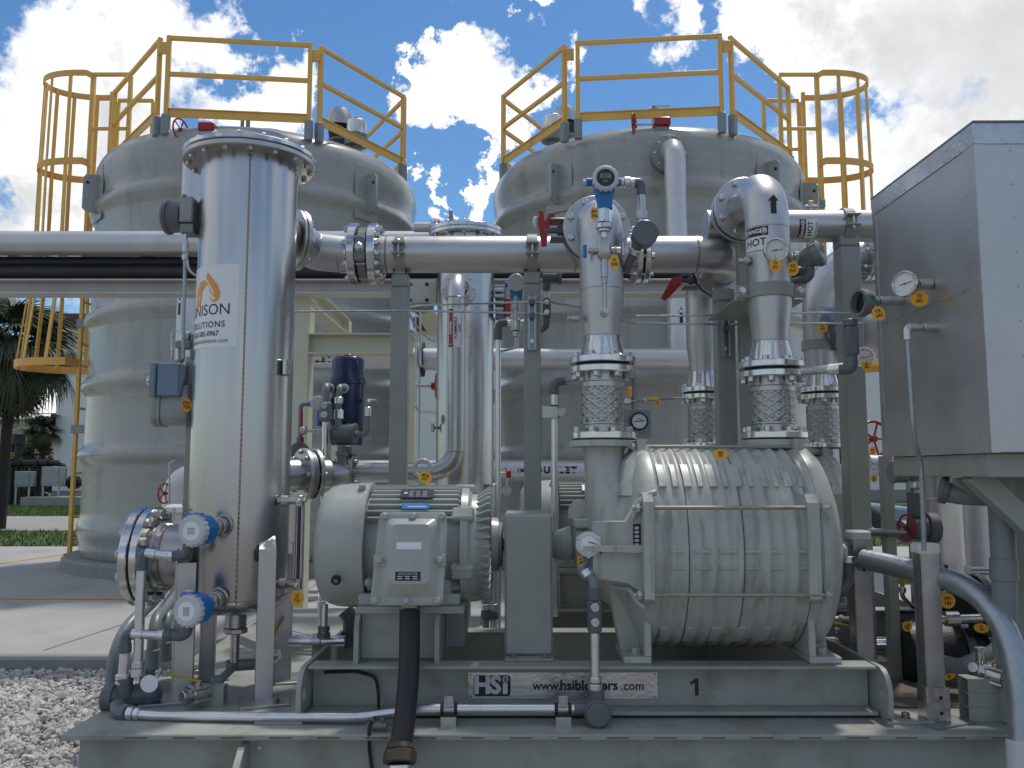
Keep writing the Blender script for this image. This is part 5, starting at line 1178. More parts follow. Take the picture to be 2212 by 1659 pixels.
for (xa, xb, s_, nm) in ((x0+.0005, x1, .94, 'case'), (x0-.02, x0, 1.0, 'case_rim'), (x0-.046, x0-.0205, 1.0, 'lid')):
    MB().loft([[V3(x, 4.26+y*k*s_, (z0+z1)/2+z*k*s_) for y, z in rp] for x, k in ((xa, .97), (xa+.004, 1), (xb-.004, 1), (xb, .97))]).build(nm, 'boxgrey', xp)
# pressure switch near the top with its tubing
sw = thing('pressure_switch', 'dark round pressure switch with square grey head near the top of the tall vessel', 'switch', P(385, 470, 4.1))
xs0 = PX(360, 470, 4.05); zc_ = PZ(470, 4.05); 
MB().lathe((PX(396, 470, 4.05), 4.05, zc_), -X1, [(0,0),(0,.072),(.06,.074),(.062,.082),(.075,.084),(.085,.078),(.085,0)], 32).build('body', 'pvc', sw)
x0, x1 = PX(396, 470, 4.05), PX(426, 470, 4.05)
MB().box(x0+.001, x1, 3.985, 4.1, PZ(487, 4.05), PZ(433, 4.05), .006).build('head', 'boxgrey', sw); MB().box(x0+.001, x1, 4.0, 4.1, PZ(508, 4.05), PZ(488, 4.05), .004).build('bracket', 'iron', sw); MB().cyl((x0+.02, 4.0, PZ(433, 4.05)), (x0+.02, 4.0, PZ(428, 4.05)), .012, 8).build('plug', 'iron', sw)
tu = thing('instrument_tube', 'thin grey tube running down from the pressure switch to the hooded vent beside the sign', 'tube', P(400, 600, 4.02))
MB().cyl(P(401, 505, 4.02), P(400, 545, 4.02), .009, 10).cyl(P(401, 527, 4.02), P(400.5, 545, 4.02), .014, 12).cyl(P(400, 550, 4.02), P(400, 562, 4.02), .016, 8).build('union', 'bolt', tu)
MB().tube([P(401, 505, 4.02), P(399, 600, 4.02), P(396, 705, 4.02), P(396, 775, 4.05)], .0085, 10).build('tube', 'galv', tu)
MB().tube([P(404, 520, 4.02), P(404, 560, 4.02), P(408, 585, 4.02), P(425, 596, 4.04)], .0065, 8, bend=.05).build('tube', 'bolt', tu)
MB().tube([P(371, 780, 4.3), P(371, 722, 4.3), P(374, 716, 4.3), P(383, 716, 4.3)], .004, 6, bend=.01).build('thin_tube', 'bolt', tu)
hh = thing('warning_light', 'small chrome domed beacon on a grey mount beside the logo sign', 'beacon', P(403, 730, 4.15))
p = P(402, 728, 4.12); MB().lathe(p-X1*.0, V3(.15,-.4,.9), [(-.03,0),(-.03,.028),(.012,.028),(.03,.02),(.036,0)], 18).build('dome', 'polish', hh); MB().obox(p-Z1*.04, (X1,Y1,Z1), (.04,.04,.018), .006).obox(p-Z1*.05+X1*.05, (X1,Y1,Z1), (.018,.03,.06), .003).cyl(p-Z1*.055-X1*.02, p-Z1*.12-X1*.02, .016, 12).build('mount', 'iron', hh)
# sight glass on the right of the vessel
sgx = PX(645, 1180, 3.98)
gz0, gz1 = PZ(1262, 3.98), PZ(1082, 3.98)
gg = thing('sight_glass', 'slender level sight glass on the right side of the tall vessel', 'gauge', (sgx, 3.98, gz0))
for z in (gz0, gz1):
    MB().cyl((VX+VR-.02, 4.0, z), (sgx-.01, 3.98, z), .016, 12).cyl((VX+VR-.005, 4.0, z), (VX+VR+.03, 4.0, z), .026, 14).cyl((sgx, 3.98, z-.025), (sgx, 3.98, z+.025), .02, 8).build('end_block', 'steel', gg)
    inst(('bolt', .012, .0, 'bolt'), lambda: bolt_mb(.012, 0), 'bolt', 'bolt', gg, (sgx, 3.958, z), (0,-1,0))
for dx in (-.017, .017): MB().box(sgx+dx-.0035, sgx+dx+.0035, 3.97, 3.99, gz0+.025, gz1-.025, .001).build('side_guard', 'galv', gg)
MB().cyl((sgx, 3.98, gz0+.02), (sgx, 3.98, gz1-.02), .008, 12, ch=0).build('tube', 'sight', gg)
MB().cyl((sgx, 3.98, gz0-.025), (sgx, 3.98, gz0-.045), .009, 8).cyl((sgx-.02, 3.98, gz1+.002), (sgx+.03, 3.98, gz1+.002), .012, 10).build('drain_tip', 'bolt', gg)
# white valve and red wheel behind the vessel, at left
wv = thing('white_elbow_valve', 'white pipe elbow with a red handwheel behind the tall vessel', 'valve', P(378, 1080, 6.3))
p = P(374, 1090, 6.3); MB().tube([V3(p.x, p.y, -.02), p+Z1*.22, p+Z1*.22+X1*.9], .075, 16, bend=.15).build('elbow', 'white', wv); handwheel(wv, P(356, 1066, 6.2), (1,-.3,0), .07)
MB().tube([P(366, 1088, 6.0), P(366, 1000, 6.0), P(378, 994, 6.0)], .006, 6, bend=.02).build('tube', 'bolt', wv)
solo(MB().box(PX(360, 1100, 5.5), PX(385, 1100, 5.5), 5.45, 5.6, PZ(1113, 5.5), PZ(1090, 5.5), .02).box(PX(370, 1100, 5.5)-.012, PX(370, 1100, 5.5)+.012, 5.5, 5.53, DZ, PZ(1112, 5.5), 0), 'terminal_box', 'white', 'small white rounded box behind the big blind flange', 'box')
# ================================================================== POSTS AND HEADER
YP = 4.74
def post(u, v, w_, vtop, label, Y=YP, zt=None):
    x = PX(u, v, Y); t = thing('support_post', label, 'post', (x, Y, DZ), 'square steel posts holding the pipes'); h = w_/2/1830*Y
    zt = PZ(vtop, Y) if zt is None else zt
    MB().box(x-h, x+h, Y-h, Y+h, DZ+.001, zt-.07, .006).build('post', 'post', t)
    MB().box(x-h, x+h, Y-h, Y+h, zt-.0665, zt, .006).build('post_cap', 'post', t); MB().box(x-h+.002, x+h-.002, Y-h-.0008, Y+h, zt-.0695, zt-.0667, 0).build('rust_line', 'rust', t)
    MB().box(x-h-.05, x+h+.05, Y-h-.05, Y+h+.05, DZ+.0005, DZ+.013, .003).build('base_plate', 'post', t)
    return t, x, h, zt
zH = PZ(550, YP); rH = .1035
pA = post(862, 900, 37, 596, 'square post under the header just right of the tall vessel')
pB = post(1150, 900, 36, 590, 'square post under the header beside the second vessel')
pC = post(1566, 800, 40, 627, 'square post under the header elbow, between the two blower pipes')
pD = post(1843, 900, 44, 510, 'square post under the discharge header beside the metal clad duct')
def strap(t, x, z, r, Y=YP, ztop=None):
    """two half straps bolted over the pipe, on a saddle"""
    b = MB()
    b.lathe((x-.028, Y, z), X1, [(0, r+.002),(.056, r+.002),(.056, r+.011),(0, r+.011),(0, r+.002)], 40)
    o = b.build('strap', 'post', t)
    b = MB(); yf = Y-r-.025
    b.box(x-.036, x+.036, yf-.025, yf+.02, z+.028, z+.038, .003).build('strap_ear', 'post', t); MB().box(x-.036, x+.036, yf-.025, yf+.02, z-.03, z-.02, .003).build('strap_ear', 'post', t)
    inst(('bolt', .011, .07, 'bolt'), lambda: bolt_mb(.011, .07), 'bolt', 'bolt', t, (x, yf-.005, z+.038), Z1)
    b = MB(); b.prism([(-.07,-r-.14),(.07,-r-.14),(.09,-r*.6),(-.09,-r*.6)], (x-.027, Y, z), Y1, Z1, .054)
    return o
def saddle(t, x, h, z0, z, r, Y=YP):
    MB().box(x-.028, x+.028, Y-.045, Y+.045, z0+.0005, z-r*.85, .003).build('saddle', 'post', t)
for (t, x, h, zt) in (pA, pB): saddle(t, x, h, zt, zH, rH); strap(t, x, zH, rH)
hd = thing('header_pipe', 'stainless header pipe running from the tall vessel across the front of the skid', 'pipe', (-.3, YP, zH))
xe = PX(1592, 550, YP)
vxe = VX+VR
qn = V3(PX(641, 519, 4.6), 4.6, PZ(519, 4.6)); an = V3(.80,.6,0).normalized()
MB().tube([V3(VX+.05, VY+.15, qn.z), qn-an*.05, qn+an*.02, V3(PX(675, 530, YP), YP-.02, zH+.012), (PX(748, 550, YP), YP, zH)], rH, 32, bend=.3, seg=9).build('elbow', 'sand', hd)
xj = PX(788, 550, YP)
MB().cyl((PX(735, 550, YP), YP, zH), (xj-.03, YP, zH), rH+.0005, 32, ch=0).build('weld_neck', 'polish', hd)
MB().ring((PX(734, 550, YP), YP, zH), X1, .006, rH+.003, rH-.01, 32).build('weld_bead', 'tint', hd)
MB().tube([(xj+.03, YP, zH), (xe, YP, zH), (xe+.0, YP+.36, zH)], rH, 32, bend=.2, seg=9).build('pipe', 'sand', hd)
f0 = flange(hd, qn, an, .165, .026, m='steel'); bolts(f0, qn+an*.026, an, .138, 8, .014, 0, .2)
flange(hd, qn-an*.002, -an, .165, .02, m='steel')
for u in (1500, 835, 1240): MB().ring((PX(u, 550, YP), YP, zH), X1, .010, rH+.003, rH-.01, 36).build('weld_bead', 'tint', hd)
f1 = flange(hd, (xj-.032, YP, zH), -X1, .174, .045); f2 = flange(hd, (xj+.032, YP, zH), X1, .174, .045)
MB().cyl((xj-.025, YP, zH), (xj+.025, YP, zH), .15, 36).obox((xj-.002, YP-.142, zH-.005), (X1, Y1, Z1), (.03, .03, .07), .008).build('check_valve', 'iron', hd)
for s_ in (-1, 1): MB().cyl((xj+s_*.0255, YP, zH), (xj+s_*.0295, YP, zH), .158, 36, ch=0).build('gasket', 'rubber', hd)
inst(('bolt', .022, 0, 'bolt'), lambda: bolt_mb(.022, 0), 'bolt', 'bolt', hd, (xj-.002, YP-.173, zH-.002), (0,-1,0))
bolts(f1, (xj-.077, YP, zH), -X1, .145, 8, .019, .15, .2); bolts(f2, (xj+.077, YP, zH), X1, .145, 8, .019, 0, .2)
# second joint on the header, right of the blower elbow
xk = PX(1384, 545, YP); g1 = joint(hd, (xk, YP, zH), X1, .168, .03, .012, 8, .018)
# ------------------------------------------------------------------ blower inlet line (copied for the second blower)
BX, BY, BZ, BR = .50, 4.0, 1.02, .448
IX = PX(1302, 850, BY); RP = .1035
def hose(t, x, y, z0, z1, R=.098, n=20):
    """flanged braided hose: lower flange pair on z0, upper on z1"""
    h = thing('x', '', '', (x, y, z0)) if False else None
    f = flange(t, (x, y, z0+.004), Z1, .155, .032); bolts(f, (x, y, z0+.036), Z1, .128, 8, .0185, 0, .3)
    MB().cyl((x, y, z0), (x, y, z0+.0035), .14, 36, ch=0).build('gasket', 'rubber', t)
    f = flange(t, (x, y, z1-.032), Z1, .155, .032); bolts(f, (x, y, z1-.032), -Z1, .128, 8, .0185, 0, .3)
    MB().cyl((x, y, z1), (x, y, z1+.012), .125, 36, ch=0).build('gasket', 'rubber', t)
    f = flange(t, (x, y, z1+.0125), Z1, .155, .032); bolts(f, (x, y, z1+.0445), Z1, .128, 8, .0165, 0, .3)
    MB().cyl((x, y, z0+.032), (x, y, z0+.075), R-.004, 32).cyl((x, y, z0+.07), (x, y, z0+.085), R+.004, 32).build('collar', 'steel', t)
    MB().cyl((x, y, z1-.075), (x, y, z1-.028), R-.008, 32).cyl((x, y, z1-.10), (x, y, z1-.07), R+.004, 32).build('collar', 'steel', t)
    MB().cyl((x, y, z0+.085), (x, y, z1-.1), R-.004, 28, ch=0).build('bellows', 'tint', t)
    kind(braid_mb((x, y, z0+.083), (x, y, z1-.098), R+.001, n).build('braid', 'braid', t, fix=False), 'stuff')
    return z1+.0445
zI0 = PZ(951, BY); zI1 = PZ(793, BY); 
il = thing('inlet_line', 'braided hose, reducer and elbow pipe feeding the inlet of the front blower', 'pipe', (IX, BY, zI0), 'blower inlet lines')
zz = hose(il, IX, BY, zI0, zI1)
MB().lathe((IX, BY, zz), Z1, [(0,.106),(.03,.1),(.085,.088),(.1,.087)], 36).build('weld_neck', 'polish', il)
ze = PZ(490, BY+.2); yF = BY+.24
MB().lathe((IX, BY, 0), Z1, [(zz+.1,.087),(zz+.17,.089),(zz+.27,RP),(zz+.32,RP)], 36).build('reducer', 'sand', il)
MB().tube([(IX, BY, zz+.32), (IX, BY, ze), (IX, yF, ze)], RP, 36, bend=.2, seg=12).build('pipe', 'sand', il)
for z_, r_ in ((zz+.097, .0895), (zz+.317, RP+.002), (ze-.21, RP+.002)): MB().ring((IX, BY, z_), Z1, .006, r_, .08, 36).build('weld_bead', 'steel', il)
f = flange(il, (IX, yF-.028, ze), Y1, .168, .028, m='steel', n=48); bolts(f, (IX, yF-.028, ze), (0,-1,0), .138, 8, .018, 0, PI/8)
MB().cyl((IX, yF+.0005, ze), (IX, yF+.06, ze), .145, 36).build('valve_body', 'iron', il); f = flange(il, (IX, yF+.061, ze), Y1, .168, .028, m='steel', n=48); bolts(f, (IX, yF+.089, ze), Y1, .138, 8, .016, 0, PI/8)
MB().cyl((IX, yF+.089, ze), (IX, YP-.02, zH), RP, 32, ch=0).build('branch', 'sand', il)
# valve operator: bracket, spindle, red lever
def lever_valve(t, c, ax, m='red', handle='y'):
    a = Vector(ax).normalized()
    MB().cyl(c, c+a*.12, .014, 12).cyl(c+a*.02, c+a*.05, .026, 8).build('stem', 'pvc', t); MB().obox(c+a*.035+Z1*.047, (a, Y1, Z1), (.05,.05,.0055), .002).obox(c+a*.035-Z1*.047, (a, Y1, Z1), (.05,.05,.0055), .002).obox(c-a*.01, (a, Y1, Z1), (.006,.05,.042), .002).build('bracket', 'pvc', t)
lever_valve(il, V3(IX-.145, yF+.03, ze), (-1,0,0))
lv = V3(PX(1176, 485, yF), yF+.03, ze)
MB().cyl(V3(IX-.26, yF+.03, ze), lv, .011, 10).build('spindle', 'bolt', il)
b = MB(); b.prism([(-.014,-.08),(.012,-.08),(.018,.0),(.055,.08),(.03,.09),(.004,.045),(-.006,.1),(-.028,.1),(-.024,.0)], lv+V3(0,-.012,0), X1, Z1, -.024); b.build('lever', 'red', il)
solo(MB().cyl(lv+V3(-.034,-.0,.04), lv+V3(-.04,.004,.04), .035, 20), 'blank_tag', 'sign', 'round pale tag behind the red lever of the front blower inlet valve', 'tag')
# pipe plug bosses
MB().cyl((IX-.11, BY-.02, PZ(690, BY)), (IX-.145, BY-.02, PZ(690, BY)), .016, 14).cyl((IX-.14, BY-.02, PZ(690, BY)), (IX-.165, BY-.02, PZ(690, BY)), .013, 6, ch=0).build('boss', 'steel', il)
# ------------------------------------------------------------------ discharge line
DX, DY = PX(1669, 870, 4.05), 4.05
dl = thing('discharge_line', 'braided hose and gooseneck pipe labelled DANGER HOT leaving the front blower', 'pipe', (DX, DY, zI0), 'blower discharge lines')
zD0 = PZ(950, DY); zD1 = PZ(803, DY); zz2 = hose(dl, DX, DY, zD0, zD1)
MB().lathe((DX, DY, zz2), Z1, [(0,.106),(.03,.1),(.085,.087),(.1,.086)], 36).build('weld_neck', 'polish', dl)
MB().lathe((DX, DY, 0), Z1, [(zz2+.1,.086),(zz2+.15,.088),(zz2+.28,RP),(zz2+.32,RP)], 36).build('reducer', 'sand', dl)
zE = PZ(446, 4.44)-.02
MB().tube([(DX, DY, zz2+.32), (DX, DY, zE), (DX, 4.40, zE)], RP, 36, bend=.205, seg=14).build('pipe', 'sand', dl)
for z_, r_ in ((zz2+.097, .0885), (zz2+.317, RP+.002), (PZ(488, 3.97), RP+.002)): MB().ring((DX, DY, z_), Z1, .006, r_, .08, 36).build('weld_bead', 'steel', dl)
f = flange(dl, (DX, 4.40, zE), Y1, .168, .026, m='steel', n=48); bolts(f, (DX, 4.40, zE), (0,-1,0), .138, 8, .018, 0, PI/8)
MB().cyl((DX, 4.4265, zE), (DX, 4.46, zE), .14, 36).build('valve_body', 'iron', dl); flange(dl, (DX, 4.4605, zE), Y1, .168, .026, m='steel', n=48)
MB().tube([(DX, 4.4866, zE), (DX, YP-.0, zE)], .1, 28).build('branch', 'sand', dl)
zD = zE
dh = thing('discharge_header', 'stainless discharge header running right from the gooseneck towards the metal duct', 'pipe', (2.2, YP, zD))
MB().cyl((DX-.14, YP, zD), (3.2, YP, zD), .09, 32).build('pipe', 'sand', dh)
saddle(pD[0], pD[1], pD[2], pD[3], zD, .09); strap(pD[0], pD[1], zD, .09)
z_ = PZ(509, YP-.09); x_ = PX(1748, 509, YP-.09)
fnh = lambda x, y, l=.0015: V3(x_+x, YP-(.09+l)*math.cos(.45-y/.09), zD-(.09+l)*math.sin(.45-y/.09))
fr_ = lambda x, y, l=.0015: fnh(-y, x, l)
danger(dh, fr_, .11, .1, ['HOT'], .04)
# HOT label, arrow, dial on the vertical discharge pipe
danger(dl, cylrot((DX, DY), RP, -.87, PZ(515, 3.95)), .13, .125, ['HOT'], .05)
arrow(dl, (lambda f0: lambda x, y: f0(x, y, .002))(cylrot((DX, DY), RP, .02, PZ(441, 3.95))), .052, .092)
yk = thing('pipe_yoke', 'grey two bolt pipe yoke clamping the HOT pipe to its post', 'clamp', (DX, DY, PZ(622, DY)))
zy = PZ(622, DY-.1)
b = MB(); b.lathe((DX, DY, zy-.032), Z1, [(0,RP+.001),(.064,RP+.001),(.064,RP+.012),(0,RP+.012),(0,RP+.001)], 40); b.build('strap', 'post', yk)
for xa_, xb_ in ((DX-.165, DX-RP-.006), (DX+RP+.006, DX+.165)): MB().box(xa_, xb_, DY-.03, DY-.018, zy-.03, zy+.03, .003).build('ear', 'post', yk)
for s_ in (-1, 1): inst(('bolt', .017, .03, 'bolt'), lambda: bolt_mb(.017, .03), 'bolt', 'bolt', yk, (DX+s_*.137, DY-.031, zy), (0,-1,0))
pE = post(1614, 800, 30, 400, 'square post behind the HOT pipe, holding its yoke', Y=4.62, zt=PZ(492, 4.62))
MB().box(DX-.17, DX+.17, 4.06, 4.6, zy-.04, zy-.031, .002).build('arm', 'post', pE[0])
MB().cyl((DX-RP+.01, DY-.03, PZ(567, DY)), (DX-RP-.05, DY-.03, PZ(567, DY)), .013, 12).cyl((DX-RP-.0, DY-.03, PZ(567, DY)), (DX-RP-.022, DY-.03, PZ(567, DY)), .022, 14).build('boss', 'steel', dl)
# dial thermometer
dt = thing('dial_thermometer', 'round white dial thermometer on the DANGER HOT pipe', 'gauge', P(1677, 540, 3.86))
dc = P(1677, 540, 3.86); dial(dt, dc, (0,-1,-.05), .056); MB().cyl(dc+Y1*.02, V3(dc.x, DY-RP+.005, dc.z), .015, 12).build('stem', 'bolt', dt)
# temperature transmitter with green threaded cap
tt = thing('temperature_transmitter', 'grey cast transmitter head with green label right of the HOT pipe', 'transmitter', P(1755, 560, 4.05))
p = P(1748, 556, 4.05); ax = V3(.75, -.55, .3).normalized()
MB().lathe(p-ax*.05, ax, [(0,0),(0,.03),(.03,.045),(.075,.058),(.08,.062),(.108,.062),(.115,.054),(.115,0)], 28).build('body', 'iron', tt)
for i in range(12):
    a_, e_, _ = basis(ax); d = a_*math.cos(i*PI/6)+e_*math.sin(i*PI/6); MB().obox(p+ax*.045+d*.062, (d, ax.cross(d), ax), (.004,.005,.013), 0).build('cap_rib', 'iron', tt)
MB().obox(p+ax*.066, (ax, V3(ax.y,-ax.x,0), Z1), (.0008,.03,.028)).build('label', mat('green_label', (.02,.16,.09), .4), tt)
MB().cyl(P(1708, 554, 4.05), p-ax*.04, .014, 12).cyl(P(1716, 554, 4.05), P(1724, 554, 4.05), .024, 8).build('nipple', 'bolt', tt)
MB().tube([p-Z1*.04, P(1751, 595, 4.05), P(1738, 604, 4.06), P(1706, 612, 4.15)], .022, 12, bend=.035).build('conduit', 'pvc', tt)
# differential pressure transmitter above the inlet elbow
px_ = thing('pressure_transmitter', 'blue pressure transmitter with round display and valve manifold in front of the inlet elbow', 'transmitter', P(1306, 480, 3.85))
c = P(1307, 389, 3.86); ax = V3(-.02,-1,.0).normalized(); s = X1
MB().lathe(c-ax*.07, ax, [(0,0),(0,.048),(.01,.056),(.075,.056),(.075,0)], 32).build('body', 'blue', px_)
MB().lathe(c, ax, [(.006,0),(.006,.058),(.012,.061),(.032,.06),(.038,.05),(.034,.042),(.026,.042)], 36).build('cap', 'lightcap', px_)
b = MB()
for i in range(16):
    d = X1*math.cos(i*PI/8)+Z1*math.sin(i*PI/8); b.obox(c+ax*.02+d*.0615, (d, ax.cross(d), ax), (.0025,.005,.01), 0)
b.build('cap_ribs', 'lightcap', px_)
MB().cyl(c+ax*.02, c+ax*.027, .0415, 28, ch=0).build('display', 'lcd', px_); MB().obox(c+ax*.0275+Z1*.012, (X1, Y1, Z1), (.026,.0004,.011)).build('display_area', mat('lcd_segment_area', (.2,.24,.2), .3), px_)  # pale grey-green area of the display behind the figures
text('display_text', '8.8', .02, 'black', px_, plane_fn(c+ax*.0285+Z1*.012, X1, Z1)); text('display_text', 'mbar', .011, 'lightcap', px_, plane_fn(c+ax*.0282-Z1*.014, X1, Z1))
MB().cyl(c+V3(-.056,.03,0), c+V3(-.085,.03,0), .02, 12).cyl(c+V3(.056,.03,0), c+V3(.075,.03,0), .02, 12).build('side_hub', 'blue', px_)
MB().cyl(c+V3(-.085,.03,0), c+V3(-.1,.03,0), .016, 6, ch=0).build('plug', 'lightcap', px_)
MB().loft([[c+V3(x, .03+y, z) for x, y in rrect(w_, .07, .02)] for z, w_ in ((-.04,.1),(-.065,.085),(-.105,.07),(-.13,.07))]).build('neck', 'blue', px_)
z = lambda v: PZ(v, 3.88)
cx_ = c.x-.004; cy_ = c.y+.03
MB().cyl((cx_, cy_, z(440)), (cx_, cy_, z(480)), .034, 8, ch=0).cyl((cx_, cy_, z(482)), (cx_, cy_, z(494)), .038, 16).cyl((cx_, cy_, z(494)), (cx_, cy_, z(500)), .028, 16).cyl((cx_, cy_, z(500)), (cx_, cy_, z(515)), .016, 8).build('process_nut', 'polish', px_)
MB().loft([[V3(cx_+x*k, cy_+y*k, zq) for x, y in rrect(.062, .045, .014)] for zq, k in ((z(512), .6), (z(520), 1), (z(553), 1), (z(560), .6))]).build('manifold', 'steel', px_)
MB().cyl((cx_-.03, cy_, z(540)), (cx_-.075, cy_, z(540)), .011, 10).cyl((cx_-.05, cy_, z(540)), (cx_-.062, cy_, z(540)), .016, 6, ch=0).build('bleed_valve', 'bolt', px_); MB().cyl((cx_+.03, cy_, z(538)), (cx_+.075, cy_, z(538)), .011, 10).cyl((cx_+.045, cy_, z(538)), (cx_+.057, cy_, z(538)), .016, 6, ch=0).build('bleed_valve', 'bolt', px_)
MB().cyl((cx_-.09, cy_, z(528)), (cx_-.09, cy_, z(556)), .009, 10).build('blue_handle', 'blue', px_); MB().cyl((cx_+.088, cy_, z(526)), (cx_+.088, cy_, z(550)), .006, 8).build('t_handle', 'bolt', px_)
MB().cyl((cx_, cy_, z(560)), (cx_, cy_, z(598)), .017, 8, ch=0).cyl((cx_, cy_, z(598)), (cx_, cy_, z(612)), .013, 12).tube([(cx_, cy_, z(605)), (cx_, cy_, z(672)), (cx_+.0, BY-.085, z(672))], .009, 10, bend=.02).build('impulse_tube', 'steel', px_)
MB().cyl((cx_, BY-.07, z(672)), (cx_, BY-.115, z(672)), .022, 16).cyl((cx_, BY-.115, z(672)), (cx_, BY-.135, z(672)), .014, 6, ch=0).build('boss', 'steel', px_)
# its conduit going right and down to a round box
pc_ = thing('conduit_loop', 'conduit with grey elbow looping from the blue transmitter down to a round grey box', 'conduit', P(1388, 450, 3.9))
yq = c.y+.03
MB().cyl((c.x+.075, yq, c.z), (c.x+.092, yq, c.z), .022, 8).cyl((c.x+.092, yq, c.z), (c.x+.12, yq, c.z), .026, 14).cyl((c.x+.12, yq, c.z), (c.x+.145, yq, c.z), .02, 14).build('union', 'alu', pc_)
xk_ = PX(1386, 430, yq)
MB().tube([(c.x+.14, yq, c.z-.004), (xk_, yq, c.z-.004), (xk_, yq, PZ(420, yq))], .024, 14, bend=.04).build('elbow', 'pvc', pc_)
MB().cyl((xk_, yq, PZ(420, yq)), (xk_, yq, PZ(462, yq)), .018, 14).cyl((xk_, yq, PZ(455, yq)), (xk_, yq, PZ(474, yq)), .027, 8, ch=0).build('conduit', 'steel', pc_)
MB().cyl((xk_, yq, PZ(474, yq)), (xk_, yq, PZ(482, yq)), .02, 14).build('collar', 'alu', pc_)
p = P(1392, 508, yq); MB().cyl(p+Y1*.05, p-Y1*.03, .056, 28).cyl(p-Y1*.03, p-Y1*.05, .06, 28).build('round_box', 'pvc', pc_)
MB().tube([p-X1*.02-Z1*.03+Y1*.02, P(1368, 548, yq+.05), P(1352, 585, yq+.12)], .022, 12).build('conduit_tail', 'pvc', pc_); MB().cyl(P(1374, 535, yq+.03), P(1368, 546, yq+.05), .031, 10).build('tail_union', 'alu', pc_)
# ================================================================== BLOWER SET (front; copied behind)
BZT = .558
def beam_frame():
    t = thing('machine_bed', 'grey channel base frame with HSi web address plate under motor and blower', 'base frame', (.35, 3.62, DZ), 'blower base frames')
    x0, x1 = -.855, 1.515; yf = 3.62; zb = DZ+.012; zt = BZT
    for (ya, yb, s_) in ((yf, yf+.115, 1), (4.50, 4.385, -1)):
        y0, y1 = min(ya, yb), max(ya, yb); w0, w1 = (yb-.012, yb) if s_ > 0 else (yb, yb+.012)
        b = MB(); b.box(x0+.02, x1-.02, y0, y1, zt-.012, zt, .002); b.box(x0+.02, x1-.02, y0, y1, zb+.001, zb+.016, .002); b.box(x0+.02, x1-.02, w0, w1, zb+.0162, zt-.0122, 0)
        b.build('channel', 'skid', t)
    # rounded end plates with holes
    for sx, xe in ((-1, x0), (1, x1)):
        w_ = .02; poly = []
        H = zt-zb; yy0, yy1 = 3.545, 3.735
        outer = [(yy1, zb), (yy1, zt-.001)]
        outer += [(3.64, zt-.001)]+[(3.64-.095*math.sin(R_(a)), zt-.001-.095+.095*math.cos(R_(a))) for a in range(15, 91, 15)]+[(yy0, zb+.06)]+[(yy0+.03-.03*math.cos(R_(a)), zb+.03-.03*math.sin(R_(a))) for a in range(20, 91, 23)]
        hc = (3.605, zb+.09); hr = .027
        xa = xe-w_/2; b = MB(); n = len(outer)
        hole = []
        for (y, z) in outer:
            a = math.atan2(z-hc[1], y-hc[0]); hole.append((hc[0]+hr*math.cos(a), hc[1]+hr*math.sin(a)))
        vs = [V3(x, y, z) for x in (xa, xa+w_) for y, z in outer]+[V3(x, y, z) for x in (xa, xa+w_) for y, z in hole]
        fs = []
        for i in range(n):
            j = (i+1) % n; fs += [(i, j, n+j, n+i), (2*n+i, 2*n+j, 3*n+j, 3*n+i), (i, j, 2*n+j, 2*n+i), (n+i, n+j, 3*n+j, 3*n+i)]
        b.add(vs, fs); b.build('end_plate', 'skid', t)
        b = MB(); b.box(xe-.01+sx*.0, xe+.01, 3.7355, 4.50, zb, zt-.001, .002); b.build('end_channel', 'skid', t)
        p = MB(); p.prism([(-.09,-.06),(.1,-.06),(.06,.14),(-.06,.14)] if sx > 0 else [(-.1,-.06),(.09,-.06),(.06,.14),(-.06,.14)], (xe+sx*.07, 3.60, DZ+.0008), X1, Y1, .0105); sp_ = p.build('sole_plate', 'skid', t)
        inst(('bolt', .016, 0, 'tint'), lambda: bolt_mb(.016, 0), 'bolt', 'tint', sp_, (xe+sx*.08, 3.6, DZ+.012), Z1)
    # diagonal stiffener in left bay (dark opening), motor pedestal
    pd = MB(); mx0, mx1 = PX(770, 1380, 3.72), PX(946, 1380, 3.72); zp = PZ(1322, 3.75)
    pd.box(mx0-.005, mx1+.11, 3.70, 4.34, zp, zp+.028, .003); pd.build('pedestal_top', 'skid', t)
    for xs in (mx0+.008, mx1):
        poly = [(3.665, BZT), (3.665, zp-.05), (3.68, zp-.02), (3.705, zp-.001), (4.3, zp-.001), (4.3, BZT)]
        MB().prism([(y, z) for y, z in poly], (xs-.01, 0, .0005), Y1, Z1, .02).build('pedestal_side', 'skid', t)
    for y, z in ((3.73, .012), (4.28, .001)): MB().box(mx0+.02, mx1-.012, y, y+.012, BZT+z, zp-.001, 0).build('pedestal_web', 'skid', t)
    MB().box(mx1+.0105, mx1+.1, 4.0, 4.28, BZT+.001, zp-.001, .003).build('pedestal_side', 'skid', t)
    return t, mx0, mx1, zp
base, mx0, mx1, zp = beam_frame()
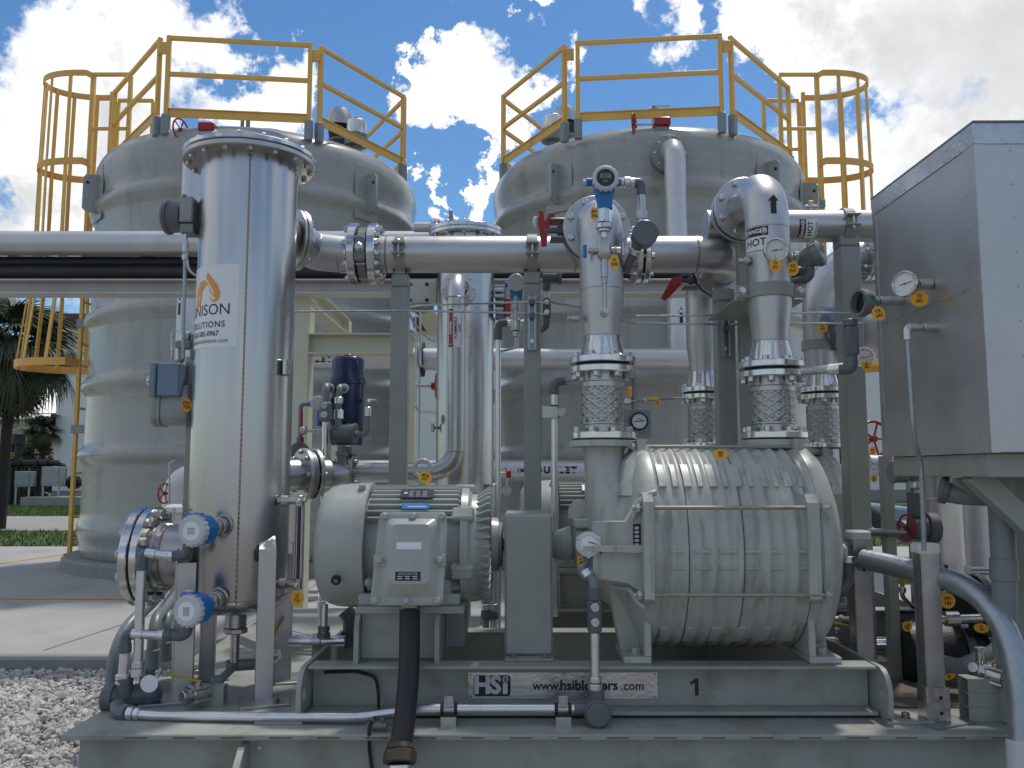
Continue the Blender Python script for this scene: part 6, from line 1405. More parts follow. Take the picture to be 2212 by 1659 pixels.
# maker's plate and number 1
yw = 3.723-.001
x0, x1 = PX(1011, 1480, yw-.003), PX(1421, 1480, yw-.003); z0, z1 = PZ(1510, yw-.003), PZ(1452, yw-.003)
mp_ = MB().box(x0, x1, yw-.004, yw-.0005, z0, z1, .001).build('maker_plate', 'foiltrim', base)
yq = yw-.0048; pf = lambda cx_, cz: plane_fn((cx_, yq, cz), X1, Z1)
zc_ = (z0+z1)/2; xl = PX(1063, 1480, yw)
polyfn(plane_fn((xl, yw-.0046, zc_), X1, Z1), rrect(.155, (z1-z0)*.78, .012)).build('logo_block', 'black', mp_, smooth=False, fix=False)
text('plate_text', 'HS', .098, 'lightcap', mp_, plane_fn((xl-.02, yw-.0052, zc_-.0), X1, Z1), bold=.0045, sp=.95)
polyfn(plane_fn((xl+.055, yw-.0052, zc_-.012), X1, Z1), rrect(.02, .045, .002)).build('plate_text', 'lightcap', mp_, smooth=False, fix=False)
MB().torus((xl+.055, yw-.0052, zc_+.026), Y1, .0105, .003, 20, 5).ball((xl+.055, yw-.0052, zc_+.026), .004, 8).box(xl+.062, xl+.067, yw-.0054, yw-.0050, zc_+.02, zc_+.041, 0).build('logo_mark', 'lightcap', mp_)
text('plate_text', 'www.', .05, 'black', mp_, plane_fn((PX(1181, 1482, yw), yw-.005, zc_-.002), X1, Z1), bold=.0009)
text('plate_text', 'hsiblowers', .056, 'black', mp_, plane_fn((PX(1272, 1482, yw), yw-.005, zc_), X1, Z1), bold=.0017)
text('plate_text', '.com', .05, 'black', mp_, plane_fn((PX(1366, 1482, yw), yw-.005, zc_-.002), X1, Z1), bold=.0009)
for u, v in ((1017, 1457), (1017, 1505), (1415, 1457), (1415, 1505), (1219, 1455)):
    p = P(u, v, yw-.005); MB().cyl(p, p-Y1*.002, .004, 8, ch=0).build('rivet', 'iron', mp_)
nq = V3(PX(1499, 1484, yw), yw-.0012, PZ(1484, yw)); MB().add([nq+V3(a, 0, b_) for a, b_ in ((.004,-.035),(.019,-.035),(.019,.035),(.007,.035),(-.018,.017),(-.013,.009),(.004,.018))], [tuple(range(7))]).build('number', 'black', base, smooth=False, fix=False)
# ---------------------------------------------------------------- motor
MR = .272; MYc = 4.0
mo = thing('electric_motor', 'grey finned electric motor with a big terminal box facing forward', 'motor', (-.45, MYc, zp+.028), 'blower motors')
xs0 = PX(685, 1170, 3.9); xs1 = PX(805, 1170, 3.78); 
xs1 = PX(803, 1060, 3.95)
MB().lathe((xs0, MYc, BZ), X1, [(0,0),(0,.12),(.004,.2),(.02,.238),(.05,.262),(.09,.275),(xs1-xs0-.002,.283),(xs1-xs0,.280),(xs1-xs0,.25)], 64).build('fan_cowl', 'motor', mo)
hol = V3(PX(728, 1252, 3.74), 3.72, PZ(1252, 3.74)); d_ = (hol-V3(hol.x, MYc, BZ)).normalized()
MB().cyl(hol-d_*.008, hol+d_*.006, .021, 18, ch=0).build('cowl_hole', 'black', mo); MB().cyl(hol+d_*.0062, hol+d_*.008, .01, 10, ch=0).build('hole_bolt', 'iron', mo)
for v, u in ((1056, 783), (1253, 797)):
    zz = PZ(v, 3.8); dz = zz-BZ; y_ = MYc-math.sqrt(max(.0, .283**2-dz*dz)); d_ = V3(0, y_-MYc, dz).normalized()
    inst(('bolt', .017, 0, 'motor'), lambda: bolt_mb(.017, 0), 'bolt', 'motor', mo, V3(PX(u, v, y_), y_, zz)+d_*.001, d_)
xb1 = PX(1000, 1170, 3.9); xb0 = xs1-.02
MB().cyl((xb0, MYc, BZ), (xb1, MYc, BZ), .222, 56, ch=0).build('stator_frame', 'motor', mo)
def fin(a, x0, x1, r0, r1, th_=.005, taper=.02):
    d = V3(0, -math.cos(a), math.sin(a)); s = V3(0, math.sin(a), math.cos(a)); c = V3(0, MYc, BZ)
    b = MB(); pr = [(x0, r0), (x0, r1-.004), (x0+.008, r1), (x1-taper, r1), (x1-taper*.35, r1-.012), (x1, r0)]
    vs = [c+X1*x+d*r+s*k for k in (-th_, th_) for x, r in pr]; n = len(pr)
    # thin at the top edge
    b.add(vs, [tuple(range(n)), tuple(range(2*n-1, n-1, -1))]+[(i, (i+1)%n, n+(i+1)%n, n+i) for i in range(n)])
    return b
for k in range(44):
    a = R_(-62+k*304/43); 
    if -38 < math.degrees(a) < 28: continue
    # box-profile motor: fins reach the same height line near the top
    fin(a, xb0+.03, xb1, .215, .272, .0042).build('fin', 'motor', mo)
xd = PX(1062, 1170, 3.88)
MB().lathe((xb1-.005, MYc, BZ), X1, [(0,0),(0,.262),(.03,.258),(.045,.235),(.075,.226),(xd-xb1-.03,.222),(xd-xb1-.006,.215),(xd-xb1,.19),(xd-xb1,.0)], 56).build('end_bell', 'motor', mo)
for k in range(40):
    a = 2*PI*k/40+.05; d = V3(0, -math.cos(a), math.sin(a)); s = V3(0, math.sin(a), math.cos(a)); c = V3(0, MYc, BZ); b = MB()
    pr = [(xb1+.045, .222), (xb1+.07, .234), (xd-.02, .262), (xd-.006, .262), (xd-.001, .25), (xd-.001, .18)]; n = len(pr); th_ = .0045
    vs = [c+X1*x+d*r+s*q for q in (-th_, th_) for x, r in pr]
    b.add(vs, [tuple(range(n)), tuple(range(2*n-1, n-1, -1))]+[(i, (i+1)%n, n+(i+1)%n, n+i) for i in range(n)]); b.build('bell_fin', 'motor', mo)
for a in (35, -22, 150, -150, 90):
    d = V3(0, -math.cos(R_(a)), math.sin(R_(a))); s = V3(0, math.sin(R_(a)), math.cos(R_(a))); c = V3(xb1+.005, MYc, BZ)+d*.25
    MB().obox(c, (X1, d, s), (.05, .024, .032), .01).build('bell_lug', 'motor', mo)
xc_ = PX(1086, 1170, 3.95)
MB().lathe((xd-.001, MYc, BZ), X1, [(0,0),(0,.125),(.03,.12),(.034,.105),(xc_-xd-.005,.1),(xc_-xd,.09),(xc_-xd,.0)], 36).cyl((xc_, MYc, BZ), (xc_+.05, MYc, BZ), .03, 16).build('bearing_cap', 'motor', mo)
MB().box(mx0+.0, mx1+.09, 3.74, 3.87, zp+.0285, zp+.075, .006).box(mx0, mx1+.09, 4.13, 4.26, zp+.0285, zp+.075, .006).box(mx0+.05, mx1+.05, 3.78, 4.22, zp+.05, zp+.13, .01).build('foot', 'motor', mo)
# eyebolt
ex = PX(912, 1020, MYc); MB().torus((ex, MYc, PZ(1012, MYc)), Y1, .038, .0105, 28, 10).cyl((ex, MYc, BZ+.24), (ex, MYc, PZ(1026, MYc)), .017, 12).build('lifting_eye', 'motor', mo)
# terminal box: tilted cover with raised centre
tb0 = [P(821, 1107, 3.56), P(966, 1105, 3.56), P(957, 1311, 3.49), P(800, 1307, 3.49)]
cxm = sum((q.x for q in tb0), 0)/4; TL, TRr, BRr, BL = tb0
exx = X1; nv = (TRr-TL).cross(BL-TL).normalized()
if nv.y > 0: nv = -nv
eyy = (-nv).cross(exx).normalized() if False else exx.cross(nv).normalized()*-1
if eyy.z < 0: eyy = -eyy
cc = (TL+TRr+BRr+BL)/4; W_ = .148; H_ = (TL-BL).length/2
WT, WB = (TRr-TL).length/2, (BRr-BL).length/2
def trap(k, lift, inset=0.): 
    o = []
    for (x, y) in rrect(2, 2, .12, 3):
        wx = WT+(WB-WT)*(1-y)/2; dx = ((TL+TRr)/2-cc).x*(1+y)/2+((BL+BRr)/2-cc).x*(1-y)/2
        o.append(cc+exx*(dx+x*wx*k-0*inset)+eyy*(y*H_*k)+nv*lift)
    return o
MB().loft([trap(1, 0), trap(1, .012), trap(.985, .0145)]).build('terminal_box_cover', 'motor', mo)
MB().loft([trap(.97, -.0295), trap(.97, -.0005)]).build('terminal_box_flange', 'motor', mo)
MB().loft([trap(.93, -.17), trap(.94, -.03)]).build('terminal_box', 'motor', mo)
def cen(x0, x1, y0, y1, lift, r=.02): return [cc+exx*((x0+x1)/2+x)+eyy*((y0+y1)/2+y)+nv*lift for x, y in rrect(x1-x0, y1-y0, r)]
cx0, cx1, cy0, cy1 = -.078, .088, -.11, .135
MB().loft([cen(cx0-.03, cx1+.03, cy0-.045, cy1+.025, .014, .03), cen(cx0, cx1, cy0, cy1, .05, .022), cen(cx0+.006, cx1-.006, cy0+.006, cy1-.006, .056, .02)]).build('raised_centre', 'motor', mo)
for x, y in ((-1,1),(0,1),(1,1),(-1,-.06),(1,-.06),(-1,-1),(0,-1),(1,-1)):
    wx = WT+(WB-WT)*(1-y)/2; dx = ((TL+TRr)/2-cc).x*(1+y)/2+((BL+BRr)/2-cc).x*(1-y)/2
    q = cc+exx*(dx+x*(wx-.02))+eyy*(y*(H_-.018))+nv*.0145
    if abs(x) == 1 and abs(y) < .5: MB().obox(q+nv*.002, (exx, eyy, nv), (.022, .024, .006), .003).build('cover_lug', 'motor', mo); q = q+nv*.007
    inst(('bolt', .0145, 0, 'motor'), lambda: bolt_mb(.0145, 0), 'bolt', 'motor', mo, q, nv)
pl = lambda x, y: cc+exx*x+eyy*y+nv*.0568
MB().add([pl(-.05,.03), pl(.05,.03), pl(.05,.058), pl(-.05,.058)], [(0,1,2,3)]).build('blank_plate', 'sign', mo, smooth=False, fix=False)
hpl = MB().add([pl(-.05,-.093), pl(.05,-.093), pl(.05,-.058), pl(-.05,-.058)], [(0,1,2,3)]).build('heater_plate', 'black', mo, smooth=False, fix=False)
text('plate_text', 'SPACE HEATER', .0115, 'lightcap', hpl, lambda x, y: cc+exx*x+eyy*(y-.066)+nv*.0573)
k = MB()
for i in range(2):
    for j in range(3): k.add([cc+exx*(-.042+.03*j+a)+eyy*(-.078-.009*i+q)+nv*.0573 for a, q in ((0,0),(.02,0),(.02,.004),(0,.004))], [(0,1,2,3)])
k.build('small_print', 'lightcap', hpl, smooth=False, fix=False)
# nameplates on the fins
a_ = R_(55); d = V3(0, -math.cos(a_), math.sin(a_)); s = V3(0, math.sin(a_), math.cos(a_))
def fp(x, y, l=.0): return V3(PX(898, 1065, 3.83), MYc, BZ)+d*(.278+l)+X1*x+s*y
npl = MB().obox(fp(.005,.01), (X1, s, d), (.072, .032, .004), .001).build('nameplate', 'navyprint', mo)
k = MB()
for i in range(4):
    for j in range(3): k.add([fp(-.03+.03*j+a, -.012+.011*i+q, .0046) for a, q in ((0,0),(.018,0),(.018,.0022),(0,.0022))], [(0,1,2,3)])
k.add([fp(-.055+a, .005+q, .0046) for a, q in ((0,0),(.02,.004),(.012,.016),(.002,.012))], [(0,1,2,3)]).build('nameplate_print', 'lightcap', npl, smooth=False, fix=False)
a2 = R_(41); d = V3(0, -math.cos(a2), math.sin(a2)); s = V3(0, math.sin(a2), math.cos(a2))
np2 = MB().obox(fp(.005,.0), (X1, s, d), (.06, .016, .003), .001).build('nameplate', 'blueprint', mo)
MB().add([fp(-.03+a, q, .0036) for a, q in ((0,-.008),(.08,-.008),(.08,-.002),(0,-.002))], [(0,1,2,3)]).build('nameplate_print', 'lightcap', np2, smooth=False, fix=False)
# black flexible conduit from terminal box
fx = thing('flexible_conduit', 'thick black flexible conduit hanging from the motor terminal box over the skid edge', 'conduit', P(870, 1600, 3.32))
pt_ = [P(885, 1309, 3.60), P(885, 1350, 3.58), P(884, 1450, 3.52), P(876, 1540, 3.42), P(866, 1612, 3.33)]
b = MB(); b.tube(pt_, .042, 24, bend=1.2, seg=6); b.build('hose', 'rubber', fx)
MB().cyl(P(885, 1300, 3.60), P(885, 1326, 3.6), .044, 24).build('upper_fitting', 'tint', fx)
e0, e1 = P(866, 1606, 3.335), P(863, 1650, 3.30); MB().cyl(e0, e0+(e1-e0)*.35, .05, 20, r1=.055).cyl(e0+(e1-e0)*.36, e1, .062, 8).build('coupling', mat('brown_bronze_coupling', (.085,.07,.055), .45, .4, bump=.1), fx)
MB().cyl(e1, P(862, 1720, 3.27), .045, 20).build('pipe', 'alu', fx)
# ---------------------------------------------------------------- coupling guard
cgx0, cgx1 = PX(1091, 1250, 3.78), PX(1194, 1250, 3.78); zg1 = PZ(1111, 3.78)
gd = thing('coupling_guard', 'plain grey sheet metal guard standing between the motor and the blower', 'guard', (.07, 3.95, BZT), 'coupling guards')
MB().box(cgx0-.002, cgx1, 3.781, 4.24, BZT+.0095, zg1, .01).build('guard', 'post', gd)
ft = MB().box(cgx0+.0, cgx1, 3.71, 3.7805, BZT+.001, BZT+.009, .002).build('foot', 'post', gd)
for x in (cgx0+.035, cgx1-.035): inst(('bolt', .012, 0, 'tint'), lambda: bolt_mb(.012, 0), 'bolt', 'tint', ft, (x, 3.745, BZT+.009), Z1)
# ---------------------------------------------------------------- blower
bl = thing('blower', 'grey multistage centrifugal blower with corrugated round casing and rusty tie rods', 'blower', (.9, BY, BZT), 'blowers')
cx0_, cx1_ = .60, 1.275
nst = 6; pr = []
L = cx1_-cx0_; ns = 240
for i in range(ns+1):
    t = i/ns; ph = t*nst
    r = BR-.005+.0052*math.cos(2*PI*(ph*2))+.0022*math.cos(2*PI*ph+.6)
    e = min(t, 1-t)*L
    pr.append((t*L, r))
for gpos in (.185, .52, .93):
    k = int(gpos*ns)
    for q in (k,): pr[q] = (pr[q][0], pr[q][1]-.006); 
MB().lathe((cx0_, BY, BZ), X1, [(0,.2)]+pr+[(L,.2)], 96).build('casing', 'cast', bl, ang=60)
for gpos in (.185, .52, .93): MB().ring((cx0_+gpos*L-.0012, BY, BZ), X1, .0016, BR-.0035, .4, 96, ch=0).build('seam', 'seam', bl)
# raised pads along the stages
def pad(x, w_, a0_, a1_, lift):
    secs = []; n = 5
    vs = []; fs = []
    for i in range(n+1):
        a = R_(a0_+(a1_-a0_)*i/n); d = V3(0, -math.cos(a), math.sin(a)); lf = lift*(.35+.65*i/n) if a0_ > a1_ else lift
        for dx, r in ((-w_/2, BR-.02), (-w_/2*.9, BR+lf), (w_/2*.9, BR+lf), (w_/2, BR-.02)): vs.append(V3(x+dx, BY, BZ)+d*r)
        if i:
            for q in range(3): fs.append(((i-1)*4+q, (i-1)*4+q+1, i*4+q+1, i*4+q))
    fs += [(0,1,2,3), (n*4+3, n*4+2, n*4+1, n*4)]
    MB().add(vs, fs).build('raised_pad', 'cast', bl)
for i in range(12):
    x = cx0_+.035+i*(L-.06)/11.6; pad(x, .022 if i % 2 else .034, 54, 37, .0035)
    if i % 2 == 0: pad(x+.01, .045, -46, -60, .003)
for i in range(6):
    x = cx0_+.075+i*(L-.1)/5.6; pad(x, .07, .5, 1.7, .0035); pad(x, .066, -8, -7, .003)
# right head
MB().lathe((cx1_, BY, BZ), X1, [(-.004,.1),(-.004,BR+.006),(.02,BR+.008),(.05,BR+.004),(.075,BR-.02),(.1,BR-.07),(.125,BR-.15),(.14,.2),(.145,.12),(.2,.11),(.2,0)], 72).build('right_head', 'cast', bl)
# left head
MB().lathe((cx0_, BY, BZ), X1, [(.004,.1),(.004,BR+.004),(-.03,BR+.006),(-.05,BR-.005),(-.075,BR-.06),(-.11,.33),(-.15,.275),(-.19,.25),(-.195,.20),(-.22,.19),(-.225,.15),(-.225,0)], 72).build('left_head', 'cast', bl)
# inlet throat: flange then flared box joining the head
fzi = zI0
flg = MB().cyl((IX, BY, fzi-.032), (IX, BY, fzi-.002), .158, 48).build('inlet_flange', 'cast', bl)
def oval(z, cx_, rx, ry, n=32, cy=BY): return [V3(cx_+rx*abs(math.cos(q))**.8*(1 if math.cos(q) > 0 else -1), cy+ry*abs(math.sin(q))**.8*(1 if math.sin(q) > 0 else -1), z) for q in [2*PI*i/n for i in range(n)]]
MB().loft([oval(fzi-.033, IX, .1, .105), oval(fzi-.06, IX, .092, .1), oval(1.36, IX+.005, .092, .14), oval(1.25, IX+.015, .1, .2), oval(1.12, IX+.03, .112, .27), oval(1.0, IX+.04, .11, .3)]).build('inlet_throat', 'cast', bl)
MB().loft([oval(1.47, .6, .03, .14), oval(1.40, .56, .07, .2), oval(1.25, .53, .08, .29)]).build('throat_web', 'cast', bl)
# discharge flange
MB().cyl((DX, DY, zD0-.032), (DX, DY, zD0-.002), .158, 48).cyl((DX, DY, 1.3), (DX, DY, zD0-.033), .11, 32).build('discharge_flange', 'cast', bl)
# bearing housing left
MB().lathe((cx0_-.22, BY, BZ), -X1, [(0,0),(0,.135),(.02,.135),(.025,.1),(.09,.088),(.1,.06),(.115,.085),(.14,.075),(.19,.062),(.2,.05),(.2,0)], 32).build('bearing_housing', 'cast', bl)
MB().obox((cx0_-.27, BY-.02, BZ+.1), (X1,Y1,Z1), (.05,.07,.022), .008).prism([(-.075,0),(.045,0),(.045,.05),(.0,.085),(-.045,.08),(-.07,.05)], (cx0_-.27, BY-.02, BZ+.12), X1, Z1, .012).build('bearing_cap', 'cast', bl)
for dx in (-.02, .03): inst(('bolt', .009, 0, 'bolt'), lambda: bolt_mb(.009, 0), 'bolt', 'bolt', bl, (cx0_-.27+dx, BY-.07, BZ+.122), Z1)
# vertical lug bars, ribs, tie rods
yl = BY-.448
def bar(x0, x1, z0, z1, yf, dep, nm='lug_bar'):
    return MB().loft([[V3(x0, yf+dep, z), V3(x1, yf+dep, z), V3(x1, yf+o, z), V3(x0, yf+o, z)] for z, o in ((z0, .03), (z0+.02, .004), (z1-.035, 0), (z1, .03))]).build(nm, 'cast', bl)
zr1, zr2 = PZ(1097, 3.53), PZ(1286, 3.53)
xl0, xl1 = PX(1393, 1200, 3.5), PX(1415, 1200, 3.5)
bar(xl0, xl1, zr2-.035, zr1+.06, 3.515, .2)
xr0, xr1 = PX(1748, 1200, 3.52), PX(1775, 1200, 3.52)
bar(xr0, xr1, zr2-.035, zr1+.055, 3.525, .2)
# flared lip rising from head to the bar, below likewise, and mid rib
def rib(pts, w_, nm='rib'):
    b = MB(); b.tube(pts, w_, 10, bend=.06); return b.build(nm, 'cast', bl)
rib([P(1322, 1137, 3.66), P(1362, 1134, 3.62), P(1380, 1085, 3.57), P(1402, 1068, 3.55), P(1416, 1064, 3.56)], .013)
rib([P(1322, 1268, 3.68), P(1360, 1272, 3.62), P(1376, 1300, 3.57), P(1392, 1313, 3.54)], .011)
MB().prism([(-.25,-.012),(-.02,-.02),(.0,-.012),(.0,.012),(-.1,.01),(-.25,.008)], (PX(1392, 1184, 3.56), 3.56, PZ(1184, 3.56)), X1, Z1, -.12).build('rib', 'cast', bl)
MB().prism([(xl0-.2, zr1-.06), (xl0-.06, zr1-.06), (xl0+.005, zr1+.05), (xl0+.005, zr2+.0), (xl0-.06, zr2+.04), (xl0-.2, zr2+.06)], (0, 3.60, 0), X1, Z1, -.08).build('head_web', 'cast', bl)
pl_ = MB().box(PX(1368, 1150, 3.595), PX(1383, 1150, 3.595), 3.59, 3.5985, PZ(1188, 3.595), PZ(1132, 3.595), .001).build('nameplate', 'black', bl)
k = MB()
for i in range(5):
    z = PZ(1140+9*i, 3.59); k.box(PX(1371, 1150, 3.589), PX(1380, 1150, 3.589), 3.5893, 3.5898, z-.006, z+.004, 0)
k.build('nameplate_print', 'lightcap', pl_)
def rod(y, z, xa, xb, m='rust', r=.0085):
    t = MB().cyl((xa, y, z), (xb, y, z), r, 10).build('tie_rod', m, bl)
    for x, s_ in ((xa, -1), (xb, 1)):
        MB().cyl((x-.008, y, z), (x+.008, y, z), .0185, 6, ch=0).cyl((x+s_*.009, y, z), (x+s_*.022, y, z), .009, 8).build('nut', 'cast', t)
rod(3.535, zr1, xl0-.022, xr1+.02); rod(3.535, zr2, xl0-.02, xr1+.022)
ztop = PZ(965, 3.9); xt0, xt1 = PX(1377, 965, 3.9), PX(1722, 965, 3.9)
rod(3.9, ztop, xt0-.02, xt1+.03)
for x in (xt0+.015, xt1-.005): MB().loft([[V3(x+a, 3.93+b_, z) for a, b_ in ((-.02,-.07),(.02,-.07),(.02,.1),(-.02,.1))] for z in (BZ+BR-.12, ztop+.035)]).build('lug', 'cast', bl)
rod(4.05, BZ-BR-.012, xl0+.02, xr0, 'iron'); rod(4.45, zr1, xl0, xr1)
# legs
xf0, xf1 = PX(1345, 1430, 3.7), PX(1405, 1430, 3.7)
MB().box(xf1-.03, xf1, 3.66, 3.98, BZT+.0295, zr2-.02, .004).loft([[V3(x, y, z) for x, y in ((xa, 3.80),(xf1-.031, 3.80),(xf1-.031, 3.9),(xa, 3.9))] for z, xa in ((BZT+.03, xf0+.005), (.75, xf0-.025), (.95, xf0-.06))]).build('leg', 'cast', bl)
MB().box(xf0, xf1, 3.66, 3.95, BZT+.001, BZT+.029, .004).build('foot', 'cast', bl); inst(('bolt', .02, 0, 'cast'), lambda: bolt_mb(.02, 0), 'bolt', 'cast', bl, (xf0+.06, 3.73, BZT+.029), Z1)
xg0_, xg1_ = PX(1742, 1430, 3.7), PX(1812, 1430, 3.7)
MB().box(xg0_, xg0_+.03, 3.66, 3.98, BZT+.0295, zr2+.01, .004).loft([[V3(x, y, z) for x, y in ((xg0_+.031, 3.80),(xb, 3.80),(xb, 3.9),(xg0_+.031, 3.9))] for z, xb in ((BZT+.03, xg1_-.01), (.75, xg1_-.03), (.95, xg1_-.06))]).build('leg', 'cast', bl)
MB().box(xg0_, xg1_, 3.66, 3.95, BZT+.001, BZT+.029, .004).build('foot', 'cast', bl); inst(('bolt', .02, 0, 'cast'), lambda: bolt_mb(.02, 0), 'bolt', 'cast', bl, (xg1_-.06, 3.73, BZT+.029), Z1)
for xx in (xf1-.03, xg0_): MB().box(xx, xx+.03, 4.05, 4.36, BZT+.001, .95, .004).build('leg', 'cast', bl)
MB().lathe((1.36, 3.70, PZ(1192, 3.70)), X1, [(0,0),(0,.05),(.02,.035),(.05,.033),(.055,.028),(.055,0)], 18).build('drain_boss', 'cast', bl)
# ---------------------------------------------------------------- copies for the second set
SH = (.80, 1.45, 0)
for o, lab in ((base, 'second channel base frame behind the first, under the rear blower'), (mo, 'second finned motor behind the coupling guard, seen between the posts'),
               (gd, 'second coupling guard behind the front blower'), (bl, 'darker rear blower partly hidden behind the front blower and the right post'),
               (dl, 'rear discharge line with braided hose beside the metal duct'), (il, 'rear inlet line with braided hose between the two front blower pipes')):
    if o in (dl, il): continue
    c_ = copy_tree(o, None, (SH[0]-.15 if o == bl else SH[0]+.12, SH[1], 0)); c_['label'] = lab
for o in list(C.objects):
    pass
# rear inlet line, built mirrored from the header end
IY2 = BY+SH[1]; IX2 = PX(1521, 880, IY2)
i2 = thing('inlet_line', 'braided hose and pipe of the rear blower, with red lever valve below the header elbow', 'pipe', (IX2, IY2, zI0), 'blower inlet lines')
zz = hose(i2, IX2, IY2, zI0-.0, zI1)
MB().lathe((IX2, IY2, zz), Z1, [(0,.106),(.03,.1),(.085,.088),(.1,.087)], 36).build('weld_neck', 'polish', i2)
MB().lathe((IX2, IY2, 0), Z1, [(zz+.1,.087),(zz+.17,.089),(zz+.27,RP),(zz+.32,RP)], 32).build('reducer', 'sand', i2)
yv = YP+.37; zH2 = zH
MB().tube([(IX2, IY2, zz+.32), (IX2, IY2, zH2), (xe+.0, yv+.09, zH2)], RP, 32, bend=.26, seg=12).build('pipe', 'sand', i2)
for k_, yy in ((1, yv-.01), (0, yv+.07)):
    f = flange(i2, (xe, yy-.026, zH2), Y1, .168, .026, m='steel'); bolts(f, (xe, yy-.026, zH2), (0,-1,0), .138, 8, .015, 0, PI/8)
MB().cyl((xe, yv-.009, zH2), (xe, yv+.043, zH2), .145, 32).build('valve_body', 'iron', i2)
lever_valve(i2, V3(xe-.145, yv+.02, zH2-.06), (-1,0,0))
q = P(1452, 608, yv); MB().cyl(V3(xe-.26, yv+.02, zH2-.06), V3(q.x, yv+.02, q.z), .011, 10).build('spindle', 'bolt', i2)
b = MB(); b.prism([(.06,.03),(.05,-.025),(-.045,-.12),(-.07,-.1),(.0,.025)], (q.x, yv-.012, q.z), X1, Z1, -.024); b.build('lever', 'red', i2)
p = P(1446, 636, yv); solo(MB().prism(ell(.03, .03, 20), p, X1, Z1, -.0016), 'blank_tag', 'sign', 'round white tag under the lower red lever near the second blower', 'tag', loc=p)
# rear discharge: up and over to the right
DX2 = PX(1777, 880, IY2); d2 = thing('discharge_line', 'braided hose and wide elbow pipe of the rear blower, bending right behind the post', 'pipe', (DX2, IY2, zI0), 'blower discharge lines')
zz = hose(d2, DX2, IY2, zI0, zI1)
MB().lathe((DX2, IY2, zz), Z1, [(0,.106),(.03,.1),(.085,.087),(.1,.086)], 36).build('weld_neck', 'polish', d2)
zl = PZ(555, IY2)
MB().tube([(DX2, IY2, zz+.1), (DX2, IY2, zl), (DX2+.9, IY2-.1, zl)], RP, 36, bend=.34, seg=14).build('pipe', 'sand', d2)
for v in (672, 800): MB().ring((DX2, IY2, PZ(v, IY2)), Z1, .006, RP+.002, .09, 32).build('weld_bead', 'steel', d2)
zy2 = PZ(742, IY2-.1)
yk2 = thing('pipe_yoke', 'grey ring clamp with side bolts on the rear discharge pipe', 'clamp', (DX2, IY2, zy2))
MB().lathe((DX2, IY2, zy2-.03), Z1, [(0,RP+.001),(.06,RP+.001),(.06,RP+.012),(0,RP+.012),(0,RP+.001)], 36).box(DX2+.04, DX2+.05, IY2-.16, IY2-.1, zy2-.03, zy2+.03, .002).box(DX2+.075, DX2+.085, IY2-.16, IY2-.1, zy2-.03, zy2+.03, .002).build('strap', 'post', yk2)
MB().box(DX2+.12, DX2+.3, IY2-.05, IY2+.05, zy2-.06, zy2+.06, .006).build('arm', 'post', yk2)
f = flange(d2, (PX(1868, 540, IY2), IY2-.05, zl), X1, .165, .026); flange(d2, (PX(1868, 540, IY2)-.03, IY2-.05, zl), X1, .165, .026); bolts(f, (PX(1868, 540, IY2)+.026, IY2-.05, zl), X1, .135, 8, .014, .08)
# ================================================================== TUBING, GAUGES
def tb(pts, label, r=.0058, **k): return tubing(label, pts, r, bend=.05, **k)
tb([P(634, 672, 4.05), P(1150, 658+0*1, YP-.08), P(1205, 661, YP-.09), P(1236, 668, 4.3), P(1250, 672, BY-.02)] if False else [P(634, 673, 4.08), P(880, 671, 4.6), P(1160, 677, YP-.065), P(1190, 678, YP-.065), P(1238, 683, 4.06)], 'lower long thin tube from the tall vessel to the inlet pipe boss')
tb([P(878, 672, 5.2), P(884, 664, 5.1), P(905, 660, 5.0), P(1150, 652, YP-.065), P(1190, 653, YP-.065), P(1252, 664, 4.1)], 'upper long thin tube passing the strut channel on the second post')
tb([P(880, 668, 5.1), P(895, 700, 5.4), P(930, 735, 5.6), P(945, 737, 5.8)], 'thin tube bending down from the first post to the second vessel')
tb([P(898, 665, 6.7), P(898, 880, 6.6), P(908, 889, 6.3), P(945, 892, 6.1)], 'thin tube dropping beside the white pipe then turning to the second vessel', r=.008)
tb([P(908, 665, 6.7), P(908, 790, 6.7), P(944, 798, 6.2)], 'second thin tube dropping under the bolted hanger plate', r=.008)
tb([P(1336, 672, 4.0), P(1370, 683, 4.3), P(1555, 681, YP-.065), P(1585, 681, YP-.065), P(1612, 680, 4.6)], 'upper thin tube between the two blower pipes')
tb([P(1336, 690, 4.0), P(1370, 698, 4.3), P(1555, 701, YP-.065), P(1585, 701, YP-.065), P(1612, 701, 4.6)], 'lower thin tube between the two blower pipes')
tb([P(1704, 676, 4.6), P(1760, 676, 4.7), P(1880, 676, 4.6)], 'upper thin tube right of the HOT pipe running to the duct')
tb([P(1704, 699, 4.6), P(1760, 699, 4.7), P(1868, 698, 4.6)], 'lower thin tube right of the HOT pipe running to the duct')
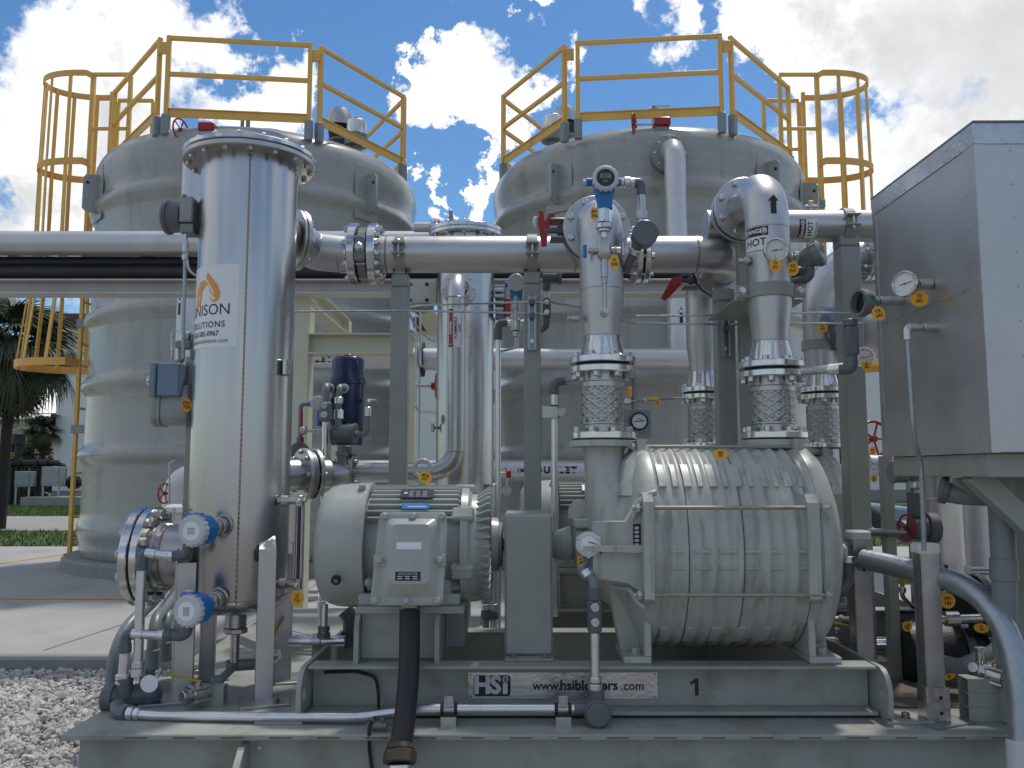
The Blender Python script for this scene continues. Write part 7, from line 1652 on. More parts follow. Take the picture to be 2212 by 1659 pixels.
def strut_ch(u, v0, v1, Y, label):
    x = PX(u, (v0+v1)/2, Y); z0, z1 = PZ(v1, Y), PZ(v0, Y); t = thing('strut_channel', label, 'channel', (x, Y, z0), 'slotted strut channels on the posts')
    MB().box(x-.024, x+.024, Y+.016, Y+.02, z0, z1, 0).box(x-.024, x-.02, Y-.02, Y+.0158, z0, z1, 0).box(x+.02, x+.024, Y-.02, Y+.0158, z0, z1, 0).box(x-.0198, x-.011, Y-.02, Y-.017, z0, z1, 0).box(x+.011, x+.0198, Y-.02, Y-.017, z0, z1, 0).build('channel', 'galv', t)
    for k in (.12, .38): MB().cyl((x, Y-.03, z1-(z1-z0)*k), (x, Y-.004, z1-(z1-z0)*k), .014, 12).box(x-.018, x+.018, Y-.026, Y-.0205, z1-(z1-z0)*k-.014, z1-(z1-z0)*k+.014, .001).build('clip', 'pvc', t)
    MB().cyl((x, Y+.006, z0+.05), (x, Y+.0158, z0+.05), .015, 14).cyl((x, Y-.0, z0+.05), (x, Y+.006, z0+.05), .009, 6, ch=0).build('fixing', 'bolt', t)
strut_ch(1149, 640, 756, YP-.075, 'slotted strut channel holding thin tubes on the second post from the vessel')
strut_ch(1567, 672, 772, YP-.075, 'slotted strut channel holding thin tubes on the post between the blower pipes')
# second blue transmitter between the posts
t = thing('pressure_transmitter', 'blue transmitter with blank white cap behind the second post', 'transmitter', P(1114, 640, 5.0))
c = P(1115, 612, 5.0); MB().cyl(c, c-Y1*.035, .052, 28).build('cap', 'lightcap', t); MB().cyl(c+Y1*.001, c+Y1*.07, .046, 24).cyl(c+Y1*.03-X1*.04, c+Y1*.03-X1*.068, .018, 12).cyl(c+Y1*.03+X1*.04, c+Y1*.03+X1*.06, .018, 12).build('body', 'blue', t)
MB().loft([[c+V3(x*k, .03+y*k, z) for x, y in rrect(.08, .07, .02)] for z, k in ((-.03, 1), (-.07, .95), (-.1, .8))]).build('neck', 'blue', t)
Yt = 5.02
MB().cyl((c.x, Yt, PZ(640, Yt)), (c.x, Yt, PZ(668, Yt)), .026, 8, ch=0).cyl((c.x, Yt, PZ(668, Yt)), (c.x, Yt, PZ(690, Yt)), .016, 10).cyl((c.x, Yt, PZ(690, Yt)), (c.x, Yt, PZ(715, Yt)), .03, 16, r1=.034).cyl((c.x, Yt, PZ(716, Yt)), (c.x, Yt, PZ(728, Yt)), .022, 12).cyl((c.x, Yt, PZ(728, Yt)), (c.x, Yt, PZ(752, Yt)), .013, 8).build('diaphragm_seal', 'steel', t)
MB().tube([(c.x, Yt, PZ(750, Yt)), (c.x-.02, Yt, PZ(753, Yt)), P(1076, 760, 5.6)], .008, 8, bend=.02).build('tube', 'bolt', t)
t = thing('conduit_drop', 'thin silver conduit with grey elbow running down beside the second vessel', 'conduit', P(1075, 900, 5.1))
x = PX(1076, 900, 5.1); MB().cyl((x, 5.1, .4), (x, 5.1, PZ(712, 5.1)), .017, 14).tube([P(1092, 697, 5.1), P(1140, 697, 5.08)], .018, 14).build('conduit', 'alu', t)
MB().tube([(x, 5.1, PZ(720, 5.1)), (x, 5.1, PZ(698, 5.1)), P(1096, 697, 5.1)], .023, 14, bend=.045).cyl((x, 5.1, PZ(734, 5.1)), (x, 5.1, PZ(712, 5.1)), .028, 10).build('elbow', 'pvc', t)
t = thing('junction_box', 'grey conduit tee and seal fitting right of the second post under the header', 'junction box', P(1183, 610, 5.0))
c = P(1186, 600, 5.0); MB().cyl(c-X1*.04, c+X1*.05, .034, 16).cyl(c+X1*.05, c+X1*.075, .042, 16).cyl(c-X1*.015, c-X1*.015-Z1*.075, .024, 12).build('tee', 'pvc', t)
x = c.x-.015; MB().cyl((x, 5.0, PZ(630, 5)), (x, 5.0, PZ(645, 5)), .02, 12).build('collar', 'alu', t); MB().box(x-.024, x+.024, 4.975, 5.025, PZ(688, 5), PZ(646, 5), .008).build('seal_fitting', 'pvc', t)
for v in (655, 676): MB().cyl((x, 4.974, PZ(v, 5)), (x, 4.962, PZ(v, 5)), .015, 14).build('plug', 'alu', t)
MB().tube([(x, 5.0, PZ(688, 5)), (x, 5.0, PZ(705, 5)), P(1165, 715, 5.04)], .02, 10, bend=.03).build('conduit_tail', 'pvc', t)
t = thing('gate_valve', 'white bonnet valve with red yoke beside the second vessel shell', 'valve', P(1080, 650, 6.0))
for v in (628, 641, 656, 669): MB().box(PX(1068, v, 6.0), PX(1088, v, 6.0), 5.95, 6.05, PZ(v+4, 6.0), PZ(v-3, 6.0), .004).build('plate', 'lightcap', t)
MB().box(PX(1070, 650, 6.0), PX(1094, 650, 6.0), 6.0, 6.04, PZ(690, 6.0), PZ(615, 6.0), .006).build('yoke', 'iron', t); MB().box(PX(1090, 650, 5.98), PX(1103, 650, 5.98), 5.94, 6.0, PZ(684, 5.98), PZ(646, 5.98), .006).build('handle', 'red', t)
# conduit up to the hose with elbow
t = thing('conduit_drop', 'silver conduit with grey elbow rising beside the front inlet hose', 'conduit', P(1197, 950, 4.6))
x = PX(1197, 900, 4.6); MB().cyl((x, 4.6, .6), (x, 4.6, PZ(845, 4.6)), .0185, 14).tube([P(1222, 822, 4.6), P(1262, 819, 4.4)], .0185, 14).build('conduit', 'alu', t)
MB().tube([(x, 4.6, PZ(852, 4.6)), (x, 4.6, PZ(825, 4.6)), P(1226, 822, 4.6)], .024, 14, bend=.045).cyl((x, 4.6, PZ(852, 4.6)), (x, 4.6, PZ(838, 4.6)), .029, 8).build('elbow', 'pvc', t)
cl = MB().box(PX(1170, 892, 4.62), PX(1205, 892, 4.62), 4.57, 4.6, PZ(905, 4.62), PZ(879, 4.62), .003).cyl((x+.04, 4.565, PZ(892, 4.6)), (x+.04, 4.575, PZ(892, 4.6)), .024, 16).build('clamp', 'steel', t)
for v in (880, 904): MB().ring((x, 4.6, PZ(v, 4.6)), Z1, .012, .026, .018, 16).build('cushion', 'rubber', t)
# gauge on a translucent plate beside the inlet hose, with its valve
t = thing('pressure_gauge', 'small round pressure gauge on a grey plate right of the front inlet hose', 'gauge', P(1380, 912, 4.45))
c = P(1381, 910, 4.42); pz = MB().box(PX(1340, 912, 4.46), PX(1406, 912, 4.46), 4.455, 4.46, PZ(948, 4.46), PZ(885, 4.46), .001).build('back_plate', 'bracket', t)
MB().lathe(c+Y1*.028, -Y1, [(0,0),(0,.046),(.03,.047),(.036,.042),(.034,.038),(.026,.038)], 30).build('gauge_case', 'rubber', t); MB().cyl(c+Y1*.004, c+Y1*.001, .038, 26, ch=0).build('dial_face', 'dial', t)
MB().obox(c+V3(0,-.0, .0), (X1,Y1,Z1), (.026,.0008,.002)).obox(c+V3(0,0,.012), (X1,Y1,Z1), (.012,.0008,.0015)).obox(c+V3(.006,-.001,.003), (V3(1,0,.3),Y1,V3(-.3,0,1)), (.022,.0008,.001)).build('needle', 'black', t)
t = thing('instrument_valve', 'thin sample line with small yellow handled valves beside the front inlet hose', 'valve', P(1400, 862, 4.4))
MB().tube([P(1352, 868, 4.3), P(1440, 862, 4.5), P(1485, 859, 4.8)], .006, 8).cyl(P(1345, 868, 4.3), P(1362, 867, 4.3), .016, 10).cyl(P(1388, 865, 4.4), P(1396, 865, 4.4), .014, 8).build('line', 'bolt', t)
MB().box(PX(1364, 820, 4.35), PX(1369, 820, 4.35), 4.35, 4.36, PZ(884, 4.35), PZ(790, 4.35), .001).build('bracket', 'pvc', t); MB().obox(P(1360, 846, 4.29), (X1,Y1,Z1), (.012,.006,.024), .003).build('lever', 'tag', t); MB().obox(P(1410, 861, 4.42), (X1,Y1,Z1), (.03,.006,.008), .003).build('lever', 'tag', t)
# far side instrument on the second vessel
t = thing('instrument_valve', 'small sampling valve with white disc on the left side of the second vessel', 'valve', P(938, 920, 5.9))
p = P(940, 924, 5.9); MB().cyl(p, P(950, 924, 5.95), .012, 10).cyl(p-X1*.02-Z1*.03, p-X1*.02+Z1*.03, .014, 10).build('body', 'bolt', t); MB().cyl(p+V3(-.005,-.03,.06), p+V3(-.01,-.034,.06), .035, 20).build('disc', 'sign', t)
# conduits lying behind the motor on the deck and curved ones at left
for i, (v, lab) in enumerate(((1352, 'rear deck conduit of the row of silver conduits behind the blower base'), (1362, 'middle deck conduit of the row of silver conduits behind the blower base'), (1374, 'front deck conduit of the row of silver conduits behind the blower base'))):
    y = 5.05-.09*i; z = DZ+.045; x0 = PX(470, v, y); 
    solo(MB().tube([(x0-.0, y+.9, z+.55), (x0+.05, y+.5, z+.3), (x0+.3, y, z), (1.0, y, z), (2.9, y, z)], .022, 14, bend=.5, seg=7), 'deck_conduit', 'alu', lab, 'conduit', 'silver conduits along the deck behind the blower', loc=(x0, y, z))
t = thing('conduit_drop', 'pair of vertical conduits with unions behind the motor drive end', 'conduit', P(1075, 1250, 4.9))
for u, m in ((1066, 'alu'), (1050, 'pvcpipe')):
    x = PX(u, 1250, 4.9); MB().cyl((x, 4.9, .42), (x, 4.9, PZ(1045, 4.9)), .018, 12).build('conduit', m, t); MB().cyl((x, 4.9, PZ(1318, 4.9)), (x, 4.9, PZ(1304, 4.9)), .026, 12).build('union', 'alu', t); MB().cyl((x, 4.9, PZ(1338, 4.9)), (x, 4.9, PZ(1320, 4.9)), .03, 10).build('box', 'pvc', t)
t = thing('instrument_valve', 'small red handled valve with pale tag in front of the OUTLET pipe', 'valve', P(1095, 1022, 5.6))
p = P(1094, 1023, 5.6); MB().cyl(p-X1*.05, p+X1*.0, .012, 10).cyl(p-Z1*.09, p+Z1*.04, .008, 8).build('body', 'bolt', t); MB().cyl(p, p+X1*.03, .03, 14).build('knob', 'red', t); MB().cyl(p-Z1*.11, p-Z1*.11-Y1*.003, .032, 18).build('disc', 'lightcap', t)
# grey conduit behind left of motor stand and small valve blocks
t = thing('strut_stand', 'small strut stand with clamp beside the left end of the base frame', 'stand', P(690, 1400, 4.2))
p = P(690, 1405, 4.15); MB().box(p.x-.03, p.x+.03, 4.12, 4.18, DZ+.001, PZ(1380, 4.15), .002).build('strut', 'post', t); MB().tube([P(625, 1384, 4.1), P(745, 1384, 4.1)], .024, 12).build('conduit', 'alu', t); MB().ring((p.x-.02, 4.1, PZ(1384, 4.1)), X1, .04, .032, .02, 18).build('clamp', 'steel', t)
x = PX(695, 1330, 4.0); MB().cyl((x, 4.05, PZ(1380, 4.05)), (x, 4.05, PZ(1305, 4.05)), .018, 12).build('riser', 'alu', t); MB().cyl((x, 4.05, PZ(1364, 4.05)), (x, 4.05, PZ(1352, 4.05)), .027, 14).cyl((x, 4.05, PZ(1378, 4.05)), (x, 4.05, PZ(1366, 4.05)), .03, 10).build('union', 'pvc', t)
solo(MB().tube([P(745, 1318, 4.4), P(758, 1335, 4.4), P(758, 1395, 4.4)], .04, 14, bend=.06), 'plastic_elbow', 'pvc', 'dark grey elbow fitting behind the left side of the motor pedestal', 'fitting')
# ================================================================== RIGHT SIDE: DUCT AND BELOW
XD = 1.671; YD0, YD1 = 3.0, 3.88
ZD1 = PZ(268, YD0); ZD0 = PZ(978, YD0)
du = thing('metal_duct', 'big box of embossed aluminium cladding with riveted seams at the right', 'enclosure', (XD+.8, 3.4, ZD0))
XR_ = 3.4
b = MB(); b.box(XD, XR_, YD0, YD1, ZD0, ZD1, .004); b.build('cladding', 'foil', du)
# trim bands and seams
MB().box(XD-.004, XD-.0005, YD0-.003, YD1+.003, ZD1-.075, ZD1+.003, .001).build('top_trim', 'foiltrim', du)
MB().box(XD-.0038, XR_, YD0-.004, YD0-.0005, ZD1-.075, ZD1+.003, .001).build('top_trim', 'foiltrim', du)
MB().box(XD-.006, XR_, YD0-.01, YD1+.006, ZD1+.0032, ZD1+.012, .002).build('cap_edge', 'pvcpipe', du)
MB().box(XD-.0036, XD-.0005, YD0+.001, YD0+.075, ZD0, ZD1-.0755, .001).box(XD-.0035, XD+.03, YD0-.0036, YD0-.0006, ZD0, ZD1-.0755, .001).build('corner_trim', 'foil', du)
MB().box(XD-.0026, XD-.0005, YD0+.076, YD1-.045, PZ(612, YD0)-.006, PZ(612, YD0)+.006, .0005).box(XD-.0032, XD-.0004, YD1-.04, YD1, ZD0, ZD1-.0755, .001).build('side_seam', 'foiltrim', du)
z612 = PZ(612, YD0)
MB().box(XD-.0018, XD-.0003, YD0+.076, YD1-.04, ZD0, z612-.0065, .0004).build('lower_side_sheet', 'foil', du)
rv = lambda p, ax: inst(('rivet',), lambda: MB().lathe((0,0,0), Z1, [(0,.0045),(.002,.004),(.003,0)], 8), 'rivet', 'bolt', du, p, ax)
for i in range(9):
    z = ZD0+.06+i*.125; rv((XD-.0037, YD0+.06, z), (-1,0,0)); rv((XD+.13, YD0-.0006, z+.03), (0,-1,0))
for i in range(7): rv((XD-.0037, YD0+.12+i*.11, z612-.008), (-1,0,0)); rv((XD-.0037, YD0+.1+i*.11, ZD1-.065), (-1,0,0))
for i in range(6): rv((XD+.1+i*.12, YD0-.0042, ZD1-.06), (0,-1,0))
# frame under the duct
sf_ = thing('duct_stand', 'dark grey steel frame with diagonal brackets under the metal duct', 'steel frame', (XD+.7, 3.5, DZ))
MB().box(XD+.02, XR_, YD0+.06, YD0+.12, ZD0-.085, ZD0-.001, .003).box(XD+.02, XD+.08, YD0+.121, YD1-.05, ZD0-.085, ZD0-.001, .003).box(XD+.081, XR_, YD1-.14, YD1-.08, ZD0-.08, ZD0-.002, .003).build('frame', 'post', sf_)
MB().box(XD+.62, XD+.72, YD0+.2, YD0+.3, DZ+.001, ZD0-.0015, .004).build('leg', 'post', sf_)
b = MB(); p0_, p1_ = V3(XD+.06, YD0+.25, ZD0-.07), V3(XD+.62, YD0+.25, ZD0-.62); d = (p1_-p0_).normalized(); b.obox((p0_+p1_)/2, (d, Y1, d.cross(Y1)), ((p1_-p0_).length/2, .035, .04), .004); b.build('brace', 'post', sf_)
MB().prism([(0,0),(.24,0),(.24,-.11),(.15,-.11),(0,-.02)], (XD+.02, YD0+.32, ZD0-.087), X1, Z1, -.02).build('gusset', 'post', sf_)
MB().box(XD+.30, XD+.42, YD0+.5, YD0+.6, DZ+.001, ZD0-.0015, .004).build('leg', 'post', sf_)
# gauge, transmitter and tube stubs on the duct side
t = thing('dial_gauge', 'dial gauge on a stub facing left from the duct side', 'gauge', P(1952, 617, 3.4))
yg = 3.36; zg = PZ(614, yg); xg_ = PX(1957, 614, yg); dial(t, (xg_-.012, yg-.01, zg), V3(-.75,-.66,0), .052)
MB().cyl((xg_+.01, yg, zg), (XD+.002, yg, zg), .011, 12).cyl((XD-.055, yg, zg), (XD-.001, yg, zg), .021, 14).build('stub', 'bolt', t); MB().cyl((XD-.085, yg, zg), (XD-.06, yg, zg), .022, 12).build('tape', 'rubber', t)
t = thing('temperature_transmitter', 'open grey transmitter head with green label left of the duct', 'transmitter', P(1862, 655, 3.62))
yt = 3.62; zt_ = PZ(650, yt); p = P(1865, 655, yt); ax = V3(-1,-.25,.05).normalized()
MB().lathe(p-ax*.06, ax, [(0,0),(0,.022),(.02,.04),(.05,.055),(.056,.06),(.09,.06),(.09,.048),(.06,.046),(.06,0)], 28).build('body', 'iron', t); MB().cyl(p+ax*.0, p+ax*.002, .046, 20, ch=0).build('face', 'black', t)
MB().obox(p+V3(.0,-.058,.01), (X1,Y1,Z1), (.025,.001,.012)).build('label', bpy.data.materials['green_label'], t)
MB().cyl(p-ax*.05, (XD-.07, yt, zt_), .012, 12).cyl((XD-.1, yt, zt_), (XD+.001, yt, zt_), .021, 14).cyl((XD-.125, yt, zt_), (XD-.105, yt, zt_), .022, 6, ch=0).build('stub', 'bolt', t)
x = PX(1838, 740, yt); 
MB().cyl((x, yt, PZ(705, yt)), (x, yt, PZ(690, yt)), .03, 12).box(x-.026, x+.026, yt-.03, yt+.03, PZ(770, yt), PZ(704, yt), .01).cyl((x, yt, PZ(785, yt)), (x, yt, PZ(768, yt)), .024, 12).build('seal_fitting', 'pvc', t)
MB().tube([(x, yt, PZ(780, yt)), (x-.003, yt, PZ(796, yt)), P(1812, 797, yt+.02)], .026, 14, bend=.04).build('elbow', 'pvc', t); MB().tube([P(1818, 796, yt+.02), P(1735, 803, yt+.25)], .019, 14).cyl(P(1818, 796, yt+.02), P(1790, 799, yt+.06), .024, 14).build('conduit', 'alu', t)
t = thing('sample_tube', 'steel elbow and thin tube running down the face of the duct side', 'tube', P(1960, 720, 3.4))
ys = 3.34; zs_ = PZ(707, ys); xs_ = PX(1959, 707, ys)
MB().cyl((XD-.055, ys, zs_), (XD+.001, ys, zs_), .02, 14).cyl((XD-.085, ys, zs_), (XD-.056, ys, zs_), .015, 12).build('stub', 'bolt', t); MB().tube([(XD-.08, ys, zs_), (xs_, ys, zs_), (xs_, ys, zs_-.05)], .018, 10, bend=.02).build('elbow', 'bolt', t)
MB().tube([(xs_, ys, zs_-.04), (xs_+.006, ys, PZ(920, ys)), (xs_+.02, ys+.02, PZ(960, ys)), P(1990, 1000, ys+.05), P(1996, 1190, ys+.08)], .0095, 10, bend=.15).build('tube', 'galv', t)
# ---------------------------------------------------------------- strut posts with white caps
def strut_post(u, vb, vt, Y, w_, label, cap, plate=True):
    p = G(u, vb, DZ) if Y is None else P(u, vb, Y); Y = p.y; x = p.x; zt_ = PZ(vt, Y); t = thing('strut_post', label, 'post', (x, Y, DZ), 'steel strut posts with plastic end caps'); h = w_/2
    b = MB(); b.box(x-h, x+h, Y+h-.004, Y+h, DZ+.007, zt_, .001); b.box(x-h, x-h+.004, Y-h, Y+h-.0042, DZ+.007, zt_, .001); b.box(x+h-.004, x+h, Y-h, Y+h-.0042, DZ+.007, zt_, .001); b.box(x-h+.0042, x+h-.0042, Y-h, Y-h+.003, DZ+.007, zt_, .0005); b.build('strut', 'steel', t)
    MB().box(x-h-.006, x+h+.006, Y-h-.006, Y+h+.006, zt_-.035, zt_+.01, .008).build('end_cap', cap, t)
    if plate:
        MB().obox((x+.01, Y+.0, DZ+.0035), (V3(.9,.43,0), V3(-.43,.9,0), Z1), (.11, .1, .003), .001).build('base_plate', 'iron', t)
        f = MB().box(x-h-.006, x+h+.012, Y-h-.008, Y-h-.003, DZ+.0075, DZ+.14, .001).box(x-h-.006, x-h-.001, Y-h-.0028, Y+h, DZ+.0075, DZ+.14, .001).build('bracket', 'bolt', t)
        for k in (.04, .1): MB().cyl((x+.012, Y-h-.009, DZ+k), (x+.012, Y-h-.0055, DZ+k), .008, 10, ch=0).build('bolt_hole', 'black', f)
    return x, Y, h, zt_
spx, spy, sph, spz = strut_post(2016, 1548, 1178, 3.60, .076, 'bright steel strut post with white end cap at the right front of the skid', 'white')
strut_post(1864, 1430, 1150, 4.02, .08, 'darker steel strut post with grey end cap beside the blower end', 'lightcap', False)
gc = thing('galvanised_conduit', 'thick galvanised conduit arching from the strut posts down over the right skid corner', 'conduit', P(2190, 1450, 3.3))
MB().tube([P(1866, 1208, 3.95), P(1940, 1224, 3.8), P(2050, 1252, 3.56), P(2120, 1285, 3.42), P(2180, 1370, 3.32), P(2206, 1500, 3.26), P(2212, 1680, 3.22)], .046, 24, bend=.35, seg=7).build('pipe', 'galv', gc)
MB().cyl(P(2209, 1600, 3.24), P(2214, 1700, 3.22), .056, 22).build('coupling', 'lightcap', gc)
MB().ring(P(2036, 1247, 3.6), V3(.85,-.35,-.2), .012, .056, .04, 20).ring(P(1868, 1208, 3.95), V3(.85,-.35,-.2), .012, .054, .04, 20).build('cushion', 'rubber', gc)
# grey pipe dropping from the duct
t = thing('plastic_drain', 'grey plastic pipe elbowed down from under the duct', 'pipe', P(2160, 1200, 3.3))
MB().tube([P(2030, 1058, 3.45), P(2075, 1066, 3.42), P(2152, 1070, 3.38), P(2166, 1100, 3.36), P(2170, 1300, 3.36), P(2172, 1420, 3.38)], .044, 20, bend=.12).cyl(P(2168, 1205, 3.36), P(2169, 1255, 3.36), .05, 20).build('pipe', 'pvcpipe', t)
MB().cyl(P(2030, 1056, 3.45), P(2048, 1060, 3.44), .056, 18).build('hub', 'pvc', t)
# stainless column and pale pipes behind
solo(MB().cyl(P(2030, 1330, 5.0), V3(PX(2030, 1330, 5.0), 5.0, PZ(1020, 5.0)), .145, 36).ring(V3(PX(2030, 1330, 5.0), 5.0, PZ(1080, 5.0)), Z1, .012, .15, .1, 36), 'steel_column', 'vessel', 'wide stainless column standing behind the strut post below the duct', 'column')
solo(MB().cyl((PX(2118, 1200, 5.6), 5.6, .3), (PX(2118, 1200, 5.6), 5.6, PZ(1020, 5.6)), .1, 24), 'silver_riser', 'silver', 'pale vertical pipe right of the stainless column under the duct', 'pipe')
solo(MB().box(PX(1912, 1180, 4.3), PX(1934, 1180, 4.3), 4.28, 4.34, DZ, PZ(985, 4.3), .003), 'channel_post', 'post', 'narrow grey channel post directly below the left edge of the duct', 'post')
solo(MB().tube([P(1880, 1150, 4.4), P(1965, 1152, 4.1)], .02, 12), 'stub_pipe', 'steel', 'short horizontal steel pipe ending at the red valve wheel', 'pipe')
# transmitter, fittings and red valve under the duct edge
t = thing('pressure_switch', 'grey round instrument head over a seal fitting below the duct corner', 'switch', P(1948, 1030, 4.1))
p = P(1945, 1020, 4.1); MB().cyl(p-X1*.03, p+X1*.03, .05, 24).cyl(p-X1*.045, p-X1*.03, .056, 24).ball(p+V3(.07,0,-.01), .035, 12).cyl(p+V3(.07,0,-.03), p+V3(.07,0,-.09), .024, 12).build('head', 'iron', t)
x = p.x+.07; MB().cyl((x, 4.1, PZ(1054, 4.1)), (x, 4.1, PZ(1040, 4.1)), .026, 12).build('union', 'alu', t)
MB().box(x-.035, x+.035, 4.06, 4.14, PZ(1118, 4.1), PZ(1058, 4.1), .014).cyl((x, 4.1, PZ(1118, 4.1)), (x, 4.1, PZ(1135, 4.1)), .024, 12).build('seal_fitting', 'pvc', t)
t = thing('red_wheel_valve', 'dark valve body with a small red handwheel seen edge on below the duct', 'valve', P(1965, 1142, 4.1))
p = P(1968, 1140, 4.1); MB().cyl(p-X1*.0, p+X1*.07, .055, 20).cyl(p+X1*.07, p+X1*.12, .07, 20).build('body', 'pvc', t); handwheel(t, p-X1*.022, (-1,-.15,0), .06)
# small gauge behind the post, yellow levers
t = thing('dial_gauge', 'small dial gauge on the pale pipe seen right of the last post', 'gauge', P(1889, 1014, 5.6)); dial(t, P(1889, 1014, 5.6), (0,-1,0), .045); p = P(1889, 1014, 5.6); MB().cyl(p+Y1*.02, p+Y1*.12, .012, 8).build('stem', 'bolt', t)
solo(MB().cyl(P(1875, 1005, 5.8), P(1935, 1007, 5.8), .07, 20), 'silver_branch', 'silver', 'pale horizontal pipe behind the small dial gauge right of the last post', 'pipe')
t = thing('gate_valve', 'red spoked handwheel in front of the white wall left of the duct corner', 'valve', P(1887, 948, 6.2)); handwheel(t, P(1887, 948, 6.2), (.25,-1,0), .125, 'red', 5); p = P(1887, 948, 6.2); MB().cyl(p, p+Y1*.3, .015, 8).cyl(V3(p.x, p.y+.25, .1), p+V3(0,.25,.05), .05, 14).build('yoke', 'iron', t)
t = thing('dial_gauge', 'round gauge peeking out at the duct edge over a yellow tag', 'gauge', P(1868, 775, 4.5)); dial(t, P(1866, 772, 4.5), (-.2,-1,0), .055); p = P(1866, 772, 4.5); MB().cyl(p+Y1*.02, p+V3(.05,.12,0), .012, 8).build('stem', 'bolt', t)
t = thing('temperature_transmitter', 'pale blue capped sensor head right of the rear discharge pipe', 'transmitter', P(1790, 690, 5.3))
p = P(1792, 688, 5.3); ax = V3(.5,-.8,.35).normalized(); MB().lathe(p-ax*.04, ax, [(0,0),(0,.04),(.04,.06),(.07,.062),(.08,.05),(.08,0)], 20).build('cap', 'boxblue', t); MB().cyl(p-ax*.03, V3(DX2+.08, IY2-.08, p.z-.02), .016, 10).tube([p-Z1*.03, p+V3(.02,0,-.12), p+V3(.06,.05,-.18)], .024, 10, bend=.05).build('body', 'pvc', t)
# insulated drain piping lying at lower right
t = thing('insulated_drain', 'dark insulated drain pipe lying on the dirty floor at the lower right', 'pipe', P(2020, 1400, 4.2))
MB().lathe(P(1945, 1410, 4.3), V3(1,-.05,.0), [(0,0),(0,.1),(.02,.138),(.05,.148),(.32,.148),(.34,.13),(.36,.13),(.37,.145),(.75,.145),(.75,0)], 28).build('insulation', 'insul', t)
for u_ in (2062, 2122): MB().lathe(P(u_, 1410, 4.28), X1, [(0,.15),(.04,.15),(.04,.14)], 24).build('band', 'pvc', t)
MB().tube([P(2012, 1440, 4.05), P(2080, 1455, 3.95), P(2150, 1425, 3.9), P(2200, 1390, 3.9)], .062, 18, bend=.1).build('foil_wrap', 'pvcpipe', t)
t = thing('insulated_valve', 'dark wrapped upper drain line with ribbed bands and small brass valve', 'pipe', P(2080, 1310, 4.3))
MB().lathe(P(2008, 1305, 4.5), V3(1,0,.0), [(0,0),(0,.1),(.1,.115),(.2,.115),(.21,.13),(.23,.13),(.24,.115),(.42,.115),(.43,.13),(.45,.13),(.46,.115),(.8,.115),(.8,0)], 28).build('insulation', 'insul', t)
MB().cyl(P(2030, 1338, 4.0), P(2120, 1335, 4.0), .02, 12).cyl(P(2040, 1337, 4.0), P(2070, 1336, 4.0), .034, 12).cyl(P(2055, 1337, 4.0), P(2055, 1322, 4.0), .012, 8).cyl(P(2075, 1352, 4.0), P(2090, 1352, 4.0), .012, 8).build('drain_valve', 'bolt', t)
MB().box(PX(2122, 1330, 4.1), PX(2140, 1330, 4.1), 4.0, 4.2, PZ(1372, 4.1), PZ(1290, 4.1), .006).build('flange_block', 'pvc', t)
strut_block(2127, 1545, 3.62, 3, .165, 'three stacked strut blocks at the lower right front of the skid', d_=.08, H=.056)
c = P(2148, 1458, 3.60); ball_valve(c, V3(.75,-.62,-.2), 'stainless ball valve on the stacked strut blocks at the lower right', .026, ld=(.6,-.2,.5))
MB_ = MB().tube([c+V3(-.06,.05,.02), P(2122, 1452, 3.75), P(2100, 1448, 3.9)], .02, 12); solo(MB_, 'drain_stub', 'bolt', 'short steel pipe behind the ball valve on the strut blocks', 'pipe')
solo(MB().cyl(P(2118, 1446, 3.66), P(2116, 1405, 3.66), .016, 12).cyl(P(2117, 1408, 3.66), P(2116, 1398, 3.66), .022, 8), 'sample_riser', 'bolt', 'short vertical steel stub rising above the ball valve at the lower right', 'pipe')
for i, (v, lb) in enumerate(((1362, 'upper silver conduit on the floor right of the blower'), (1376, 'lower silver conduit on the floor right of the blower'))):
    pass
t = thing('conduit_fitting', 'cluster of grey unions and yellow lever valves low behind the blower leg', 'valve', P(1830, 1350, 4.5))
for v, r in ((1340, .03), (1362, .026), (1385, .03)): MB().cyl(P(1805, v, 4.55), P(1850, v, 4.5), r*.75, 12).cyl(P(1814, v, 4.54), P(1824, v, 4.53), r, 10).build('union', 'bolt', t)
MB().cyl(P(1832, 1372, 4.5), P(1832, 1372, 4.42), .05, 18).build('box', 'pvc', t); MB().obox(P(1822, 1350, 4.45), (V3(1,0,-.2),Y1,V3(.2,0,1)), (.05,.008,.006), .002).build('lever', 'brass', t)
t = thing('conduit_elbow', 'grey elbow and union plugged into the right end of the blower', 'fitting', P(1820, 1200, 4.0))
MB().tube([P(1806, 1185, 4.0), P(1826, 1182, 4.0), P(1832, 1210, 4.0), P(1832, 1255, 4.0), P(1815, 1278, 4.0), P(1800, 1270, 4.0)], .03, 14, bend=.05).build('elbow', 'pvc', t); MB().cyl(P(1831, 1200, 4.0), P(1832, 1216, 4.0), .04, 14).build('union', 'alu', t); MB().cyl(P(1808, 1238, 3.7), P(1808, 1238, 3.68), .022, 14).build('plug', 'polish', t)
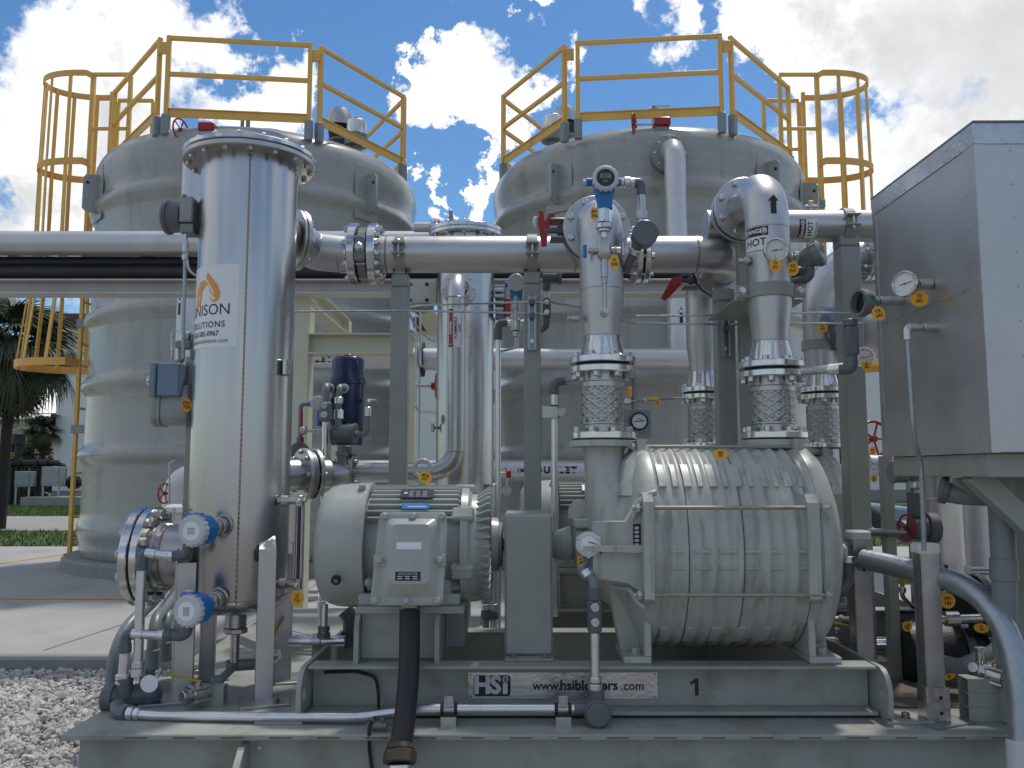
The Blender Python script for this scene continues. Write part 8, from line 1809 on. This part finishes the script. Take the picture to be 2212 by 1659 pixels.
# blue wrapped hoses and grass beyond on the right
for v, Y, lb in ((1112, 13, 'blue grey wrapped hose lying across the lawn, upper one at right'), (1165, 10.5, 'dark hose lying under the blue grey one at right')):
    z = PZ(v, Y); solo(MB().tube([V3(PX(1850, v, Y), Y, PZ(1098, Y)), V3(PX(1980, v, Y), Y, z), V3(PX(2150, v, Y), Y-.2, PZ(1135 if Y > 12 else 1175, Y)), V3(PX(2400, v, Y), Y-.6, PZ(1150 if Y > 12 else 1190, Y))], .11, 14, bend=1.0), 'wrapped_hose', 'boxblue' if Y > 12 else 'insul', lb, 'hose', loc=(PX(2000, v, Y), Y, z))
solo(MB().box(PX(1880, 1250, 7), PX(1925, 1250, 7), 6.9, 7.3, ZS, PZ(1195, 7), .02), 'grey_cabinet', 'lightcap', 'pale grey cabinet standing beyond the skid right of the last post', 'cabinet')
t = thing('unistrut_rail', 'blue grey twin rail with cream clip below the duct at right', 'rail', P(2090, 1235, 5.0))
for v in (1229, 1237): MB().cyl(P(2050, v, 5.0), P(2180, v, 5.0), .014, 10).build('conduit', 'galv', t)
MB().box(PX(2075, 1230, 4.98), PX(2092, 1230, 4.98), 4.95, 4.98, PZ(1243, 4.98), PZ(1222, 4.98), .004).build('clip', 'cream', t)
# silver curved pipe seen above the frame, large silver cowl behind duct edge
solo(MB().tube([P(1990, 1010, 6.5), P(2090, 1010, 6.5), P(2140, 1060, 6.5), P(2150, 1200, 6.5)], .17, 24, bend=.4), 'silver_bend', 'silver', 'pale pipe bend seen through the frame under the duct', 'pipe')
pe_ = P(1900, 705, 5.4)
solo(MB().lathe(pe_-X1*.16, X1, [(0,0),(.01,.07),(.04,.13),(.1,.19),(.17,.21),(1.6,.21),(1.6,0)], 28), 'silver_end_cap', 'silver', 'rounded silver pipe end showing at the left edge of the duct', 'pipe')
# small valve on top of the right header
t = thing('vent_valve', 'small vent valve with yellow lever on top of the discharge header', 'valve', P(1752, 440, YP)); p = P(1752, 443, YP-.02); MB().cyl(p-Z1*.06, p+Z1*.01, .01, 10).cyl(p-X1*.035-Z1*.01, p+X1*.035-Z1*.01, .012, 10).build('body', 'bolt', t); MB().obox(p+V3(.0,0,.016), (X1,Y1,Z1), (.014,.008,.009), .003).build('lever', 'tag', t)

# conduits and boxes low behind the right strut posts
for y, v, lb in ((5.7, 1340, 'thin silver conduit farthest back on the floor at the right'), (5.45, 1356, 'silver conduit second from the back on the floor at the right')):
    z = PZ(v, y); solo(MB().cyl((PX(1880, v, y), y, z), (PX(2200, v, y), y, z), .024, 12), 'floor_conduit', 'alu', lb, 'conduit', loc=(PX(2040, v, y), y, z))
t = thing('junction_box', 'dark grey conduit box on the floor conduits right of the darker strut post', 'junction box', P(1962, 1330, 4.9)); p = P(1962, 1328, 4.9)
MB().box(p.x-.075, p.x+.06, 4.85, 4.95, p.z-.03, p.z+.025, .008).build('box', 'pvc', t); MB().box(p.x-.085, p.x+.07, 4.84, 4.96, p.z+.0255, p.z+.036, .003).build('lid', 'pvc', t)
t = thing('sample_tube', 'bent tube with yellow sleeve and union right of the channel post', 'tube', P(1950, 1260, 4.6))
MB().tube([P(1949, 1226, 4.6), P(1949, 1288, 4.6), P(1972, 1312, 4.6), P(1998, 1312, 4.6)], .012, 10, bend=.04).build('tube', 'bolt', t); MB().cyl(P(1949, 1230, 4.6), P(1949, 1262, 4.6), .019, 12).build('sleeve', 'brass', t); MB().cyl(P(1949, 1268, 4.6), P(1949, 1280, 4.6), .02, 8).build('union', 'bolt', t)
t = thing('needle_valve', 'small steel needle valve by the yellow sleeved tube at the right', 'valve', P(1985, 1290, 5.2)); p = P(1982, 1255, 5.2)
MB().cyl(p-X1*.09, p+X1*.08, .022, 12).cyl(p, p+Z1*.06, .014, 10).cyl(p+Z1*.06-X1*.03, p+Z1*.06+X1*.03, .01, 8).build('body', 'bolt', t)
t = thing('insulated_flange', 'dark round wrapped flange pair on the upper insulated drain line', 'flange', P(2100, 1300, 4.3)); p = P(2098, 1308, 4.22)
for dx in (-.03, .03): MB().cyl(p+X1*(dx-.02), p+X1*(dx+.02), .15, 24).build('flange', 'insul', t)
# ================================================================== YELLOW TAGS
ytag(403, 875, 4.13, 21, 31, 'PSV\n730', 'yellow oval tag below the boxes left of the tall vessel', turn=.5)
ytag(642, 1292, 3.95, 29, 33, 'LI\n721', 'round yellow tag LI 721 under the sight glass')
ytag(918, 1031, 3.92, 30, 26, 'MTR\n331', 'yellow tag hanging from the motor lifting eye', tilt=.3)
ytag(1557, 981, 3.55, 35, 21, 'BLR\n331', 'yellow oval tag BLR 331 on top of the front blower casing')
ytag(1284, 462, 3.78, 18, 32, 'PIT\n330', 'yellow oval tag beside the neck of the big blue transmitter', turn=.3)
ytag(1327, 566, 3.78, 22, 34, 'VI\n330', 'yellow oval tag under the transmitter valve manifold')
ytag(1675, 573, 3.84, 26, 30, 'TI\n331', 'yellow tag just under the dial thermometer on the HOT pipe')
ytag(1713, 580, 3.93, 25, 33, 'TE\n331', 'yellow tag beside the transmitter right of the HOT pipe', turn=-.3)
ytag(1777, 708, 5.2, 22, 22, 'TE\n332', 'round yellow tag on the rear discharge pipe')
ytag(1986, 645, 3.34, 40, 36, 'TI\n341', 'large round yellow tag TI 341 under the dial gauge on the duct')
ytag(1898, 677, 3.55, 27, 33, 'TE\n341', 'tilted yellow tag under the open transmitter head left of the duct', tilt=-.35, turn=-.3)
ytag(1872, 790, 4.48, 22, 20, 'PI\n332', 'small yellow tag below the gauge at the duct edge')
ytag(1888, 1034, 5.55, 15, 16, 'PI\n342', 'tiny yellow tag under the small dial gauge on the pale pipe', )
ytag(1885, 975, 6.1, 14, 20, 'VG\n12', 'yellow tag hanging under the red handwheel near the duct corner')
ytag(2047, 1298, 3.95, 33, 32, 'YIO\n144', 'round yellow tag YIO 144 on the dark insulated drain line')
ytag(2030, 1307, 4.02, 20, 30, 'PI\n141', 'narrow yellow tag overlapping behind the round YIO 144 tag', turn=.6)
ytag(2120, 1357, 4.0, 32, 20, 'SV\n143', 'flat yellow tag right of the small drain valve at lower right', tilt=.15)
ytag(1960, 1353, 4.1, 20, 22, 'LS\n142', 'yellow tag tilted on the round end of the insulated drain', tilt=.6)
ytag(2050, 1462, 3.9, 30, 12, 'DV\n145', 'yellow tag lying low on the foil wrapped drain pipe', tilt=-.3)
ytag(1254, 1212, 3.58, 14, 24, 'TE\n330', 'small yellow tag behind the thermocouple head of the blower', tilt=-.3, turn=.5)
ytag(1421, 870, 4.44, 15, 14, 'V\n33', 'tiny yellow tag on the sample line right of the front inlet hose')
ytag(1360, 847, 4.27, 10, 22, '', 'slim yellow tag at the sample line bracket beside the inlet hose', turn=1.0)
ytag(1001, 1012, 5.3, 9, 24, '', 'slim yellow tag edge on below the gas pipe bend', turn=1.1)
ytag(1252, 290, 11.5, 10, 12, '', 'small orange tag at the valve behind the right tank guardrail post')
